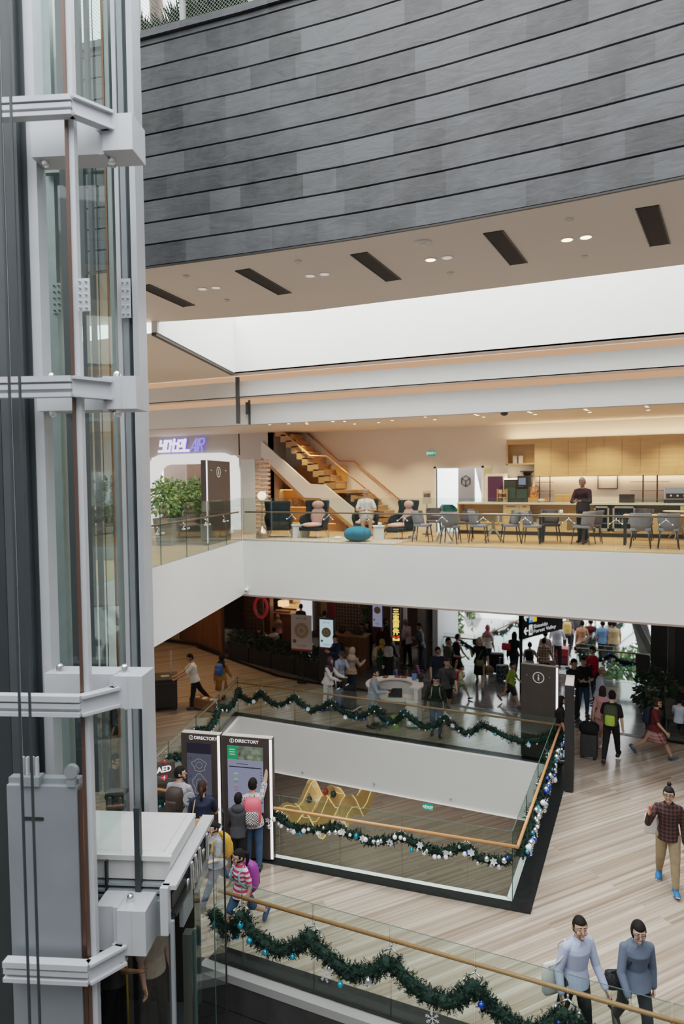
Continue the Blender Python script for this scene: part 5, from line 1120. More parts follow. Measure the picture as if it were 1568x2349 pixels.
    for s, a, b, c, d, u in legsJ:
        if shoe is False: continue
        sd = d.cross(u); K = H; pr = []
        for e, w, hgt in ((-.055,.022,.045),(-.035,.027,.052),(.0,.028,.048),(.05,.031,.034),(.085,.026,.026),(.104,.013,.016)):
            base = c+d*(e*K)-u*.04*H; pr.append([base+sd*(w*K*cx)+u*(hgt*K*cz) for cx, cz in ((-1,0),(-1.02,.35),(-.72,.85),(0,1),(.72,.85),(1.02,.35),(1,0),(0,-.02))])
        so = MB().loft(pr).build('shoe', shoe or SHOEB, o, smooth=True)
        if shoe in (SHOEW, SHOEBL): 
            sl = MB(); sl.loft([[p+u*0 for p in (c+d*(e*K)-u*.04*H+sd*w*K, c+d*(e*K)-u*.04*H-sd*w*K, c+d*(e*K)-u*.031*H-sd*w*K, c+d*(e*K)-u*.031*H+sd*w*K)] for e, w in ((-.058,.024),(.0,.03),(.05,.033),(.106,.016))]); sl.build('sole', SHOEW, so)
    W = Matrix.Translation(pos) @ Matrix.Rotation(root_rz, 4, 'Z')
    return dict(o=o, W=W, pos=pos, rz=root_rz, H=H, pel=pel, up=upv, X=X2, Y=Y2, lean=Lr, arms=arms, hc=hc, wr=[a[3]+a[4]*.05*H for a in arms], sc=sc_)
def backpack(label, P, mat, pocket=None, w=.30, hgt=.44, d=.16, strap=None, low=0.0, trim=None, cat='backpack'):
    H = P['H']; c = P['pel']+P['up']*(.275*H-hgt-low+.04)+P['Y']*(.070*H); t = thing('backpack', label, cat, P['W'] @ c, P['rz'])
    M = Matrix.Rotation(P['lean'], 4, 'X'); rg = []
    for z, a, b in ((0,.40,.5),(.03,.48,.9),(.12,.5,1.0),(.3,.5,1.0),(.38,.46,.9),(.43,.36,.6),(.44,.2,.3)):
        z *= hgt/.44; rg.append([M @ Vector((x*a*w, .01+y*b*d, z)) for x, y in ((-1,0),(-1,.5),(-.75,.92),(0,1),(.75,.92),(1,.5),(1,0),(0,0))])
    MB().loft(rg).build('bag_body', mat, t, smooth=True)
    m = MB(); s = .85; m.loft([[M @ Vector((x*w*.36*k, d*.93+y*.05, hgt*.06+z*hgt*.5)) for x, y in ((-1,0),(-.9,.7),(0,1),(.9,.7),(1,0))] for z, k in ((0,.8),(.1,1),(.85,1),(1,.8))]); m.build('pocket', pocket or mat, t, smooth=True)
    for s in (1, -1):
        x = s*.055*H; m = MB(); sh = P['sc']-c+P['up']*.035*H
        m.tube([M @ Vector((x, .01, hgt*.85)), sh+Vector((x*1.05, 0, .004)), sh+Vector((x*1.15, -.075*H, -.04*H)), sh+Vector((x*1.3, -.082*H, -.13*H)), sh+Vector((x*1.65, -.02*H, -.21*H)), M @ Vector((s*w*.42, .02, hgt*.15))], .014, 6); m.build('strap', strap or mat, t, smooth=True)
    if trim: MB().box((-w*.3,d*1.03,hgt*.5),(w*.3,d*1.06,hgt*.56),M).build('trim', trim, t)
    return t
def bag(label, P, at, size, mat, name='shoulder_bag', strap_to=None, cat='bag', strapmat=None, second=None):
    """at: position in the wearer's own frame (heights as a share of the body height)"""
    H = P['H']; c = Vector((at[0]*H, at[1]*H, at[2]*H)); t = thing(name, label, cat, P['W'] @ c, P['rz']); w, d, hh = size
    m = MB(); m.loft([[Vector((x*w/2*k, y*d/2*j, z*hh)) for x, y in ((-1,-.6),(-.7,-1),(.7,-1),(1,-.6),(1,.6),(.7,1),(-.7,1),(-1,.6))] for z, k, j in ((0,.85,.7),(.1,1,1),(.6,1,1),(.95,.92,.6),(1,.9,.4))]); m.build('bag_body', mat, t, smooth=True)
    sm = MB()
    if strap_to is not None:
        s = Vector((strap_to[0]*H, strap_to[1]*H, strap_to[2]*H))-c
        mid = (s+Vector((0,0,hh)))/2
        for e in (-1,1): sm.tube([Vector((e*w*.3,e*.02,hh*.9))*(1-q)+s*q+Vector((0,e*.055*H*math.sin(math.pi*q),0)) for q in (0,.2,.4,.6,.8,.95,1)], .010, 6)
    else: sm.tube([Vector((w*.3*math.cos(R(a)),0,hh*.95+.12*math.sin(R(a)))) for a in range(0,181,20)], .009, 6)
    sm.build('strap', strapmat or mat, t, smooth=True); return t
def suitcase(label, p, rz, mat, w=.38, d=.24, hh=.58, pull=.4):
    t = thing('suitcase', label, 'suitcase', p, rz); MB().rbox((-w/2,-d/2,.06),(w/2,d/2,.06+hh),.06).build('shell', mat, t, bevel=.02)
    m = MB(); m.tube([(-.08,d*.35,hh),(-.08,d*.35,hh+pull),(.08,d*.35,hh+pull),(.08,d*.35,hh)], .01, 6); m.build('pull_handle', CHROME if pull < .39 else BLACK, t)
    for x in (-1,1):
        for y in (-1,1): MB().cap((x*w*.38-.012,y*d*.36,.03),(x*w*.38+.012,y*d*.36,.03),.03,.03,10).build('wheel', BLACK, t)
    MB().box((-w*.42,-d/2-.01,.2),(w*.42,-d/2,.22)).build('zip', BLACK, t); return t
# ------------------------------------------------------------------ concourse furniture and signs
SIGNW = emat('sign_white', (1,.98,.98), 1.3); STRIP = emat('pinkish_led_strip', (1,.90,.90), 2.2); BR = BRONZE
def kiosk(label, p0, p1, z=0.0, h=2.42, strip='right', front='plain', d=.15, body=None):
    """tall information board; p0 to p1 is its front foot line, seen left to right"""
    a, b = Vector((p0[0],p0[1],0)), Vector((p1[0],p1[1],0)); w = (b-a).length; rz = math.atan2(b.y-a.y, b.x-a.x)
    t = thing('information_board', label, 'information board', (a.x,a.y,z), rz)
    MB().box((0,0,.03),(w,d,h)).build('body', body or BR, t, bevel=.006); MB().box((.03,.02,0),(w-.03,d-.02,.03)).build('base', BLACK, t)
    MB().box((0.005,0.005,h),(w-.005,d-.005,h+.006)).build('top_cap', pm('pale_board_top', (.42,.37,.34), .6), t)  # top cap is paler than the body
    x = w-.045 if strip == 'right' else .0
    if strip: MB().box((x,-.012,.06),(x+.045,.004,h-.01)).build('light_strip', STRIP, t)
    def ring(m, cx, cz, r, y=-.012):
        n = 28; m.loft([[Vector((cx+q*math.cos(2*math.pi*k/n), y, cz+q*math.sin(2*math.pi*k/n))) for k in range(n)] for q in (r, r*.86)], cap=False)
        m.box((cx-r*.11,y-.001,cz-r*.5),(cx+r*.11,y+.001,cz+r*.18)); m.ell((cx,y,cz+r*.42),(r*.13,.003,r*.13),n=10,m=6)
    if front == 'plain':
        m = MB(); ring(m, w*.48, h-.30, .14); m.build('info_emblem', pm('pale_emblem', (.62,.62,.60), .4, emit=.25), t)
        for fx in (.17,.78): MB().cap((w*fx,-.02,h-.26),(w*fx,.0,h-.26),.016,.016,8).build('bolt', CHROME, t)
        return t
    m = MB(); ring(m, .21, h-.075, .042); m.build('info_emblem', SIGNW, t)
    text('DIRECTORY', 'lettering', SIGNW, t, Matrix.Translation((.27,-.012,h-.075)) @ Matrix.Rotation(R(90),4,'X'), .085, .001, 'LEFT')
    sx0, sx1, sz0, sz1 = .12, w-.17, h-1.38, h-.17
    if front == 'map':
        s = MB().box((sx0,-.012,sz0),(sx1,-.004,sz1)).build('screen', emat('grey_violet_screen', (.13,.135,.185), .45), t)
        MB().box((sx0,-.014,sz1-.2),(sx1,-.0125,sz1)).build('screen_banner', emat('dark_banner', (.035,.03,.05), .5), s)
        m = MB(); cx = (sx0+sx1)/2
        for cz, rx, rz_ in ((sz1-.42,.13,.12),(sz1-.78,.12,.2)):
            m.tube([(cx+rx*math.cos(R(k*20))*(1+.25*math.sin(k*1.7)), -.016, cz+rz_*math.sin(R(k*20))) for k in range(18)], .006, 4, True); m.tube([(cx+rx*.5*math.cos(R(k*30)), -.016, cz+rz_*.5*math.sin(R(k*30))) for k in range(12)], .004, 4, True)
        m.build('floor_plan', emat('pale_plan', (.33,.32,.36), .6), s)
        for tx, zz in (('L3',sz1-.30),('L2',sz1-.64)): text(tx, 'lettering', emat('dark_ink', (.05,.05,.08), .4), s, Matrix.Translation((sx0+.06,-.016,zz)) @ Matrix.Rotation(R(90),4,'X'), .07, .001)
        m = MB()
        for k in range(11): m.cbox((sx0+.06+.052*k,-.016,sz0+.22),(.022,.003,.03))
        m.build('icon_row', emat('dark_ink', (.05,.05,.08), .4), s)
    else:
        s = MB().box((sx0,-.012,sz0),(sx1,-.004,sz1)).build('screen', emat('pale_lilac_screen', (.30,.325,.47), .62), t)
        MB().box((sx0,-.014,sz1-.25),(sx0+.19,-.0125,sz1)).build('green_banner', emat('banner_green', (.02,.30,.11), .8), s)
        for k in range(3): MB().box((sx0+.04,-.016,sz1-.08-.045*k),(sx0+.15,-.014,sz1-.06-.045*k)).build('banner_line', emat('pale_green_line', (.45,.7,.5), .7), s)
        MB().box((sx0+.19,-.014,sz1-.25),(sx1,-.0125,sz1)).build('banner_photo', pm('banner_photo', (.16,.20,.14), .5, noise=.9, scale=9), s)
        m = MB(); m.box((sx0+.03,-.015,sz1-.40),(sx1-.03,-.0135,sz1-.38))
        for k in range(11): m.box((sx1-.045,-.015,sz1-.47-.055*k),(sx1-.028,-.0135,sz1-.45-.055*k))
        m.box((sx0+.18,-.015,sz1-.335),(sx0+.4,-.0135,sz1-.325)); m.box((sx0+.2,-.015,sz0+.06),(sx0+.24,-.0135,sz0+.10)); m.box((sx1-.06,-.015,sz0+.17),(sx1-.02,-.0135,sz0+.2))
        m.build('list_lettering', emat('dark_ink', (.05,.05,.08), .4), s)
        for k, c in enumerate(((.15,.25,.6),(.55,.5,.2),(.1,.35,.5),(.6,.5,.1),(.1,.2,.55),(.7,.2,.2),(.1,.2,.5),(.6,.1,.15))):
            MB().box((sx0+.13,-.015,sz1-.475-.052*k),(sx0+.20,-.0135,sz1-.452-.052*k)).build('airline_mark', emat('mark_%d' % k, c, .8), s)
        MB().box((sx0,-.014,sz0-.06),(sx0+.33,-.005,sz0-.03)).build('lower_bar', emat('pale_lilac_screen', (1,1,1), 1), s)
    return t
kiosk('brown directory board with a grey floor plan screen, nearer the AED stand', (-8.0,10.2), (-7.24,10.36), h=2.30, front='map')
kiosk('brown directory board with a lit list on its screen, a woman pointing at it', (-7.21,10.37), (-6.25,10.57), h=2.30, front='list')
kiosk('plain brown back of an information board with a round emblem, behind the opening corner', (-2.92,17.22), (-2.02,17.17), h=2.37)
kiosk('dark information board seen edge-on beside the black kerb', (-1.50,15.6), (-1.56,16.45), d=.19, body=BLACK, strip=None)
q, q1 = onz(476,1252,L3Z), onz(530,1239,L3Z); kiosk('information board seen at an angle with a glowing edge, before the hotel portal', q, q1, z=L3Z+.006, h=ony(476,1056,q.y).z-L3Z, strip='left')
# AED stand
p = onz(380,1902,0)
t = thing('aed_stand', 'dark brown AED stand with red heart sign and red beacon', 'defibrillator stand', p, frz(p,12)); MB().rbox((-.23,-.12,0),(.23,.12,1.0),.03).build('body', BR, t)
m = MB(); m.prism([(-.12,0),(.12,0),(.12,.0),(-.12,.0)],0,0) if False else None
m.add([(-.23,-.12,1.0),(.23,-.12,1.0),(.23,.12,1.0),(-.23,.12,1.0),(-.2,-.02,1.36),(.2,-.02,1.36),(.2,.12,1.36),(-.2,.12,1.36)], [(0,3,2,1),(4,5,6,7),(0,1,5,4),(1,2,6,5),(2,3,7,6),(3,0,4,7)]); hd = m.build('sign_head', BR, t)
sl = Matrix.Translation((-.02,-.075,1.26)) @ Matrix.Rotation(R(75),4,'X'); text('AED', 'lettering', SIGNW, hd, sl, .15, .002, bold=.004)
m = MB(); hp = []
for k in range(25):
    a = 2*math.pi*k/24; hp.append((.0044*16*math.sin(a)**3, .0044*(13*math.cos(a)-5*math.cos(2*a)-2*math.cos(3*a)-math.cos(4*a))))
hs = Matrix.Translation((-.03,-.105,1.11)) @ Matrix.Rotation(R(75),4,'X'); m.add([hs @ Vector((x,y,.002)) for x,y in hp[:-1]], [tuple(range(24))]); ht = m.build('heart', emat('aed_red', (.62,.02,.05), 1.0), hd)
m = MB(); m.add([hs @ Vector((x,y,.004)) for x,y in ((.012,.045),(-.022,-.004),(-.002,-.002),(-.012,-.045),(.024,.010),(.003,.008))], [(0,1,2,3,4,5)]); m.build('lightning_bolt', SIGNW, ht)
MB().lathe([(.035,1.36),(.035,1.40),(.025,1.42),(.005,1.425)],n=12).build('beacon', pm('red_beacon', (.6,.02,.02), .3, emit=.3), t, smooth=True)
p = onz(436,1985,0); p = ony(434,1838,9.85); t = thing('pole_sign', 'grey disc sign on a slim pole between the two people at the directory', 'sign', (p.x,p.y,0), frz(p,5)); MB().lathe([(.14,0),(.14,.015),(.01,.02)],n=16).build('base', STEEL2, t); MB().tube([(0,0,.01),(0,0,p.z)],.012,8).build('pole', STEEL2, t)
MB().lathe([(.115,-.01),(.115,.01)],n=24,M=Matrix.Translation((0,-.015,p.z+.05)) @ Matrix.Rotation(R(90),4,'X')).build('disc', pm('pale_grey_disc', (.42,.43,.46), .5), t)
m = MB(); m.bar((-.02,-.03,p.z+.1),(.01,-.03,p.z+.03),.018,.006); m.bar((.01,-.03,p.z+.03),(-.04,-.03,p.z+.01),.018,.006); m.bar((-.01,-.03,p.z+.07),(.05,-.03,p.z+.06),.014,.006); m.build('pictogram', DSTEEL, t)
# service desk
def P0(px, py): p = onz(px, py, 0); return Vector((p.x, p.y, 0))
dp = P0(905,1655); t = thing('service_desk', 'curved white service desk, open towards the woman in the grey blazer', 'desk', dp, R(12)); WD_ = pm('white_desk', (.70,.66,.62), .4)
def ring_arc(m, r0, r1, a0, a1, z0, z1, n=18, sx=1.0, sy=1.0):
    rings = []
    for i in range(n+1):
        a = R(a0+(a1-a0)*i/n); c, s = math.cos(a)*sx, math.sin(a)*sy; rings.append([Vector((c*r0,s*r0,z0)),Vector((c*r1,s*r1,z0)),Vector((c*r1,s*r1,z1)),Vector((c*r0,s*r0,z1))])
    m.loft(rings)
m = MB(); ring_arc(m,.62,.74,-25,215,0.05,1.08,sx=1.05,sy=1.0); m.build('shell', WD_, t, smooth=False)
m = MB(); ring_arc(m,.50,.80,-28,218,1.08,1.12,sx=1.05,sy=1.0); m.build('counter_top', WD_, t)
m = MB(); m.rbox((-.62,-.42,.72),(.55,.2,.76),.1); m.build('work_surface', WD_, t)
MB().rbox((.38,-.46,.04),(.72,.05,.74),.05).build('pedestal', WD_, t); MB().rbox((-.72,-.3,.04),(-.5,.1,.74),.05).build('pedestal', WD_, t)
dm = Matrix.Translation(dp) @ Matrix.Rotation(R(12),4,'Z')
def on_desk(x, y, z=.762): return dm @ Vector((x,y,z))
tt = thing('laptop', 'open black laptop on the white service desk', 'laptop', on_desk(.02,-.02), R(200)); MB().box((-.2,-.14,0),(.2,.14,.02)).build('keyboard_base', BLACK, tt); MB().box((-.2,.13,.02),(.2,.15,.30),Matrix.Rotation(R(-8),4,'X')).build('screen', DSTEEL, tt)
tt = thing('plant_pot', 'purple orchid in a black pot on the service desk', 'plant', on_desk(.72,.28,1.122)); MB().lathe([(.05,0),(.075,.13),(.065,.13),(.05,.03)],n=14).build('pot', BLACK, tt); MB().tube([(0,0,.1),(-.03,0,.3),(-.08,.02,.48)],.006,6).build('stem', FIR, tt)
m = MB()
for k in range(5):
    for j in range(5): a = R(72*j+20*k); m.ell((-.03-.016*k+.03*math.cos(a),.01+.03*math.sin(a),.26+.05*k),(.022,.018,.012),n=8,m=5)
m.build('blossom', pm('orchid_purple', (.25,.05,.25), .6), tt)
m = MB()
for k in range(5): a = R(72*k); m.add([(0,0,.1),(.08*math.cos(a-.3),.08*math.sin(a-.3),.2),(.15*math.cos(a),.15*math.sin(a),.16),(.08*math.cos(a+.3),.08*math.sin(a+.3),.2)],[(0,1,2,3)])
m.build('leaf', FIRT, tt)
tt = thing('desk_sign', 'small blue card stand on the service desk', 'sign', on_desk(.52,.45,1.122), R(200)); MB().box((-.07,-.01,0),(.07,.01,.2),Matrix.Rotation(R(-12),4,'X')).build('card', pm('blue_card', (.13,.22,.48), .4), tt); MB().box((-.07,-.03,0),(.07,.05,.01)).build('foot', CLEAR, tt)
for k, (x, y) in enumerate(((-.35,.56),(.0,.63),(.2,.62))):
    tag(MB().rbox((-.09,-.06,0),(.09,.06,.03),.02).build('leaflet_tray', pm('red_brown_tray', (.20,.05,.04), .5), loc=on_desk(x,y,1.122), rotz=R(12+70*(k==0))), 'shallow red brown tray of leaflets on the desk rim', 'tray', 'leaflet trays on the service desk')
p = P0(908,1668); tt = thing('waste_bin', 'lime green waste bin under the service desk', 'bin', p); MB().lathe([(.11,0),(.13,.3),(.12,.3),(.10,.02)],n=16).build('bin_body', pm('lime_plastic', (.30,.48,.06), .45), tt); MB().lathe([(.135,.28),(.14,.31),(.12,.31)],n=16).build('rim', pm('lime_plastic', (1,1,1)), tt)
p = P0(872,1672); tt = thing('stool', 'black wheeled stool behind the service desk', 'stool', p); MB().lathe([(.18,.48),(.19,.52),(.15,.55),(.01,.555)],n=18).build('seat', BLACK, tt, smooth=True); MB().tube([(0,0,.1),(0,0,.48)],.025,8).build('column', CHROME, tt)
for k in range(5): a = R(72*k); MB().tube([(0,0,.1),(.24*math.cos(a),.24*math.sin(a),.05)],[.02,.014],6).build('leg', BLACK, tt)
# trolley with luggage
p = P0(790,1630); t = thing('luggage_trolley', 'steel luggage trolley loaded with cases before the group in headscarves', 'trolley', p, frz(p,60)); m = MB(); m.box((-.28,-.45,.12),(.28,.42,.16)); m.build('deck', CHROME, t)
m = MB(); m.tube([(-.28,.42,.14),(-.28,.5,.98),(.28,.5,.98),(.28,.42,.14)],.016,8); m.tube([(-.28,.45,.5),(.28,.45,.5)],.012,6); m.build('handle_frame', CHROME, t, smooth=True)
for x in (-.24,.24):
    for y in (-.4,.36): MB().cap((x-.02,y,.06),(x+.02,y,.06),.06,.06,12).build('wheel', BLACK, t)
TW = Matrix.Translation(p) @ Matrix.Rotation(frz(p,60),4,'Z')
suitcase('black suitcase upright on the luggage trolley', TW @ Vector((-.02,-.2,.10)), frz(p,60), CB, .44, .26, .62, .1)
suitcase('blue grey suitcase behind the black one on the trolley', TW @ Vector((.02,.14,.10)), frz(p,60), pm('violet_grey_case', (.10,.11,.20), .6), .42, .24, .44, .1)
tt = thing('carrier_bag', 'patterned red and white carrier bag at the side of the loaded trolley', 'bag', TW @ Vector((.42,.2,.0)), frz(p,40)); MB().loft([[Vector((x*.17*k,y*.1,z)) for x,y in ((-1,-1),(1,-1),(1,1),(-1,1))] for z,k in ((0,.9),(.2,1),(.42,1))]).build('bag_body', pattern('red_white_print', 'spot', (.5,.42,.36), (.35,.06,.06), 18), tt); MB().tube([(-.08,0,.42),(-.06,0,.55),(.06,0,.55),(.08,0,.42)],.008,6).build('handle', CW, tt)
p = P0(899,1572); suitcase('blue suitcase pulled by the woman in the black robe', p, frz(p,160), pm('royal_blue_case', (.05,.10,.25), .5), .34, .22, .48, .5)
p = P0(1152,1562); suitcase('blue suitcase covered in yellow flowers beside the boy in lime', p, frz(p,10), pattern('yellow_flower_print', 'spot', (.02,.06,.14), (.42,.36,.06), 16), .42, .26, .5, .3)
p = P0(1139,1545); suitcase('big black suitcase in front of the woman in the black coat', p, frz(p,5), CB, .48, .3, .68, .3)
p = P0(1350,1738); suitcase('dark grey suitcase standing by the young man in black', p, frz(p,170), CG, .40, .26, .56, .3)
tt = thing('travel_bag', 'black soft bag strapped on top of the dark grey suitcase', 'bag', p+Vector((0,0,.64)), frz(p,170)); MB().loft([[Vector((x*.22*k,y*.14*k,z)) for x,y in ((-1,-.6),(-.6,-1),(.6,-1),(1,-.6),(1,.6),(.6,1),(-.6,1),(-1,.6))] for z,k in ((0,.9),(.08,1.05),(.2,1),(.26,.7))]).build('bag_body', CB, tt, smooth=True); MB().tube([(-.1,0,.24),(-.06,0,.33),(.06,0,.33),(.1,0,.24)],.01,6).build('handle', CB, tt)
p = P0(1288,1530); t = thing('luggage_trolley', 'luggage trolley stacked with red cases pushed onto the bridge', 'trolley', p, frz(p,176)); MB().box((-.26,-.4,.1),(.26,.3,.14)).build('deck', CHROME, t); MB().tube([(-.26,.3,.12),(-.26,.36,.95),(.26,.36,.95),(.26,.3,.12)],.016,8).build('handle_frame', CHROME, t)
for x in (-.22,.22): MB().cap((x-.02,-.3,.06),(x+.02,-.3,.06),.06,.06,10).build('wheel', BLACK, t); MB().cap((x-.02,.26,.06),(x+.02,.26,.06),.06,.06,10).build('wheel', BLACK, t)
for k, (zz, la, c) in enumerate(((.15,'dark red case at the bottom of the stack on the bridge trolley',(.18,.02,.03)),(.45,'bright red case on top of the bridge trolley',(.45,.03,.05)))):
    tt = thing('suitcase', la, 'suitcase', p+Vector((0,0,zz)), frz(p,176)); MB().rbox((-.24,-.32,0),(.24,.22,.28),.05).build('shell', pm('red_case_%d' % k, c, .5), tt, bevel=.02); MB().tube([(-.07,-.33,.14),(-.07,-.36,.14),(.07,-.36,.14),(.07,-.33,.14)],.01,6).build('handle', BLACK, tt)
# dark cart on the left with its pole, and the disc topped bench
p = P0(378,1622); t = thing('service_cart', 'dark boxy cart with a slanting pale pole, pushed by the man in white', 'cart', p, frz(p,90)); MB().rbox((-.42,-.38,.12),(.42,.38,.95),.04).build('body', pm('dark_cart', (.022,.018,.016), .6), t); MB().box((-.44,-.4,.95),(.44,.4,.98)).build('top', pm('dark_cart', (1,1,1)), t)
MB().tube([(.2,-.2,.95),(.05,-.22,1.75)],.018,8).build('pole', pm('pale_pole', (.55,.52,.5), .5), t); MB().tube([(-.44,-.3,.85),(-.54,-.3,.88),(-.54,.3,.88),(-.44,.3,.85)],.015,8).build('handle', BLACK, t)
MB().box((-.2,-.15,.98),(.0,.1,1.01)).build('folded_paper', pm('grey_paper', (.3,.3,.3), .7), t)
for x in (-.34,.34):
    for y in (-.3,.3): MB().cap((x,y-.02,.06),(x,y+.02,.06),.06,.06,12).build('castor', BLACK, t)
p = P0(470,1628); t = thing('display_bench', 'low brown bench with three white discs set in its top', 'bench', p, frz(p,-40)); MB().rbox((-.5,-.16,.06),(.5,.16,.36),.04).build('body', pm('caramel_bench', (.16,.07,.03), .4), t); MB().box((-.46,-.13,0),(.46,.13,.06)).build('base', BLACK, t)
for k in range(3): MB().lathe([(.09,.36),(.09,.368),(.01,.37)],n=18).build('disc', pm('cream_disc', (.62,.55,.45), .4), t, loc=(-.3+.3*k,0,0))
# restaurant front -------------------------------------------------------
HEDGE = pm('dark_hedge_leaf', (.012,.028,.012), .7, noise=.5, scale=12); HEDGE2 = pm('mid_hedge_leaf', (.035,.065,.02), .7, noise=.4, scale=12)
def leaf_cloud(m, c, rad, n, size, g, droop=.2, inner=.55):
    for i in range(n):
        while True:
            d = Vector((g.uniform(-1,1), g.uniform(-1,1), g.uniform(-1,1)))
            if .05 < d.length < 1: break
        d = d.normalized()*(inner+(1-inner)*g.random()**.5); p = Vector((c[0]+d.x*rad[0], c[1]+d.y*rad[1], c[2]+d.z*rad[2]))
        a = Vector((d.x+g.uniform(-.6,.6), d.y+g.uniform(-.6,.6), d.z-droop+g.uniform(-.5,.5))).normalized(); s = a.cross(Vector((g.uniform(-1,1),g.uniform(-1,1),g.uniform(-.3,1)))).normalized(); l = size*g.uniform(.7,1.3); nn = a.cross(s)
        m.cur = 1 if g.random() < .4 else 0
        m.add([p, p+a*l*.45+s*l*.24+nn*l*.05, p+a*l, p+a*l*.45-s*l*.24+nn*l*.05], [(0,1,2,3)])
    m.cur = 0
g = random.Random(21); pa, pb = Vector((-15.3,22.55,0)), Vector((-10.45,21.05,0))
for k in range(4):
    a, b = pa+(pb-pa)*(k/4+.005), pa+(pb-pa)*((k+1)/4-.005); d = (b-a).normalized(); n = Vector((-d.y,d.x,0)); t = thing('planter', ('dark planter with bushy hedge, nearest the walnut wall','second dark hedge planter from the walnut wall, before the seated diners','third dark hedge planter, beneath the hanging menu sign','last dark hedge planter, beside the digital menu screen')[k], 'planter', a, group='hedge planters of the restaurant')
    MB().prism([(0,0),tuple((b-a).xy),tuple((b-a+n*.5).xy),tuple((n*.5).xy)],0,.62).build('trough', BLACK, t); m = MB()
    for j in range(6): c = (b-a)*((j+.5)/6)+n*.25; leaf_cloud(m, (c.x,c.y,.78), (.24,.26,.28), 130, .13, g)
    m.build('foliage', [HEDGE, HEDGE2], t)
def lattice(label, x0, x1, y, z0, z1, mat, n=9):
    t = thing('lattice_screen', label, 'screen', ((x0+x1)/2,y,z0)); m = MB(); s = (x1-x0)/n; k = 0; z = z0
    while z < z1:
        for i in range(n):
            x = x0+s*i
            if (i+k) % 2: m.bar((x,y,z),(x+s,y,z),.03,.03)
            else: m.bar((x+s/2,y,z-s*.5),(x+s/2,y,min(z1,z+s*.5)),.03,.03)
        z += s; k += 1
    m.build('fretwork', mat, t, world=True); f = MB()
    for a, b in (((x0,y,z0),(x0,y,z1)),((x1,y,z0),(x1,y,z1)),((x0,y,z1),(x1,y,z1)),((x0,y,z0),(x1,y,z0))): f.bar(a,b,.05,.06)
    f.build('frame', WOODW, t, world=True); MB().box((x0,y+.1,z0),(x1,y+.12,z1)).build('backing', pm('dim_amber_backing', (.20,.10,.05), .6), t, world=True)
GOLD = pm('gilt_lattice', (.42,.28,.15), .4, .3)
lattice('gilt fretwork screen beside the walnut wall, behind the diners', ony(560,1400,24.5).x, ony(602,1400,24.5).x, 24.5, .5, 3.2, GOLD, 5)
lattice('pale fretwork screen above the host desk', ony(771,1400,24.0).x, ony(826,1400,24.0).x, 24.0, 1.0, 3.2, pm('pale_lattice', (.55,.42,.32), .4, .2), 8)
lattice('narrow fretwork screen left of the red pillar', ony(735,1400,25).x, ony(754,1400,25).x, 25, 1.5, 3.2, pm('pale_lattice', (1,1,1)), 4)
m = MB(); x = ony(760,1420,24.3).x; m.box((x-.14,24.2,0),(x+.14,24.45,L3B)); struct(m.build('wall_red_pillar', pm('lacquer_red', (.22,.012,.02), .35)))
m = MB(); x = ony(617,1420,25).x; m.box((x-.1,24.9,0),(x+.1,25.2,L3B)); struct(m.build('wall_brown_pillar', WOODW))
p = ony(598,1393,24.0); t = thing('lantern_ring', 'big red ring lantern hanging before the gilt fretwork', 'lantern', p); m = MB(); m.tube([(.30*math.cos(R(a)),0,.42*math.sin(R(a))) for a in range(0,360,18)],.06,8,True); m.build('ring', pm('lantern_red', (.35,.02,.03), .5, emit=.25), t, smooth=True); MB().tube([(0,0,.42),(0,0,3.8-p.z)],.01,6).build('cord', BLACK, t); MB().tube([(.3*math.cos(R(a))*.8,-.05,.42*math.sin(R(a))*.8) for a in range(180,361,20)],.03,6).build('gold_tassel', GOLD, t)
# lit open kitchen of the restaurant
x0, x1 = ony(630,1400,26).x, ony(672,1400,26).x; t = thing('kitchen_counter', 'brightly lit open kitchen counter deep in the restaurant', 'counter', ((x0+x1)/2,26,0)); MB().box((x0,25.8,0),(x1,26.5,1.2)).build('body', WOODW, t, world=True); MB().box((x0,25.75,1.2),(x1,26.5,1.25)).build('worktop', pm('warm_steel', (.5,.4,.3), .3, .6), t, world=True)
for k in range(2): MB().box((x0,26.2,1.6+.4*k),(x1,26.6,1.63+.4*k)).build('shelf', pm('warm_steel', (1,1,1)), t, world=True)
MB().box((x0,26.65,1.3),(x1,26.7,2.9)).build('lit_back', emat('kitchen_glow', (1,.45,.16), .8), t, world=True)
for k in range(9): tag(MB().lathe([(.07,0),(.13,.08),(.12,.08),(.05,.01)],n=12).build('steamer_basket', OAKS, loc=(x0+.2+(x1-x0-.4)*(k%5)/4,25.95+.3*(k//5) if k < 5 else 26.4,1.255 if k < 5 else 1.635)), 'small basket dish in the lit restaurant kitchen', 'dish', 'dishes in the restaurant kitchen')
p = ony(650,1384,25.6); t = thing('pendant_lamp', 'glowing orange drum pendant in the restaurant', 'lamp', p); MB().lathe([(.24,-.1),(.24,.1)],n=18).build('lamp_shade', emat('drum_glow', (1,.42,.2), 2.5), t); MB().tube([(0,0,.1),(0,0,3.8-p.z)],.01,6).build('cord', BLACK, t)
p = ony(696,1390,26.9); MBx = MB(); MBx.box((p.x-.35,26.9,.3),(p.x+.4,26.95,3.0)); struct(MBx.build('window_1', emat('bright_far_window', (.85,.88,.92), 1.0)))
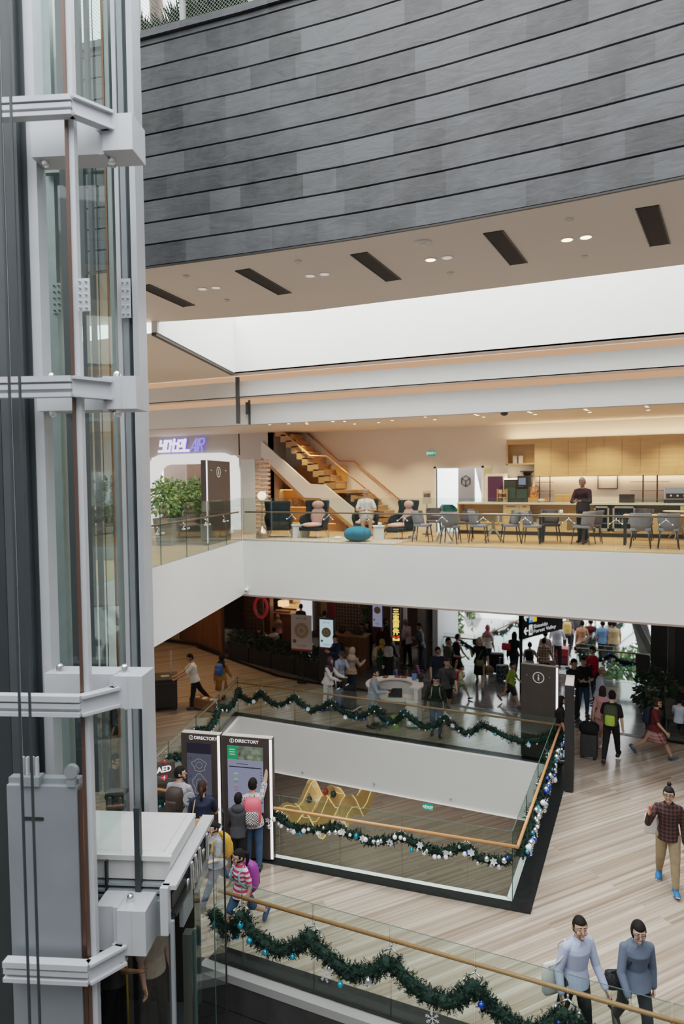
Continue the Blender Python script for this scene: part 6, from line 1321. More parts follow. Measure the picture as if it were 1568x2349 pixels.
def dining_set(px, py, la):
    p = P0(px,py); t = thing('round_table', la, 'table', p); MB().lathe([(.4,.71),(.42,.73),(.42,.75),(.01,.75)],n=20).build('tabletop', WOODW, t); MB().tube([(0,0,.02),(0,0,.71)],.04,8).build('pedestal', BLACK, t); MB().lathe([(.25,0),(.25,.02),(.04,.03)],n=16).build('base', BLACK, t)
    for k in range(3): a = 2.1*k; tag(MB().lathe([(.03,0),(.08,.03),(.075,.03),(.02,.008)],n=12).build('bowl', WHITE, loc=(p.x+.2*math.cos(a),p.y+.2*math.sin(a),.752)), 'small white bowl on the table of the seated diners', 'bowl', 'bowls on the restaurant table')
dining_set(610,1503,'round dark table of the seated diners behind the hedge')
# signs of the restaurant
def dish_art(m, cx, cz, r, y):
    for k, (q, yy) in enumerate(((r,0),(r*.82,-.002),(r*.55,-.004),(r*.34,-.006),(r*.16,-.008))):
        m.cur = k; n = 24; m.add([(cx+q*math.cos(2*math.pi*i/n), y+yy, cz+q*math.sin(2*math.pi*i/n)) for i in range(n)], [tuple(range(n))])
    m.cur = 0
DISH = [pm('dish_%d' % k, c, .6) for k, c in enumerate(((.36,.35,.33),(.42,.27,.12),(.52,.42,.30),(.32,.30,.38),(.40,.22,.10)))]
def menu_face(t, w, z0, z1, y, base, glow=0):
    ink = pm('grey_ink', (.12,.10,.10), .6); cz = z0+(z1-z0)*.56
    MB().box((-w/2,y,z0),(w/2,y+.012,z1)).build('sheet', base, t); m = MB(); dish_art(m, 0, cz, w*.36, y-.004); m.build('dish_picture', DISH, t)
    MB().box((-w/2,y-.004,z0),(w/2,y-.002,z0+(z1-z0)*.05)).build('red_band', pm('red_band', (.38,.02,.07), .5), t)
    m = MB()
    for k in range(5): m.cbox((-.2*w+.1*w*k,y-.004,z1-(z1-z0)*.10),(.05*w,.003,(z1-z0)*(.04 if k in (0,4) else .022)))
    m.cbox((0,y-.004,z0+(z1-z0)*.15),(w*.5,.003,.012)); m.cbox((.05*w,y-.004,z0+(z1-z0)*.115),(w*.32,.003,.008)); m.build('caption', ink, t)
    MB().ell((-w*.34,y-.006,z0+(z1-z0)*.26),(w*.09,.008,w*.09),n=12,m=8).build('leaf_bowl', pm('green_bowl', (.10,.14,.07), .5), t)
p = P0(692,1572); p = Vector((-11.15,21.0,0)); q0, q1 = ony(670,1490,20.7), ony(714,1412,20.7); w = q1.x-q0.x
t = thing('menu_sign', 'white menu sign with a round dish and red band on a stand over the hedge', 'sign', ((q0.x+q1.x)/2,20.7,0), R(6)); menu_face(t, w, q0.z, q1.z, -.03, pm('menu_white', (.62,.57,.54), .6)); MB().tube([(0,.02,.0),(0,.02,q1.z)],.02,8).build('pole', BLACK, t); MB().lathe([(.2,0),(.2,.02),(.02,.03)],n=16).build('base', BLACK, t)
q0, q1 = ony(733,1486,20.9), ony(764,1423,20.9); w = q1.x-q0.x
t = thing('digital_menu', 'black standing screen with a lit dish menu, before the restaurant entrance', 'screen', ((q0.x+q1.x)/2,20.9,0), R(4)); MB().rbox((-w/2-.04,0,0),(w/2+.04,.1,q1.z+.06),.02).build('housing', BLACK, t); menu_face(t, w*.92, q0.z, q1.z, -.014, emat('menu_screen', (.48,.66,.72), .9))
q0, q1 = ony(855,1440,23.2), ony(876,1386,23.2); w = q1.x-q0.x; t = thing('wall_poster', 'tall bluish dish poster between the hanging vine and the amber pier', 'poster', ((q0.x+q1.x)/2,23.2,q0.z)); menu_face(t, w, 0, q1.z-q0.z+.3, -.02, emat('poster_screen', (.24,.24,.36), .7)); MB().box((-w/2-.02,0,-.02),(w/2+.02,.06,1.9)).build('housing', BLACK, t)
# lit vertical shop sign
q0, q1 = ony(899,1470,22.9), ony(917,1391,22.9); w = (q1.x-q0.x); cx = (q0.x+q1.x)/2; hh = q1.z-q0.z
t = thing('shop_sign', 'tall black sign with glowing yellow characters and a chevron', 'sign', (cx,22.9,q0.z), R(4)); MB().box((-w/2,0,0),(w/2,.1,hh+.3)).build('housing', BLACK, t); YG = emat('sign_yellow', (1,.62,.12), 1.7)
ch = hh*.76/4
for k, c in enumerate('件兩盅三'): text(c, 'character', YG, t, Matrix.Translation((0,-.012,hh*.24+ch*k+ch*.1)) @ Matrix.Rotation(R(90),4,'X'), ch*1.02, .004, bold=.006)
m = MB(); m.add([(-w*.4,-.01,.02),(w*.4,-.01,.02),(w*.4,-.01,.13),(0,-.01,.06),(-w*.4,-.01,.13)], [(0,1,2,3),(0,3,4)][:1]+[(0,3,4)]); m.build('panel', YG, t); m = MB(); m.bar((-w*.4,-.011,.2),(0,-.011,.12),.01,.05); m.bar((0,-.011,.12),(w*.4,-.011,.2),.01,.05); m.build('chevron', emat('sign_red', (.75,.05,.02), 1.0), t)
m = MB(); m.box((ony(880,1420,24.6).x,24.5,0),(ony(897,1420,24.6).x,25,L3B)); m.box((ony(917,1420,24.6).x,24.5,0),(ony(926,1420,24.6).x,25,L3B)); struct(m.build('wall_amber_pier', pm('amber_pier', (.26,.15,.075), .5)))
p = P0(812,1505); t = thing('host_desk', 'slatted timber host desk at the restaurant entrance', 'desk', Vector((ony(812,1440,23.0).x,23.0,0)), R(3)); MB().box((-.75,-.25,0),(.5,.3,1.25)).build('body', wood_mat('honey_timber', (.20,.085,.03), (.30,.14,.05), 2, 2.5, .45), t); MB().box((-.8,-.3,1.25),(.55,.35,1.3)).build('desk_top', OAKS, t)
dw = t.location
for k, (x, c, la) in enumerate(((-.5,(.05,.03,.02),'dark bowl on the host desk'),(.0,(.10,.16,.04),'small green plant on the host desk'),(.25,(.05,.03,.02),'dark basket on the host desk'))):
    tt = thing('bowl' if k != 1 else 'plant_pot', la, 'bowl' if k != 1 else 'plant', dw+Vector((x,0,1.302))); MB().lathe([(.08,0),(.15,.09),(.14,.09),(.07,.02)],n=14).build('vessel', pm('vessel_%d' % k, c, .5), tt); m = MB(); leaf_cloud(m,(0,0,.15),(.11,.11,.09),50,.08,g); m.build('foliage' if k == 1 else 'contents', [HEDGE2, FIRT] if k == 1 else [WOODW, HEDGE], tt)
t = thing('entrance_lectern', 'small pale timber lectern with a red plate beside the digital menu screen', 'lectern', Vector((ony(785,1480,22.0).x,22.0,0)), R(5)); MB().rbox((-.35,-.22,0),(.3,.22,1.0),.03).build('body', wood_mat('pale_honey_timber', (.36,.20,.10), (.46,.28,.15), 2, 2.5, .45), t); MB().box((-.3,-.2,1.0),(.0,-.17,1.2)).build('red_plate', pm('red_band', (1,1,1)), t)
# hanging vines
def vine(label, top, length, wid, n=160, seed=3, mats=None):
    g = random.Random(seed); t = thing('hanging_vine', label, 'plant', top); m = MB(); 
    for i in range(8): leaf_cloud(m, (g.uniform(-.1,.1)*wid,0,-length*(i+.5)/8), (wid*(.5-.03*i),wid*.35,length/11), n//8, .16, g, droop=.9)
    m.build('foliage', mats or [HEDGE2, pm('bright_leaf', (.16,.28,.05), .6, noise=.4, scale=8)], t); MB().tube([(0,0,0),(0,0,-length)],.015,6).build('stem', WOODW, t)
vine('green vine hanging beside the pale fretwork screen', Vector((ony(836,1380,23.6).x,23.6,3.3)), 1.4, .22)
# wayfinding sign
q0 = ony(1197,1467,22.4); q1 = onz(1290,1443,q0.z); rzs = math.atan2(q1.y-q0.y, q1.x-q0.x); sw_ = (q1-q0).length; sh_ = 1.25
t = thing('wayfinding_sign', 'black hanging direction sign with arrows, blue and yellow icons', 'sign', q0, rzs)
MB().box((0,0,.0),(sw_,.14,sh_)).build('panel', pm('sign_black', (.008,.008,.008), .9, spec=.1), t); S2 = emat('wayfinding_white', (.85,.86,.86), .9); m = MB(); u = sw_/90
def flatM(x, z, k=1): return Matrix.Translation((x,-.012,z)) @ Matrix.Rotation(R(90),4,'X') @ Matrix.Diagonal((k,1,1,1))
zr = (.70,.25)
for z in zr: m.bar((4*u,-.01,z),(12*u,-.01,z),.01,.05); m.bar((4*u,-.01,z),(8*u,-.01,z+.11),.01,.05); m.bar((4*u,-.01,z),(8*u,-.01,z-.11),.01,.05)
m.build('arrow', S2, t); YI = emat('icon_yellow', (.9,.52,.02), 1.0); BI = emat('icon_blue', (.06,.25,.75), .9)
MB().box((14*u,-.014,zr[0]-.2),(22*u,-.004,zr[0]+.2)).build('blue_icon', BI, t); MB().box((22.5*u,-.014,zr[0]-.2),(30*u,-.004,zr[0]+.2)).build('yellow_icon', YI, t); text('P', 'lettering', BLACK, t, flatM(26.3*u,zr[0],1.6), .3, .001)
MB().box((14*u,-.014,zr[1]-.17),(21*u,-.004,zr[1]+.17)).build('white_icon', S2, t); m = MB(); m.add([(15.5*u,-.018,zr[1]-.1),(19.5*u,-.018,zr[1]-.1),(17.5*u,-.018,zr[1]+.1)],[(0,1,2)]); m.build('icon_mark', BLACK, t)
m = MB()
for x in (16.2,19.6): m.cbox((x*u,-.018,zr[0]-.02),(1.4*u,.003,.2)); m.ell((x*u,-.018,zr[0]+.13),(.8*u,.003,.03),n=8,m=5)
m.build('icon_mark', S2, t)
text('Lobby 1', 'lettering', S2, t, flatM(32*u,zr[0],1.5), .2, .001, 'LEFT'); MB().box((62*u,-.014,zr[0]-.1),(68*u,-.004,zr[0]+.16)).build('blue_icon', BI, t)
text('Shiseido\nForest Valley', 'lettering', S2, t, flatM(23*u,zr[1],1.5), .165, .001, 'LEFT')
MB().tube([(sw_*.5,.07,sh_),(sw_*.5,.07,3.82-q0.z)],.03,8).build('hanger', BLACK, t)
MB().tube([(.04,.07,-q0.z),(.04,.07,0)],.05,8).build('post', BLACK, t)
# dark shopfront corner on the right
def cafe_chair(label, p, face, mat, hs=.48, hb=.98):
    t = thing('cafe_chair', label, 'chair', p, frz(p,face)); MB().rbox((-.23,-.23,hs-.06),(.23,.23,hs),.04).build('seat', mat, t); MB().loft([[Vector((x*.23*k,.20+y*.03+(z-hs)*.12,z)) for x,y in ((-1,-1),(1,-1),(1,1),(-1,1))] for z,k in ((hs,.95),(hb-.05,1),(hb,.9))]).build('backrest', mat, t, bevel=.01)
    for x in (-1,1):
        for y in (-1,1): MB().tube([(x*.2,y*.2,hs-.06),(x*.22,y*.22,0)],[.02,.014],6).build('leg', BLACK, t)
TAUP = pm('taupe_leather', (.055,.045,.038), .5)
p = P0(1478,1578); cafe_chair('tall taupe chair in silhouette before the bright terrace', p, 165, TAUP, .55, 1.2)
p = P0(1548,1680); cafe_chair('low taupe chair inside the dark shopfront beside the seated person', p, 170, TAUP)
p = P0(1582,1640); t = thing('cafe_table', 'dark round table inside the shopfront at the picture edge', 'table', p); MB().lathe([(.38,.72),(.4,.74),(.01,.745)],n=20).build('tabletop', WOODW, t); MB().tube([(0,0,.03),(0,0,.72)],.035,8).build('pedestal', BLACK, t); MB().lathe([(.24,0),(.24,.02),(.03,.03)],n=16).build('base', BLACK, t)
t = thing('bottle_rack', 'dim metal rack with jars in the dark shopfront', 'rack', ony(1515,1520,22.9)-Vector((0,0,.9))); m = MB()
for z in (0,.3,.6): m.box((-.3,-.1,z),(.3,.1,z+.02))
for x in (-.29,.29): m.box((x-.01,-.1,-.8),(x+.01,.1,.9))
m.build('frame', STEEL2, t)
p = P0(1500,1668); t = thing('potted_shrub', 'dark leafy shrub in a low tub before the shopfront', 'plant', p); MB().lathe([(.25,0),(.32,.4),(.29,.4),(.24,.05)],n=18).build('tub', BLACK, t); m = MB(); leaf_cloud(m,(0,0,1.0),(.52,.5,.62),620,.2,random.Random(5),.3,.35); m.build('foliage', [HEDGE, HEDGE2], t); MB().tube([(0,0,.3),(0,0,1.1)],.03,6).build('stem', WOODW, t)
m = MB(); m.box((.9,19.9,0),(1.05,23.6,L3B)); struct(m.build('wall_shop_return', pm('near_black_shopfront', (1,1,1)))) if False else None
x = ony(1530,1500,22).x; m = MB(); m.box((x,21.6,0),(x+.18,21.8,L3B)); m.box((ony(1508,1500,24).x,23.9,0),(ony(1508,1500,24).x+.14,24.05,L3B)); struct(m.build('wall_dark_mullion', BLACK))
# small devices on fascias
for px, py in ((693,1772),(857,1798),(1033,1833)):
    p = ony(px,py,16.76); t = thing('sprinkler', 'small round sprinkler head on the white fascia of the opening', 'sprinkler', p, group='sprinklers on the fascia'); MB().lathe([(.035,-.0),(.035,.015),(.015,.03),(.015,.05)],n=12,M=Matrix.Rotation(R(90),4,'X')).build('rose', STEEL2, t); MB().ell((0,-.06,0),(.018,.018,.018),n=8,m=6).build('bulb', CHROME, t)
p = ony(567,1353,16.17); t = thing('security_camera', 'small white security camera under the corner of the upper slab', 'camera', p); MB().ell((0,-.04,0),(.06,.06,.06),n=12,m=8).build('dome', WHITE, t, smooth=True); MB().box((-.04,-.0,.03),(.04,.03,.1)).build('mount', WHITE2, t); MB().ell((0,-.085,-.02),(.025,.02,.025),n=8,m=6).build('lens', BLACK, t)
# lower level seen through the opening
exit_sign('green EXIT sign on the lower level, seen through the opening', ony(981,1851,20.5), 0, .30, .19, '<EXIT')
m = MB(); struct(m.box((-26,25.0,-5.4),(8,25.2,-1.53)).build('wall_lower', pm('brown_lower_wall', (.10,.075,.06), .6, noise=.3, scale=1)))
t = thing('light_canopy', 'golden wavy illuminated canopy on the lower level', 'light installation', (-8.6,17.6,-3.2)); m = MB(); nx, ny = 22, 8; G0 = ony(640,1850,17.4); G1 = ony(850,1815,18.6)
vs = []; 
for j in range(ny+1):
    for i in range(nx+1):
        x = G0.x+(G1.x-G0.x)*i/nx; y = 16.9+2.2*j/ny; vs.append((x, y, -3.05+.28*math.sin(i*.75)+.2*math.sin(j*.9+i*.3)+.55*i/nx))
m.add(vs, [(j*(nx+1)+i, j*(nx+1)+i+1, (j+1)*(nx+1)+i+1, (j+1)*(nx+1)+i) for j in range(ny) for i in range(nx)]); m.build('mesh_sheet', pm('gold_gauze', (.34,.22,.08), .5, emit=.12, ecol=(1,.6,.2)), t, world=True)
m = MB()
for i in range(0, nx+1, 3): m.tube([vs[j*(nx+1)+i] for j in range(ny+1)], .010, 5)
for j in range(0, ny+1, 4): m.tube([vs[j*(nx+1)+i] for i in range(nx+1)], .016, 5)
m.build('light_string', emat('gold_led', (1,.66,.25), 1.1), t, world=True)
for k, (px, py, c, la) in enumerate(((746,1816,(.4,.05,.04),'red bauble lamp on the golden canopy'),(764,1822,(.03,.05,.04),'dark green bauble lamp on the golden canopy, nearer the red one'),(709,1834,(.03,.06,.05),'dark green bauble lamp at the low end of the golden canopy'))):
    p = ony(px,py,17.0); t = thing('bauble_lamp', la, 'ornament', p); MB().ell((0,0,0),(.09,.09,.11),n=12,m=8).build('body', pm('bauble_lamp_%d' % k, c, .3), t, smooth=True); MB().tube([(0,0,.1),(0,0,.18)],.03,8).build('cap', GOLD, t)
WALK = dict(hL=24, kL=4, hR=-20, kR=16, aL=(-16,8,12,0), aR=(22,8,20,0)); WALK2 = dict(hR=24, kR=4, hL=-20, kL=16, aR=(-16,8,12,0), aL=(22,8,20,0))
STRIDE = dict(hL=32, kL=6, hR=-28, kR=24, aL=(-18,8,14,0), aR=(26,8,22,0)); STRIDE2 = dict(hR=32, kR=6, hL=-28, kL=24, aR=(-18,8,14,0), aL=(26,8,22,0))
PHONE = (28,6,88,36)
# ---- nearest figures
BLUEOX = pattern('pale_blue_oxford', 'stripe', (.36,.42,.60), (.42,.48,.66), 60)
p = person('man in a pale blue shirt with white tote bag and phone behind the railing', (1319,2100), None, 38, 1.68, top=BLUEOX, sleeve='long', bot=CB, hair='short', skin=1, fine=True, hy=-18, hp=-4, aL=(8,12,22,-4), aR=(-10,12,30,0), hL=10, kL=4, hR=-14, kR=12, lean=6)
bag('white cloth tote bag on the shoulder of the man in the pale blue shirt', p, (-.145,.05,.42), (.32,.08,.40), pm('white_canvas', (.62,.61,.58), .85), 'tote_bag', (-.085,0,.835), 'tote bag')
c = p['W'] @ (p['wr'][0]+Vector((0,-.02,-.06))); t = thing('mobile_phone', 'black phone in the hand of the man in the pale blue shirt', 'phone', c, p['rz']); MB().box((-.006,-.035,-.075),(.006,.035,.075)).build('case', BLACK, t, bevel=.004); MB().box((.006,-.03,-.068),(.008,.03,.068)).build('screen', pm('dark_glass_screen', (.02,.02,.025), .1), t)
DEN = pattern('blue_grey_chambray', 'stripe', (.085,.11,.16), (.10,.13,.185), 90)
p = person('woman in a blue grey chambray shirt and glasses with a black cross-body bag', (1456,2105), None, 22, 1.62, top=DEN, sleeve='long', bot=cl('ink', (.016,.019,.028)), hair='bob', skin=0, fine=True, glasses=True, sex='f', hy=-8, hp=8, lean=8, hL=20, kL=6, hR=-16, kR=14, aL=(-8,8,10,0), aR=(14,10,26,12), wide=1.08)
bag('black quilted cross-body bag at the hip of the woman in chambray', p, (-.15,-.02,.46), (.26,.13,.22), pattern('quilted_black', 'check', (.015,.015,.017), (.03,.03,.035), 40), 'cross_body_bag', (.07,-.03,.825), 'bag', CB)
PL1 = pattern('brown_black_plaid', 'plaid', (.014,.011,.012), (.075,.032,.026), 5)
p = person('man with a topknot, dark plaid shirt, khaki trousers and blue shoes, one hand raised', (1532,1806), (1530,2037), 4, None, top=PL1, sleeve='long', bot=cl('khaki', (.27,.20,.12)), hair='bun', skin=1, fine=True, glasses=True, hy=-8, aR=(30,26,118,14), aL=(-6,10,12,0), hL=14, kL=4, hR=-12, kR=18, shoe=SHOEBL, lean=3)
bag('white printed tote bag hanging behind the raised arm of the topknot man', p, (-.15,.03,.50), (.22,.07,.32), pm('white_canvas', (1,1,1)), 'tote_bag', (-.085,0,.83), 'tote bag')
c = p['W'] @ (p['wr'][1]+Vector((0,-.01,.03))); t = thing('red_pen', 'small red object held up in the fingers of the topknot man', 'small object', c, p['rz']); MB().cap((0,-.015,-.02),(0,-.015,.05),.014,.012).build('barrel', pm('signal_red', (.55,.02,.02), .4), t); MB().cap((0,-.015,.05),(0,-.015,.065),.009,.006).build('tip', CW, t)
# ---- directory group
GT = cl('pale_grey_tee', (.36,.34,.36))
p = person('man in a pale grey T-shirt with a dark backpack, head turned to the directory', (408,1767), None, 150, 1.72, top=GT, bot=CDJ, hair='short', skin=0, fine=True, hy=-58, wide=1.12, aR=(14,8,30,0))
backpack('dark brown backpack with a red label on the man in pale grey', p, pm('dark_brown_nylon', (.03,.018,.015), .7), None, .32, .46, .17, trim=pm('red_label', (.5,.05,.07), .6))
p = person('woman in a navy T-shirt with a low ponytail, reading the first directory board', (462,1800), None, 172, 1.62, top=CN, bot=CDJ, hair='pony', hm=HAIRB, skin=1, sex='f', fine=True, aR=(20,10,50,5), aL=(10,10,40,0), wide=1.15)
bag('tan bag on the back of the woman in navy, only its broad strap in view', p, (.05,.10,.50), (.24,.09,.26), pm('tan_leather', (.50,.28,.11), .6), 'shoulder_bag', (.07,.02,.835), 'bag')
p = person('boy in a dark hooded top and headset looking up at the second directory board', (536,1843), (548,2010), 168, 1.45, top=cl('hood_grey', (.045,.047,.055)), sleeve='long', bot=CB, hair='short', skin=0, hy=-12, hp=-8, aL=(16,8,30,0), aR=(16,8,30,0))
o_ = MB(); c0 = p['pel']+p['up']*.30*p['H']+p['Y']*.03; o_.ell(c0, (.12,.09,.09)); o_.build('hood', _mats['cloth_hood_grey'], p['o'], smooth=True)
CHK = pattern('black_white_print', 'spot', (.55,.53,.54), (.05,.05,.06), 34)
p = person('woman in a printed T-shirt and jeans pointing at the second directory board', (567,1835), (582,1992), 176, 1.60, top=CHK, bot=CJ, hair='short', skin=0, sex='f', fine=True, aR=(150,12,14,-4), aL=(0,14,24,8), curl=10, wide=1.06, hp=-6, hy=-10)
backpack('coral pink backpack with black and white checks on the woman pointing', p, pm('coral_nylon', (.70,.10,.13), .7), pattern('mono_check', 'check', (.75,.73,.72), (.04,.03,.04), 46), .32, .44, .17)
STR = pattern('fine_white_navy_stripe', 'stripe', (.60,.60,.64), (.20,.22,.32), 22)
p = person('woman in a fine striped T-shirt and jeans striding past the lift door', (505,1879), (500,2068), -62, None, top=STR, bot=CJ, hair='lowbun', skin=0, sex='f', fine=True, hem=-.09, aL=(14,10,70,10), aR=(16,10,70,10), **{k: v for k, v in STRIDE.items() if k[0] in 'hk'})
backpack('mustard yellow backpack on the woman in fine stripes', p, pm('mustard_nylon', (.62,.30,.03), .7), None, .28, .40, .14)
RS = pattern('red_white_stripe', 'stripe', (.68,.62,.64), (.55,.04,.12), 4.2)
p = person('girl with a plait in a red and white striped T-shirt and denim shorts, walking', (540,1940), (556,2138), -48, None, top=RS, bot=CJ, kind='shorts', hair='pony', skin=1, sex='f', fine=True, hy=-18, shoe=pm('navy_sandal', (.03,.05,.12), .6), aL=(-10,12,40,0), aR=(12,12,50,0), **{k: v for k, v in STRIDE2.items() if k[0] in 'hk'})
backpack('purple backpack with teal piping on the girl in red stripes', p, pm('purple_nylon', (.27,.035,.27), .6), None, .32, .46, .18, strap=pm('teal_strap', (.15,.42,.46), .6), trim=pm('teal_strap', (1,1,1)))
# ---- in the lift and seen through it
p = person('man in a beige polo shirt standing inside the lift car', (335,2158), None, 30, 1.66, pos=uw(-3.08,8.1,0)+Vector((0,0,.01)), top=cl('beige_polo', (.42,.34,.28)), bot=CB, skin=1, aL=(4,2,20,0), aR=(4,4,20,0), wide=1.0)
p = person('woman in dark clothes holding the yellow rail inside the lift car', (262,2200), None, 60, 1.5, pos=uw(-3.55,8.0,0)+Vector((0,0,.01)), top=CG, bot=CB, skin=2, sex='f', hair='long', aL=(50,10,50,0), aR=(50,10,50,0))
person('child in an orange top inside the lift car beside the yellow rail', (248,2250), None, 40, 1.05, pos=uw(-3.75,7.85,0)+Vector((0,0,.01)), top=cl('amber', (.38,.18,.07)), bot=CB, skin=1)
p = person('man in a black suit and glasses seen through the lift, sheaf of paper in hand', (258,1733), None, 60, 1.7, top=CB, sleeve='long', bot=CB, skin=1, glasses=True, aL=(30,6,60,10), aR=(30,6,60,10), hp=10)
t = thing('paper_sheaf', 'white sheaf of papers held by the man in the black suit', 'papers', p['W'] @ (p['wr'][0]+Vector((-.1,-.06,0))), p['rz']); MB().box((-.1,-.14,-.004),(.1,.14,.004),Matrix.Rotation(R(25),4,'X')).build('sheet', WHITE, t); MB().box((-.09,-.12,.006),(.1,.13,.012),Matrix.Rotation(R(30),4,'X')).build('upper_sheet', WHITE2, t)
p = person('woman in a black skirt walking across the timber toned floor, glimpsed through the lift', (252,1608), (262,1714), 120, None, top=CB, bot=CB, kind='skirt', hair='long', skin=1, sex='f', **WALK)
# ---- left concourse
p = person('man in a white short-sleeved shirt and black trousers pushing the dark cart', (440,1500), (447,1624), -86, None, top=CW, bot=CB, skin=1, lean=9, wide=1.12, aL=(48,6,16,4), aR=(42,6,22,4), hL=8, kL=3, hR=-28, kR=12, hp=14, hem=-.07)
p = person('woman in black headscarf and mustard dress with a blue backpack, walking away', (517,1510), (508,1612), 150, 1.55, top=cl('mustard', (.30,.15,.035)), sleeve='long', bot=cl('mustard', (1,1,1)), kind='dress', hair='hijab', hm=CB, sex='f', **WALK)
backpack('blue backpack on the woman in the mustard dress', p, pm('blue_nylon', (.03,.09,.28), .7), None, .27, .36, .13)
# ---- restaurant
person('woman with long black hair eating at the table behind the planter', (594,1434), None, -10, 1.25, top=CB, sleeve='long', hair='long', sex='f', bot=CB, hL=85, kL=85, hR=85, kR=85, zp=.50, aL=(30,8,70,12), aR=(30,8,70,12))
person('man in a white shirt seated with his back to the planter', (628,1433), None, 178, 1.25, top=CW, bot=CB, skin=1, hL=85, kL=85, hR=85, kR=85, zp=.50, aL=(30,8,70,12), aR=(30,8,70,12), wide=1.15)
person('woman in a pale pink headscarf standing inside the restaurant', (637,1412), None, 200, 1.5, top=cl('rose', (.35,.18,.15)), sleeve='long', bot=CB, hair='hijab', hm=cl('rose_scarf', (.42,.24,.20)), sex='f')
person('waiter in black standing near the lit kitchen, beyond the hanging menu sign', (681,1377), None, 160, 1.7, pos=onz(690,1478,0), top=CB, sleeve='long', bot=CB)
person('man in black behind the digital menu screen', (742,1397), None, 170, 1.72, pos=onz(744,1500,0), top=CB, sleeve='long', bot=CB)
# ---- crowd before the restaurant
PUR = pattern('purple_floral', 'spot', (.05,.025,.06), (.16,.08,.12), 26)
p = person('woman in a purple patterned headscarf and white outfit behind the luggage trolley', (755,1510), (752,1628), 60, None, top=CW, sleeve='long', bot=CW, hair='hijab', hm=PUR, sex='f', aL=(38,8,40,4), aR=(38,8,40,4), lean=7)
p = person('man in a pale blue polo shirt and grey cap bending over the trolley', (778,1494), None, 30, 1.62, top=cl('pale_blue_polo', (.30,.36,.50)), bot=CG, hair='cap', hm=GREYH, skin=1, hp=20, lean=10, aL=(30,8,60,0), aR=(30,10,40,0))
p = person('man in a navy jacket studying his phone beside the digital menu screen', (772,1458), None, -50, 1.70, top=cl('navy_jacket', (.02,.035,.085)), sleeve='long', bot=CB, aL=PHONE, aR=PHONE, hp=18)
backpack('black backpack on the man in the navy jacket', p, CB)
p = person('woman in a beige headscarf, beige hoodie and jeans, her back to the void', (809,1480), (806,1602), 140, 1.60, top=cl('beige_hoodie', (.36,.28,.22)), sleeve='long', bot=CDJ, hair='hijab', hm=cl('beige_scarf', (.42,.34,.28)), sex='f', aL=(34,8,70,10), aR=(34,8,70,10), hp=10)
p = person('woman in a long maroon dress queuing near the host desk', (829,1434), (831,1528), -20, 1.60, top=cl('maroon', (.075,.012,.018)), bot=cl('maroon', (1,1,1)), kind='dress', hair='long', hm=HAIRB, sex='f')
person('woman in black queuing to the right of the maroon dress', (847,1428), None, -60, 1.64, top=CB, sleeve='long', bot=CB, hair='long', sex='f')
person('person in black with a red scarf in the restaurant queue', (875,1431), None, 10, 1.66, top=cl('dark_wine', (.05,.012,.015)), sleeve='long', bot=CB, hair='long', sex='f')
person('tall person in black at the back of the restaurant queue', (881,1420), None, 60, 1.72, top=CB, sleeve='long', bot=CB, hair='long', hm=HAIRB, sex='f')
YEL = pattern('yellow_print_scarf', 'spot', (.38,.27,.07), (.12,.09,.05), 24)
p = person('woman in a yellow headscarf and dark green coat with a cream backpack', (870,1470), (873,1572), 75, 1.56, top=cl('bottle_green', (.015,.045,.03)), sleeve='long', bot=cl('dark_green_skirt', (.02,.03,.025)), kind='long', hair='hijab', hm=YEL, sex='f')
backpack('cream backpack on the woman in the yellow headscarf', p, pm('cream_canvas', (.46,.36,.25), .8), None, .27, .34, .13)
p = person('woman in a long black robe pulling a suitcase, seen from behind', (892,1466), (893,1572), 165, 1.62, top=CB, sleeve='long', bot=CB, kind='long', hair='hijab', hm=CB, sex='f', aR=(10,10,60,0))
backpack('pale grey printed backpack on the woman in the black robe', p, pattern('grey_white_print', 'spot', (.42,.38,.38), (.2,.17,.18), 30), None, .30, .36, .14)
p = person('broad man in a pale pink shirt with black shoulder bag by the jamb', (932,1423), (934,1529), -120, None, top=cl('pale_pink', (.62,.46,.44)), bot=CB, skin=1, hair='bald', hm=GREYH, wide=1.22, hem=-.07)
bag('black shoulder bag at the side of the man in pale pink', p, (.14,0,.46), (.24,.10,.26), CB, 'shoulder_bag', (-.07,0,.83))
p = person('man in a grey green T-shirt and jeans looking at his phone, with a black bag', (968,1432), (966,1541), -80, None, top=cl('grey_green', (.11,.145,.145)), bot=CDJ, skin=1, aL=(-4,14,70,0), aR=(36,8,92,8), hp=10, glasses=True)
bag('black bag on the belly side of the man in grey green', p, (.13,-.06,.52), (.22,.10,.28), CB, 'shoulder_bag', (-.07,0,.83))
p = person('woman in a pale grey blazer and skirt working at the white counter', (853,1537), (856,1668), 78, None, top=cl('pale_blazer', (.26,.29,.35)), sleeve='long', bot=cl('pale_blazer', (1,1,1)), kind='skirt', hair='lowbun', sex='f', aL=(26,8,66,8), aR=(26,8,66,8), hp=4)
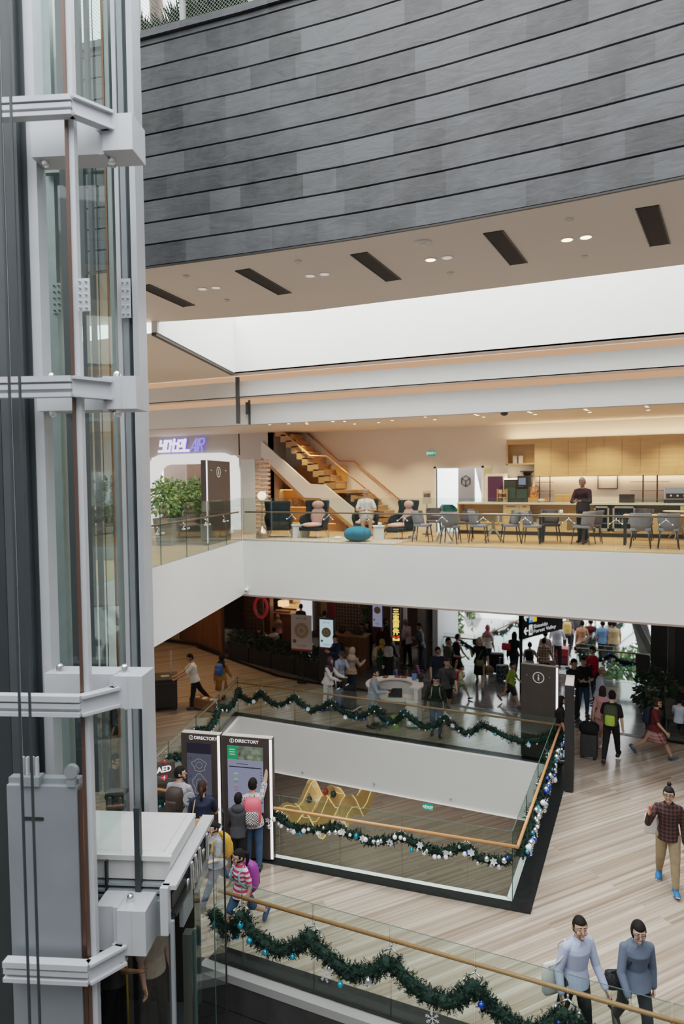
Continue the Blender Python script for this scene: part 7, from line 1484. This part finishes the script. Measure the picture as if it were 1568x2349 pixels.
# ---- middle concourse
p = person('man in a navy T-shirt and glasses walking with the group, looking aside', (1003,1483), None, 10, 1.74, top=CN, bot=CDJ, skin=1, hy=40, glasses=True, wide=1.1, **WALK)
p = person('man in a dark grey T-shirt and black shorts with a cross-body strap', (1019,1508), (1024,1640), 8, 1.72, top=CG, bot=CB, kind='shorts', skin=1, wide=1.08, **WALK2)
bag('black sling bag across the chest of the man in dark grey', p, (.10,-.09,.56), (.20,.06,.16), CB, 'sling_bag', (-.07,-.02,.83))
p = person('man in a dark green sweater and jeans with pale backpack straps, nearest the opening', (989,1550), (1000,1688), -4, None, top=cl('forest', (.014,.022,.016)), sleeve='long', bot=CJ, skin=0, hp=16, glasses=True, wide=1.06, aL=(0,12,16,0), aR=(0,18,26,0), shoe=SHOEB)
backpack('khaki backpack of the man in the dark green sweater, straps in view', p, pm('khaki_nylon', (.28,.23,.14), .8), None, .28, .4, .14)
person('man in an olive T-shirt behind the group, turned to speak', (1024,1465), None, 60, 1.72, top=cl('olive', (.055,.055,.035)), bot=CB, hy=10, skin=1, aL=(20,10,70,0), aR=(10,8,30,0))
person('woman in a sleeveless black dress at the rear of the group', (1042,1462), (1046,1562), 130, 1.64, top=CB, sleeve='none', bot=CB, kind='dress', hair='short', sex='f', **WALK)
p = person('child in pale green running beside the group', (1053,1524), (1056,1604), 70, None, top=cl('pale_green', (.48,.56,.38)), bot=cl('sage_shorts', (.22,.26,.18)), kind='shorts', skin=0, **STRIDE)
backpack('bright red backpack on the child in pale green', p, pm('bright_red_nylon', (.55,.02,.035), .6), None, .24, .32, .15)
p = person('blonde woman in a black dress with green bag and straw hat, walking forward', (1105,1461), (1100,1578), -4, None, top=CB, bot=CB, kind='dress', hair='long', hm=BLOND, sex='f', hy=8, aR=(30,14,110,0), aL=(-2,16,8,0), **{k: v for k, v in WALK.items() if k[0] in 'hk'}, shoe=SHOEBR)
bag('olive green handbag in front of the blonde woman', p, (.01,-.13,.46), (.27,.10,.20), pm('olive_leather', (.17,.17,.04), .5), 'handbag', (.08,0,.83), 'handbag')
c = p['W'] @ (p['wr'][0]+Vector((0,-.02,-.09))); t = thing('straw_hat', 'straw sun hat hanging from the hand of the blonde woman', 'hat', c, p['rz']); Mh = Matrix.Rotation(R(-82),4,'X'); STRAW = pm('pale_straw', (.55,.42,.27), .8, noise=.2, scale=50); MB().lathe([(.17,0),(.1,.015),(.085,.02),(.075,.1),(.03,.115),(.005,.115)],n=20,M=Mh).build('crown', STRAW, t, smooth=True); MB().lathe([(.18,0),(.18,.006),(.09,.012),(.09,.0)],n=22,M=Mh).build('brim', STRAW, t)
p = person('woman in a pink headscarf and white top with navy dungarees, facing away', (1117,1437), None, 165, 1.6, top=cl('soft_white', (.62,.58,.56)), bot=CN, hair='hijab', hm=cl('pink_scarf', (.48,.19,.23)), sex='f')
p = person('woman in a black coat with a red shoulder bag pulling luggage, walking away', (1180,1451), (1178,1556), 165, 1.64, top=CB, sleeve='long', bot=CDJ, hair='long', sex='f', hem=-.16 if False else None, **WALK)
bag('red shoulder bag on the woman in the black coat', p, (.15,.05,.60), (.32,.13,.25), pm('red_leather', (.50,.03,.04), .5), 'shoulder_bag', (.08,0,.83))
p = person('boy in a lime T-shirt and black shorts running along the concourse', (1169,1517), (1171,1618), 62, None, top=cl('lime', (.26,.36,.05)), bot=cl('speckled_black', (.02,.02,.022), noise=.6, scale=60), kind='shorts', skin=1, shoe=SHOEBR, **STRIDE2)
p = person('boy in a beige T-shirt holding hands beyond the information board', (1214,1476), None, 172, 1.42, top=cl('beige_tee', (.48,.43,.38)), bot=CB, skin=1, aR=(-8,30,10,0))
backpack('small black backpack on the boy in beige', p, CB, None, .24, .34, .12)
PLB = pattern('cream_maroon_plaid', 'plaid', (.45,.36,.27), (.12,.05,.045), 3.6)
p = person('person in a cream and maroon plaid shirt seen from behind, beyond the information board', (1247,1467), None, 178, 1.56, top=PLB, sleeve='elbow', bot=CB, skin=1, sex='f', aR=(0,22,20,0), wide=1.1)
bag('beige patterned handbag carried by the person in plaid', p, (-.17,0,.42), (.24,.10,.2), pattern('beige_print', 'spot', (.35,.27,.2), (.15,.1,.07), 40), 'handbag', None, 'handbag')
p = person('man in a white shirt and black trousers pushing the red luggage trolley away', (1273,1440), (1276,1532), 176, 1.66, top=cl('blue_white', (.55,.58,.66)), sleeve='long', bot=CB, hair='short', wide=1.12, aL=(30,10,40,0), aR=(30,10,40,0), lean=7)
person('person in pale pink walking away ahead of the plaid shirt', (1250,1450), None, 178, 1.6, top=cl('pale_rose', (.56,.36,.36)), bot=CW, hair='short', sex='f')
p = person('person with a yellow backpack walking out onto the bridge', (1301,1425), (1300,1503), 178, 1.64, top=cl('slate_top', (.10,.10,.13)), bot=CB, **WALK)
backpack('yellow backpack on the walker on the bridge', p, pm('sand_yellow', (.58,.36,.10), .7), None, .32, .46, .18)
p = person('person in a maroon hoodie walking out onto the bridge', (1320,1416), (1318,1488), 178, 1.72, top=cl('wine_hood', (.15,.02,.04)), sleeve='long', bot=CB, **WALK2)
backpack('big dark grey backpack on the walker in the maroon hoodie', p, CG, None, .34, .52, .2)
for la, hx, hy_, f_, tp, bt, sx in (('walker in an orange top far out on the bridge',1334,1424,170,cl('pale_orange', (.5,.25,.14)),CN,'f'),('person in a maroon top and pale pink trousers far out on the bridge',1354,1420,175,cl('maroon', (1,1,1)),cl('pale_pink', (1,1,1)),'f'),('person in a blue shirt far out on the bridge, next to two in tan',1381,1424,170,cl('mid_blue', (.16,.28,.5)),CG,'m'),('first of two people in tan far out on the bridge, nearer the blue shirt',1397,1424,160,cl('tan_shirt', (.48,.33,.18)),CG,'m'),('second of two people in tan far out on the bridge, nearer the slanting column',1409,1425,185,cl('tan_shirt', (1,1,1)),cl('stone_trousers', (.4,.36,.3)),'m')):
    person(la, (hx, hy_), None, f_, 1.66, top=tp, bot=bt, sex=sx, skin=1, **WALK)
# ---- right concourse
p = person('man in a black jacket looking down beside the dark board edge', (1312,1513), None, 40, 1.80, top=CB, sleeve='long', bot=CB, skin=1, hp=14, aL=PHONE, aR=PHONE)
p = person('man in a black printed T-shirt and jeans between the black jacket and the red hoodie', (1337,1510), (1336,1640), 12, 1.72, top=CB, bot=CJ, hair='short', skin=0, hp=14, aL=(20,10,70,40), aR=(20,10,70,40), shoe=pm('dark_red_shoe', (.14,.02,.03), .5))
p = person('young man in a red hoodie with a black sling bag', (1361,1503), (1362,1612), -55, 1.74, top=cl('red_hoodie', (.42,.012,.03)), sleeve='long', bot=CDJ, skin=0, hp=10, aL=(8,10,40,10), aR=(16,10,60,20), hy=-10)
bag('black sling bag across the red hoodie', p, (.02,-.11,.56), (.16,.06,.22), CB, 'sling_bag', (-.07,0,.83))
p = person('bald man in a pale blue shirt with a grey satchel, facing away to the side', (1379,1562), (1374,1668), 100, 1.68, top=cl('pale_blue_shirt', (.42,.47,.58)), sleeve='long', bot=CG, hair='bald', hm=GREYH, skin=1)
bag('dark grey satchel of the bald man in pale blue', p, (.17,.04,.44), (.32,.12,.32), cl('satchel_grey', (.06,.065,.07)), 'satchel', (.07,0,.83))
p = person('woman in a pink dress with long dark hair beside the green backpack', (1380,1588), (1379,1712), 165, 1.58, top=cl('rose_pink', (.50,.27,.27)), bot=cl('rose_pink', (1,1,1)), kind='dress', hair='long', hm=HAIRB, sex='f', shoe=SHOEW, **WALK)
p = person('young man in black T-shirt and trousers with a green and lime backpack', (1394,1585), (1401,1746), 172, None, top=CB, bot=CB, skin=0, hy=12, aL=(22,12,24,0), aR=(0,9,12,0), **{k: v for k, v in WALK2.items() if k[0] in 'hk'})
backpack('dark green backpack with a lime pocket on the young man in black', p, pm('army_green', (.035,.045,.02), .8), pm('lime_panel', (.33,.50,.045), .6), .32, .5, .17)
SKT = pattern('pink_plaid_skirt', 'plaid', (.42,.26,.22), (.22,.03,.07), 4)
p = person('girl in a maroon T-shirt and plaid skirt with a navy backpack, striding along the shopfront', (1513,1598), (1500,1738), 72, None, top=cl('brick_tee', (.10,.02,.02)), bot=SKT, kind='skirt', hair='bob', hm=HAIRB, skin=1, sex='f', glasses=True, shoe=pm('blue_trainer', (.03,.06,.11), .5), **STRIDE)
backpack('navy backpack on the girl in the plaid skirt', p, CN, None, .30, .40, .15)
p = person('person in a pale blue shirt seated at a table inside the dark shopfront', (1557,1585), None, 165, 1.3, top=cl('pale_blue_shirt', (1,1,1)), bot=CB, hL=85, kL=85, hR=85, kR=85, zp=.48, aL=(30,10,60,10), aR=(30,10,60,10))
person('person in a mustard T-shirt standing in the shadow of the shopfront', (1521,1470), None, 165, 1.68, top=cl('mustard_tee', (.42,.26,.07)), bot=CB, skin=1)
p = person('person in black half hidden between the information board and the dark board edge', (1281,1600), None, 100, 1.62, top=CB, bot=CB, skin=1, sex='f', hair='long', aL=(10,10,50,0))
# ---- lounge
p = person('man in a dark maroon shirt standing at the coffee counter, looking at his hands', (1334,1099), (1336,1245), -22, None, z=L3Z, top=cl('black_maroon', (.022,.012,.018)), sleeve='long', bot=CB, skin=2, hm=GREYH, aL=(20,10,78,44), aR=(20,10,78,44), hp=16, wide=1.08)
p = person('man in a white shirt and shorts sitting in the wing chair with a phone', (832,1145), None, 2, 1.68, pos=F3(838,1230)+Vector((.0,.06,0)), top=cl('white_blue', (.58,.60,.66)), bot=cl('stone_shorts', (.30,.27,.24)), kind='shorts', skin=1, glasses=True, zp=.575, hL=82, kL=80, hR=70, kR=70, aL=(24,16,66,42), aR=(24,16,66,42), lean=-8, hp=16, hm=GREYH, wide=1.1, shoe=SHOEBR)
# bodies: merge the fused trunk and limbs with head and hands into one skin
_dg = bpy.context.evaluated_depsgraph_get()
for o, hm_ in PEOPLE:
    me = bpy.data.meshes.new_from_object(o.evaluated_get(_dg)); n = len(me.vertices)
    vs = [tuple(v.co) for v in me.vertices]+hm_.v; fs = [tuple(p.vertices) for p in me.polygons]+[tuple(i+n for i in f) for f in hm_.f]
    nm = bpy.data.meshes.new('person'); nm.from_pydata(vs, [], fs); nm.materials.append(o.data.materials[0]); nm.polygons.foreach_set('use_smooth', [True]*len(fs)); nm.update()
    o.modifiers.clear(); o.data = nm; bpy.data.meshes.remove(me)
# ------------------------------------------------------------------ greenery, terrace and roof garden
LEAFA = pm('fresh_green_leaf', (.13,.24,.07), .5, noise=.4, scale=6); LEAFB = pm('yellow_green_leaf', (.28,.38,.11), .5, noise=.3, scale=6); LEAFC = pm('grey_green_leaf', (.15,.22,.14), .5, noise=.4, scale=6)
def planter_box(label, c, rz, w, d, hh, bushes, mats, seed, size=.16):
    g = random.Random(seed); t = thing('planter', label, 'planter', c, rz); MB().loft([[Vector((x*w/2*k,y*d/2*k,z)) for x,y in ((-1,-1),(1,-1),(1,1),(-1,1))] for z,k in ((0,.8),(hh,1),(hh,.93),(hh-.05,.92))]).build('trough', pm('grey_green_trough', (.20,.21,.20), .6), t, bevel=.01)
    for k in range(bushes):
        x = -w/2+w*(k+.5)/bushes; m = MB(); m.tube([(x,0,hh-.05),(x+g.uniform(-.05,.05),g.uniform(-.05,.05),hh+.4)],.018,5)
        h_ = g.uniform(.8,1.05); leaf_cloud(m,(x,0,hh+.1+h_*.42),(w/bushes*.72,d*.75,h_*.52),620,size*.72,g,.5,.35); m.build('shrub', mats, t)
    return t
for k, (px, py, la) in enumerate(((440,1238,'long planter of leafy green shrubs on the side balcony, beside the angled board'),(372,1252,'second planter of leafy green shrubs, against the lift frame'),(235,1285,'planter of dark green shrubs seen through the lift glass'))):
    p = onz(px,py,L3Z); planter_box(la, Vector((p.x-.1,p.y+.55,L3Z+.006)), R(-72), 1.5, .5, .72, 3, [LEAFA, LEAFB] if k < 2 else [HEDGE2, LEAFC], 31+k)
# benches behind the planter
for px, py, la in ((375,1235,'dark upholstered bench in front of the hotel portal'),(405,1226,'second dark bench nearer the hotel portal')):
    p = onz(px,py,L3Z)+Vector((.2,1.4,.006)); t = thing('bench', la, 'bench', p, R(-20)); MB().rbox((-.6,-.25,.18),(.6,.25,.42),.06).build('cushion', NAVY, t); MB().rbox((-.6,.18,.42),(.6,.28,.75),.04).build('backrest', pm('brown_bench', (.2,.12,.08), .6), t)
    for x in (-.5,.5): MB().box((x-.03,-.2,0),(x+.03,.2,.18)).build('leg', BLACK, t)
# bridge and terrace outside
PALE = pm('bridge_paving', (.70,.70,.70), .35, noise=.08, scale=1.5)
bl0, bl1 = onz(1090,1527,0), onz(1195,1475,0); br0, br1 = onz(1322,1552,0), onz(1460,1455,0)
flat('floor_bridge', [[(bl0.x,25.0),(br0.x,25.0),(br0.x+4.5,48),(bl0.x+4.5,48)]], -.004, PALE)
m = MB(); m.prism([(bl0.x,25.1),(br0.x,25.1),(br0.x+4.5,48),(bl0.x+4.5,48)], -.5, -.01); struct(m.build('trim_8', WHITE))
ex0 = ony(985,1520,24.9).x
balustrade('glass balustrade of the terrace edge left of the bridge, garland along its rail', [(ex0,24.95),(bl0.x,24.95)], 0, 1.2, 1, 1.05, -.08, brackets=False, railmat=pm('thin_red_rail', (.30,.10,.06), .4))
balustrade('glass balustrade running out along the near side of the bridge', [(bl0.x,24.95),(bl0.x+4.4,47)], 0, 1.2, 1, 1.05, -.08, joints=[[22.4*i/8 for i in range(9)]], brackets=False, railmat=pm('thin_red_rail', (1,1,1)))
balustrade('glass balustrade running out along the far side of the bridge', [(br0.x,24.95),(br0.x+4.4,47)], 0, 1.2, 1, 1.05, .08, joints=[[22.4*i/8 for i in range(9)]], brackets=False, railmat=pm('thin_red_rail', (1,1,1)))
balustrade('glass balustrade of the terrace edge right of the bridge, before the dark chair', [(br0.x,24.95),(1.2,24.95)], 0, 1.2, 1, 1.05, -.08, brackets=False, railmat=pm('thin_red_rail', (1,1,1)))
FIRD = dict(tufts=70)
garland('fir garland with silver baubles on the terrace rail behind the man in grey green', swag((ex0,24.87),(bl0.x,24.87),[0,1.2,2.4,(bl0.x-ex0)],.95,.28,seed=31), .14, 34, 'ssstb', (.03,.05), 80, 4, 0, seed=31, side=(0,-1,.2))
garland('fir garland with pale baubles along the bridge rail', swag((bl0.x,24.87),(bl0.x+3,40),[1.9*i for i in range(8)],.98,.2,seed=33), .15, 36, 'sswst', (.035,.06), 60, 6, 0, seed=33, side=(1,0,.3))
garland('fir garland with baubles on the terrace rail before the slanting column', swag((br0.x,24.87),(1.0,24.87),[0,1.1,2.2,1.0-br0.x],.95,.26,seed=35), .14, 30, 'ssstb', (.03,.05), 80, 3, 0, seed=35, side=(0,-1,.2))
garland('leafy green garland on the far bridge rail', swag((br0.x,25.1),(br0.x+3,40),[2.2*i for i in range(7)],.98,.25,seed=37), .17, 20, 'sst', (.035,.06), 60, 0, 0, seed=37, side=(-1,0,.3))
m = MB(); TP = pm('slanting_column', (.60,.60,.61), .5)
def slant(b, t_, w, d): m.loft([[Vector((b[0]+x*w,b[1]+y*d,b[2])) for x,y in ((0,0),(1,0),(1,1),(0,1))],[Vector((t_[0]+x*w,t_[1]+y*d,t_[2])) for x,y in ((0,0),(1,0),(1,1),(0,1))]])
a0, a1 = ony(985,1500,25.8), ony(1030,1392,25.8); slant((a0.x-.5,25.5,-.2),(a1.x-.1,25.5,4),.55,.4); b0, b1 = ony(1480,1510,25.8), ony(1436,1420,25.8); slant((b0.x+.1,25.5,-.2),(b1.x-.4,25.5,4.2),.5,.4)
struct(m.build('wall_slanting_columns', TP))
m = MB(); m.bar(ony(1495,1500,25.4), ony(1455,1420,25.4)+Vector((0,0,.0)), .16, .2); struct(m.build('wall_brace_dark', STEEL2)) 
m = MB(); c0 = Vector((-7.3,34,-6)); m.bar(ony(1060,1438,34), ony(1082,1395,34), .35, .35); m.bar(ony(1112,1446,34), ony(1086,1395,34), .35, .35); struct(m.build('wall_far_struts', pm('pale_far_strut', (.72,.72,.74), .5)))
vine('long bright green vine hanging over the terrace, left one', ony(1047,1388,27.5)+Vector((0,0,.3)), 1.7, .5, 420, 41, [LEAFA, LEAFB]); vine('short bright green vine hanging over the terrace, nearer the bridge', ony(1077,1388,28)+Vector((0,0,.3)), .8, .45, 260, 43, [LEAFA, LEAFB])
gg = random.Random(51)
for k, (px, py, y, r, la) in enumerate(((1040,1475,31,1.2,'pale green shrub below the terrace rail, under the long vine'),(1085,1462,36,1.3,'pale green shrub beyond the corner of the bridge'),(1130,1470,33,1.1,'shrub beside the near bridge rail'),(1065,1505,30,1.0,'low shrub at the foot of the terrace glass'),(1225,1460,38,1.0,'green shrub beneath the direction sign'),(1400,1520,29,1.0,'green shrub below the right terrace rail'),(1440,1550,28.4,.9,'low green shrub near the tall taupe chair'),(1350,1470,33,1.2,'shrub beyond the far bridge rail'),(1420,1470,36,1.4,'pale green shrub beside the slanting column'))):
    p = ony(px,py,y); t = thing('shrub', la, 'shrub', (p.x,y,-7.49)); m = MB(); leaf_cloud(m,(0,0,p.z+7.49),(r,r*.8,r*.6),330,.3,gg,.2,.4); m.build('foliage', [LEAFA, LEAFC], t); MB().tube([(0,0,0),(0,0,p.z+7.49)],.06,6).build('stem', WOODW, t)
# roof garden above the stone wall
GZ = WTOP+.1
gt = thing('mesh_fence', 'wire mesh fence with grey posts along the roof garden edge', 'fence', (-6,wall_y(-6)+.15,GZ))
fx = [-8.6,-7.15]+[ony(px, py, wall_y(-5)+.15).x for px, py in ((430,60),(578,25),(727,5))]+[-2.5,-1,.5,2]
for x in fx: MB().box((x-.035,wall_y(x)+.12,GZ),(x+.035,wall_y(x)+.18,GZ+2.6)).build('post', pm('fence_post_grey', (.36,.37,.36), .5, .2), gt, world=True)
m = MB(); W_ = .0026; hgt = 2.5
x = -9.0
while x < -1.5:
    for s in (1, -1):
        n = 10; xe = x+s*hgt; P_ = [Vector((x+(xe-x)*i/n, wall_y(x+(xe-x)*i/n)+.15, GZ+.03+hgt*i/n)) for i in range(n+1)]
        for a, b in zip(P_, P_[1:]):
            d = (b-a).normalized().cross(Vector((0,1,0)))*W_; m.quad(a-d,a+d,b+d,b-d)
    x += .058
wm_ = m.build('wire_mesh', pm('fence_wire', (.20,.21,.20), .5, .4), gt, world=True)
m = MB()
for a, b in zip(fx, fx[1:]): m.bar((a,wall_y(a)+.15,GZ+.03),(b,wall_y(b)+.15,GZ+.03),.03,.04)
m.build('bottom_rail', pm('fence_post_grey', (1,1,1)), gt, world=True)
GL = [pm('roof_leaf_dark', (.012,.03,.012), .5, noise=.5, scale=5), pm('roof_leaf_mid', (.04,.085,.02), .5, noise=.4, scale=5)]
def blades(m, c, n, L, g):
    for i in range(n):
        a = g.random()*6.283; el = g.uniform(.5,1.4); d = Vector((math.cos(a)*math.cos(el), math.sin(a)*math.cos(el), math.sin(el))); l = L*g.uniform(.6,1.1); s = d.cross(Vector((0,0,1))).normalized()*.028; dr = Vector((0,0,-l*.25)); m.cur = 1 if g.random() < .35 else 0
        p = Vector(c); m.add([p-s*.6, p+s*.6, p+d*l*.5+s+dr*.2, p+d*l+dr, p+d*l*.5-s+dr*.2], [(0,1,2,4),(4,2,3)])
    m.cur = 0
gr = random.Random(61)
LBL = ['spiky dark green plant behind the roof fence, against the lift frame','spiky roof garden plant beside the brown trunk','bushy roof plant left of the first fence post','dense dark roof shrub right of the first fence post','dense roof shrub in the middle of the second fence bay','roof shrub close to the second fence post','roof shrub in the third fence bay','low roof plant where the stone wall leaves the picture']
for k, px in enumerate((330,385,412,450,492,535,580,640)):
    x = ony(px,60,9.0).x; y = wall_y(x)+.7+.15*(k%2); t = thing('roof_shrub', LBL[k], 'shrub', (x,y,GZ)); m = MB()
    if k < 3: blades(m,(0,0,.1),170,.85,gr); leaf_cloud(m,(0,.1,.22),(.35,.35,.26),160,.13,gr,.2)
    else: leaf_cloud(m,(0,.2,.95),(.44,.5,1.1),1300,.15,gr,.5,.15); blades(m,(0,-.1,.1),60,.8,gr)
    m.build('foliage', GL, t); MB().tube([(0,.1,0),(0,.1,.5)],.03,5).build('stem', WOODW, t)
p = Vector((ony(357,40,9.6).x,9.6,WTOP+.03)); t = thing('tree', 'brown trunked tree rising out of the roof garden beside the lift', 'tree', p); MB().tube([(0,0,0),(.03,0,1.2),(-.02,0,2.6),(.05,0,4.2)],[.15,.12,.11,.09],8).build('trunk', pm('brown_bark', (.10,.065,.045), .8, noise=.4, scale=10, bump=.4), t, smooth=True); m = MB(); leaf_cloud(m,(.2,0,4.6),(1.3,1.2,.9),500,.26,gr,.5,.2); m.build('crown', GL, t)
# white ribs of the glazed dome over the garden
DM = pm('dome_white_steel', (.72,.74,.76), .4)
dt = thing('dome_frame', 'white tubular ribs of the glazed dome above the roof garden', 'roof frame', (-9,14,WTOP)); ribs = []
def dome(x, y): return 15.2+.42*(y-9) if y > 9 else 15.2
for k in range(9): x = -16+1.9*k; MB().tube([(x,10.6,14.2),(x+.8,12.5,16.1),(x+1.9,16,18.6),(x+3,20,20.4)],.09,8).build('rib', DM, dt, smooth=True, world=True)
for k in range(9): x = -13+1.9*k; MB().tube([(x,10.6,14.2),(x-1.0,12.5,16.1),(x-2.2,16,18.6),(x-3.4,20,20.4)],.07,8).build('rib', DM, dt, smooth=True, world=True)
for y, z in ((10.8,14.4),(11.6,15.2),(12.5,16.1),(14.2,17.4),(16,18.6)): MB().tube([(-18,y,z),(4,y,z)],.06,8).build('purlin', DM, dt, smooth=True, world=True)
# ------------------------------------------------------------------ light
def area(name, loc, tgt, size, power, col=(1,1,1), sy=None):
    d = bpy.data.lights.new(name, 'AREA'); d.energy = power; d.color = col; d.size = size
    if sy: d.shape = 'RECTANGLE'; d.size_y = sy
    o = bpy.data.objects.new(name, d); C.objects.link(o); o.location = loc
    o.rotation_euler = (Vector(tgt)-Vector(loc)).to_track_quat('-Z','Y').to_euler(); return o
def spot(name, loc, power, col, ang=110, r=.06):
    d = bpy.data.lights.new(name, 'SPOT'); d.energy = power; d.color = col; d.spot_size = R(ang); d.spot_blend = .8; d.shadow_soft_size = r
    o = bpy.data.objects.new(name, d); C.objects.link(o); o.location = loc; return o
def point(name, loc, power, col, r=.1):
    d = bpy.data.lights.new(name, 'POINT'); d.energy = power; d.color = col; d.shadow_soft_size = r
    o = bpy.data.objects.new(name, d); C.objects.link(o); o.location = loc; return o
area('skylight', (-3, 1.5, 21), (-3, 3.5, 0), 22, 4300, (.99,1,.99), 15)
area('skylight', (-8.5, 14, 20), (-8.5, 14.4, 0), 21, 7600, (1,1,.985), 4.2)
w = bpy.data.worlds.new('sky'); bpy.context.scene.world = w; w.use_nodes = True
nt = w.node_tree; bg = nt.nodes['Background']; bg.inputs[0].default_value = (.95,.98,1,1); bg.inputs[1].default_value = 3.0
WL = (1,.70,.42)
for x in (-15.5,-12.5): spot('spot_hotel', (x,18.6,8.6), 90, (1,.85,.7))
for x in (-10.2,-8.4,-6.6,-4.8,-3,-1.2,.6):
    spot('spot_lounge', (x,17.8,8.6), 190, WL); spot('spot_lounge', (x,19.7,8.6), 280, WL)
point('corridor_fill', (-5.5,23.2,7.6), 160, (.92,.96,1), .3)  # point lamp added to brighten the room past the doorway
for x, y, p in ((-17,21.5,150),(-14.5,19.0,170),(-12.3,17.5,120),(-15.5,16,150),(-21,20,120),(-13,24.5,40),(-10.5,24.5,35)):
    spot('spot_concourse', (x,y,3.75), p, (1,.62,.32), 120)
for x, y, p in ((-8.5,18.5,45),(-5.5,18.5,45),(1.5,18,40)): spot('spot_concourse', (x,y,3.75), p, (1,.8,.6), 120)
for x, y in ((-9,14),(-5,14),(-9,20),(-5,20),(-10,23.5),(-5,23.5)): spot('spot_lower', (x,y,-1.6), 300, (1,.86,.72), 130)
spot('spot_car', tuple(uw(-3.2,8.0,2.2)), 14, (1,.8,.6), 140)  # added lamp, brightens the riders inside the car
sc = bpy.context.scene
sc.view_settings.view_transform = 'Filmic'; sc.view_settings.look = 'Medium Contrast'; sc.view_settings.exposure = 0.0
cy = sc.cycles
cy.max_bounces = 7; cy.diffuse_bounces = 3; cy.glossy_bounces = 3; cy.transmission_bounces = 4; cy.transparent_max_bounces = 24
cy.caustics_reflective = False; cy.caustics_refractive = False; cy.sample_clamp_indirect = 4.0; cy.use_denoising = True; cy.adaptive_threshold = .03
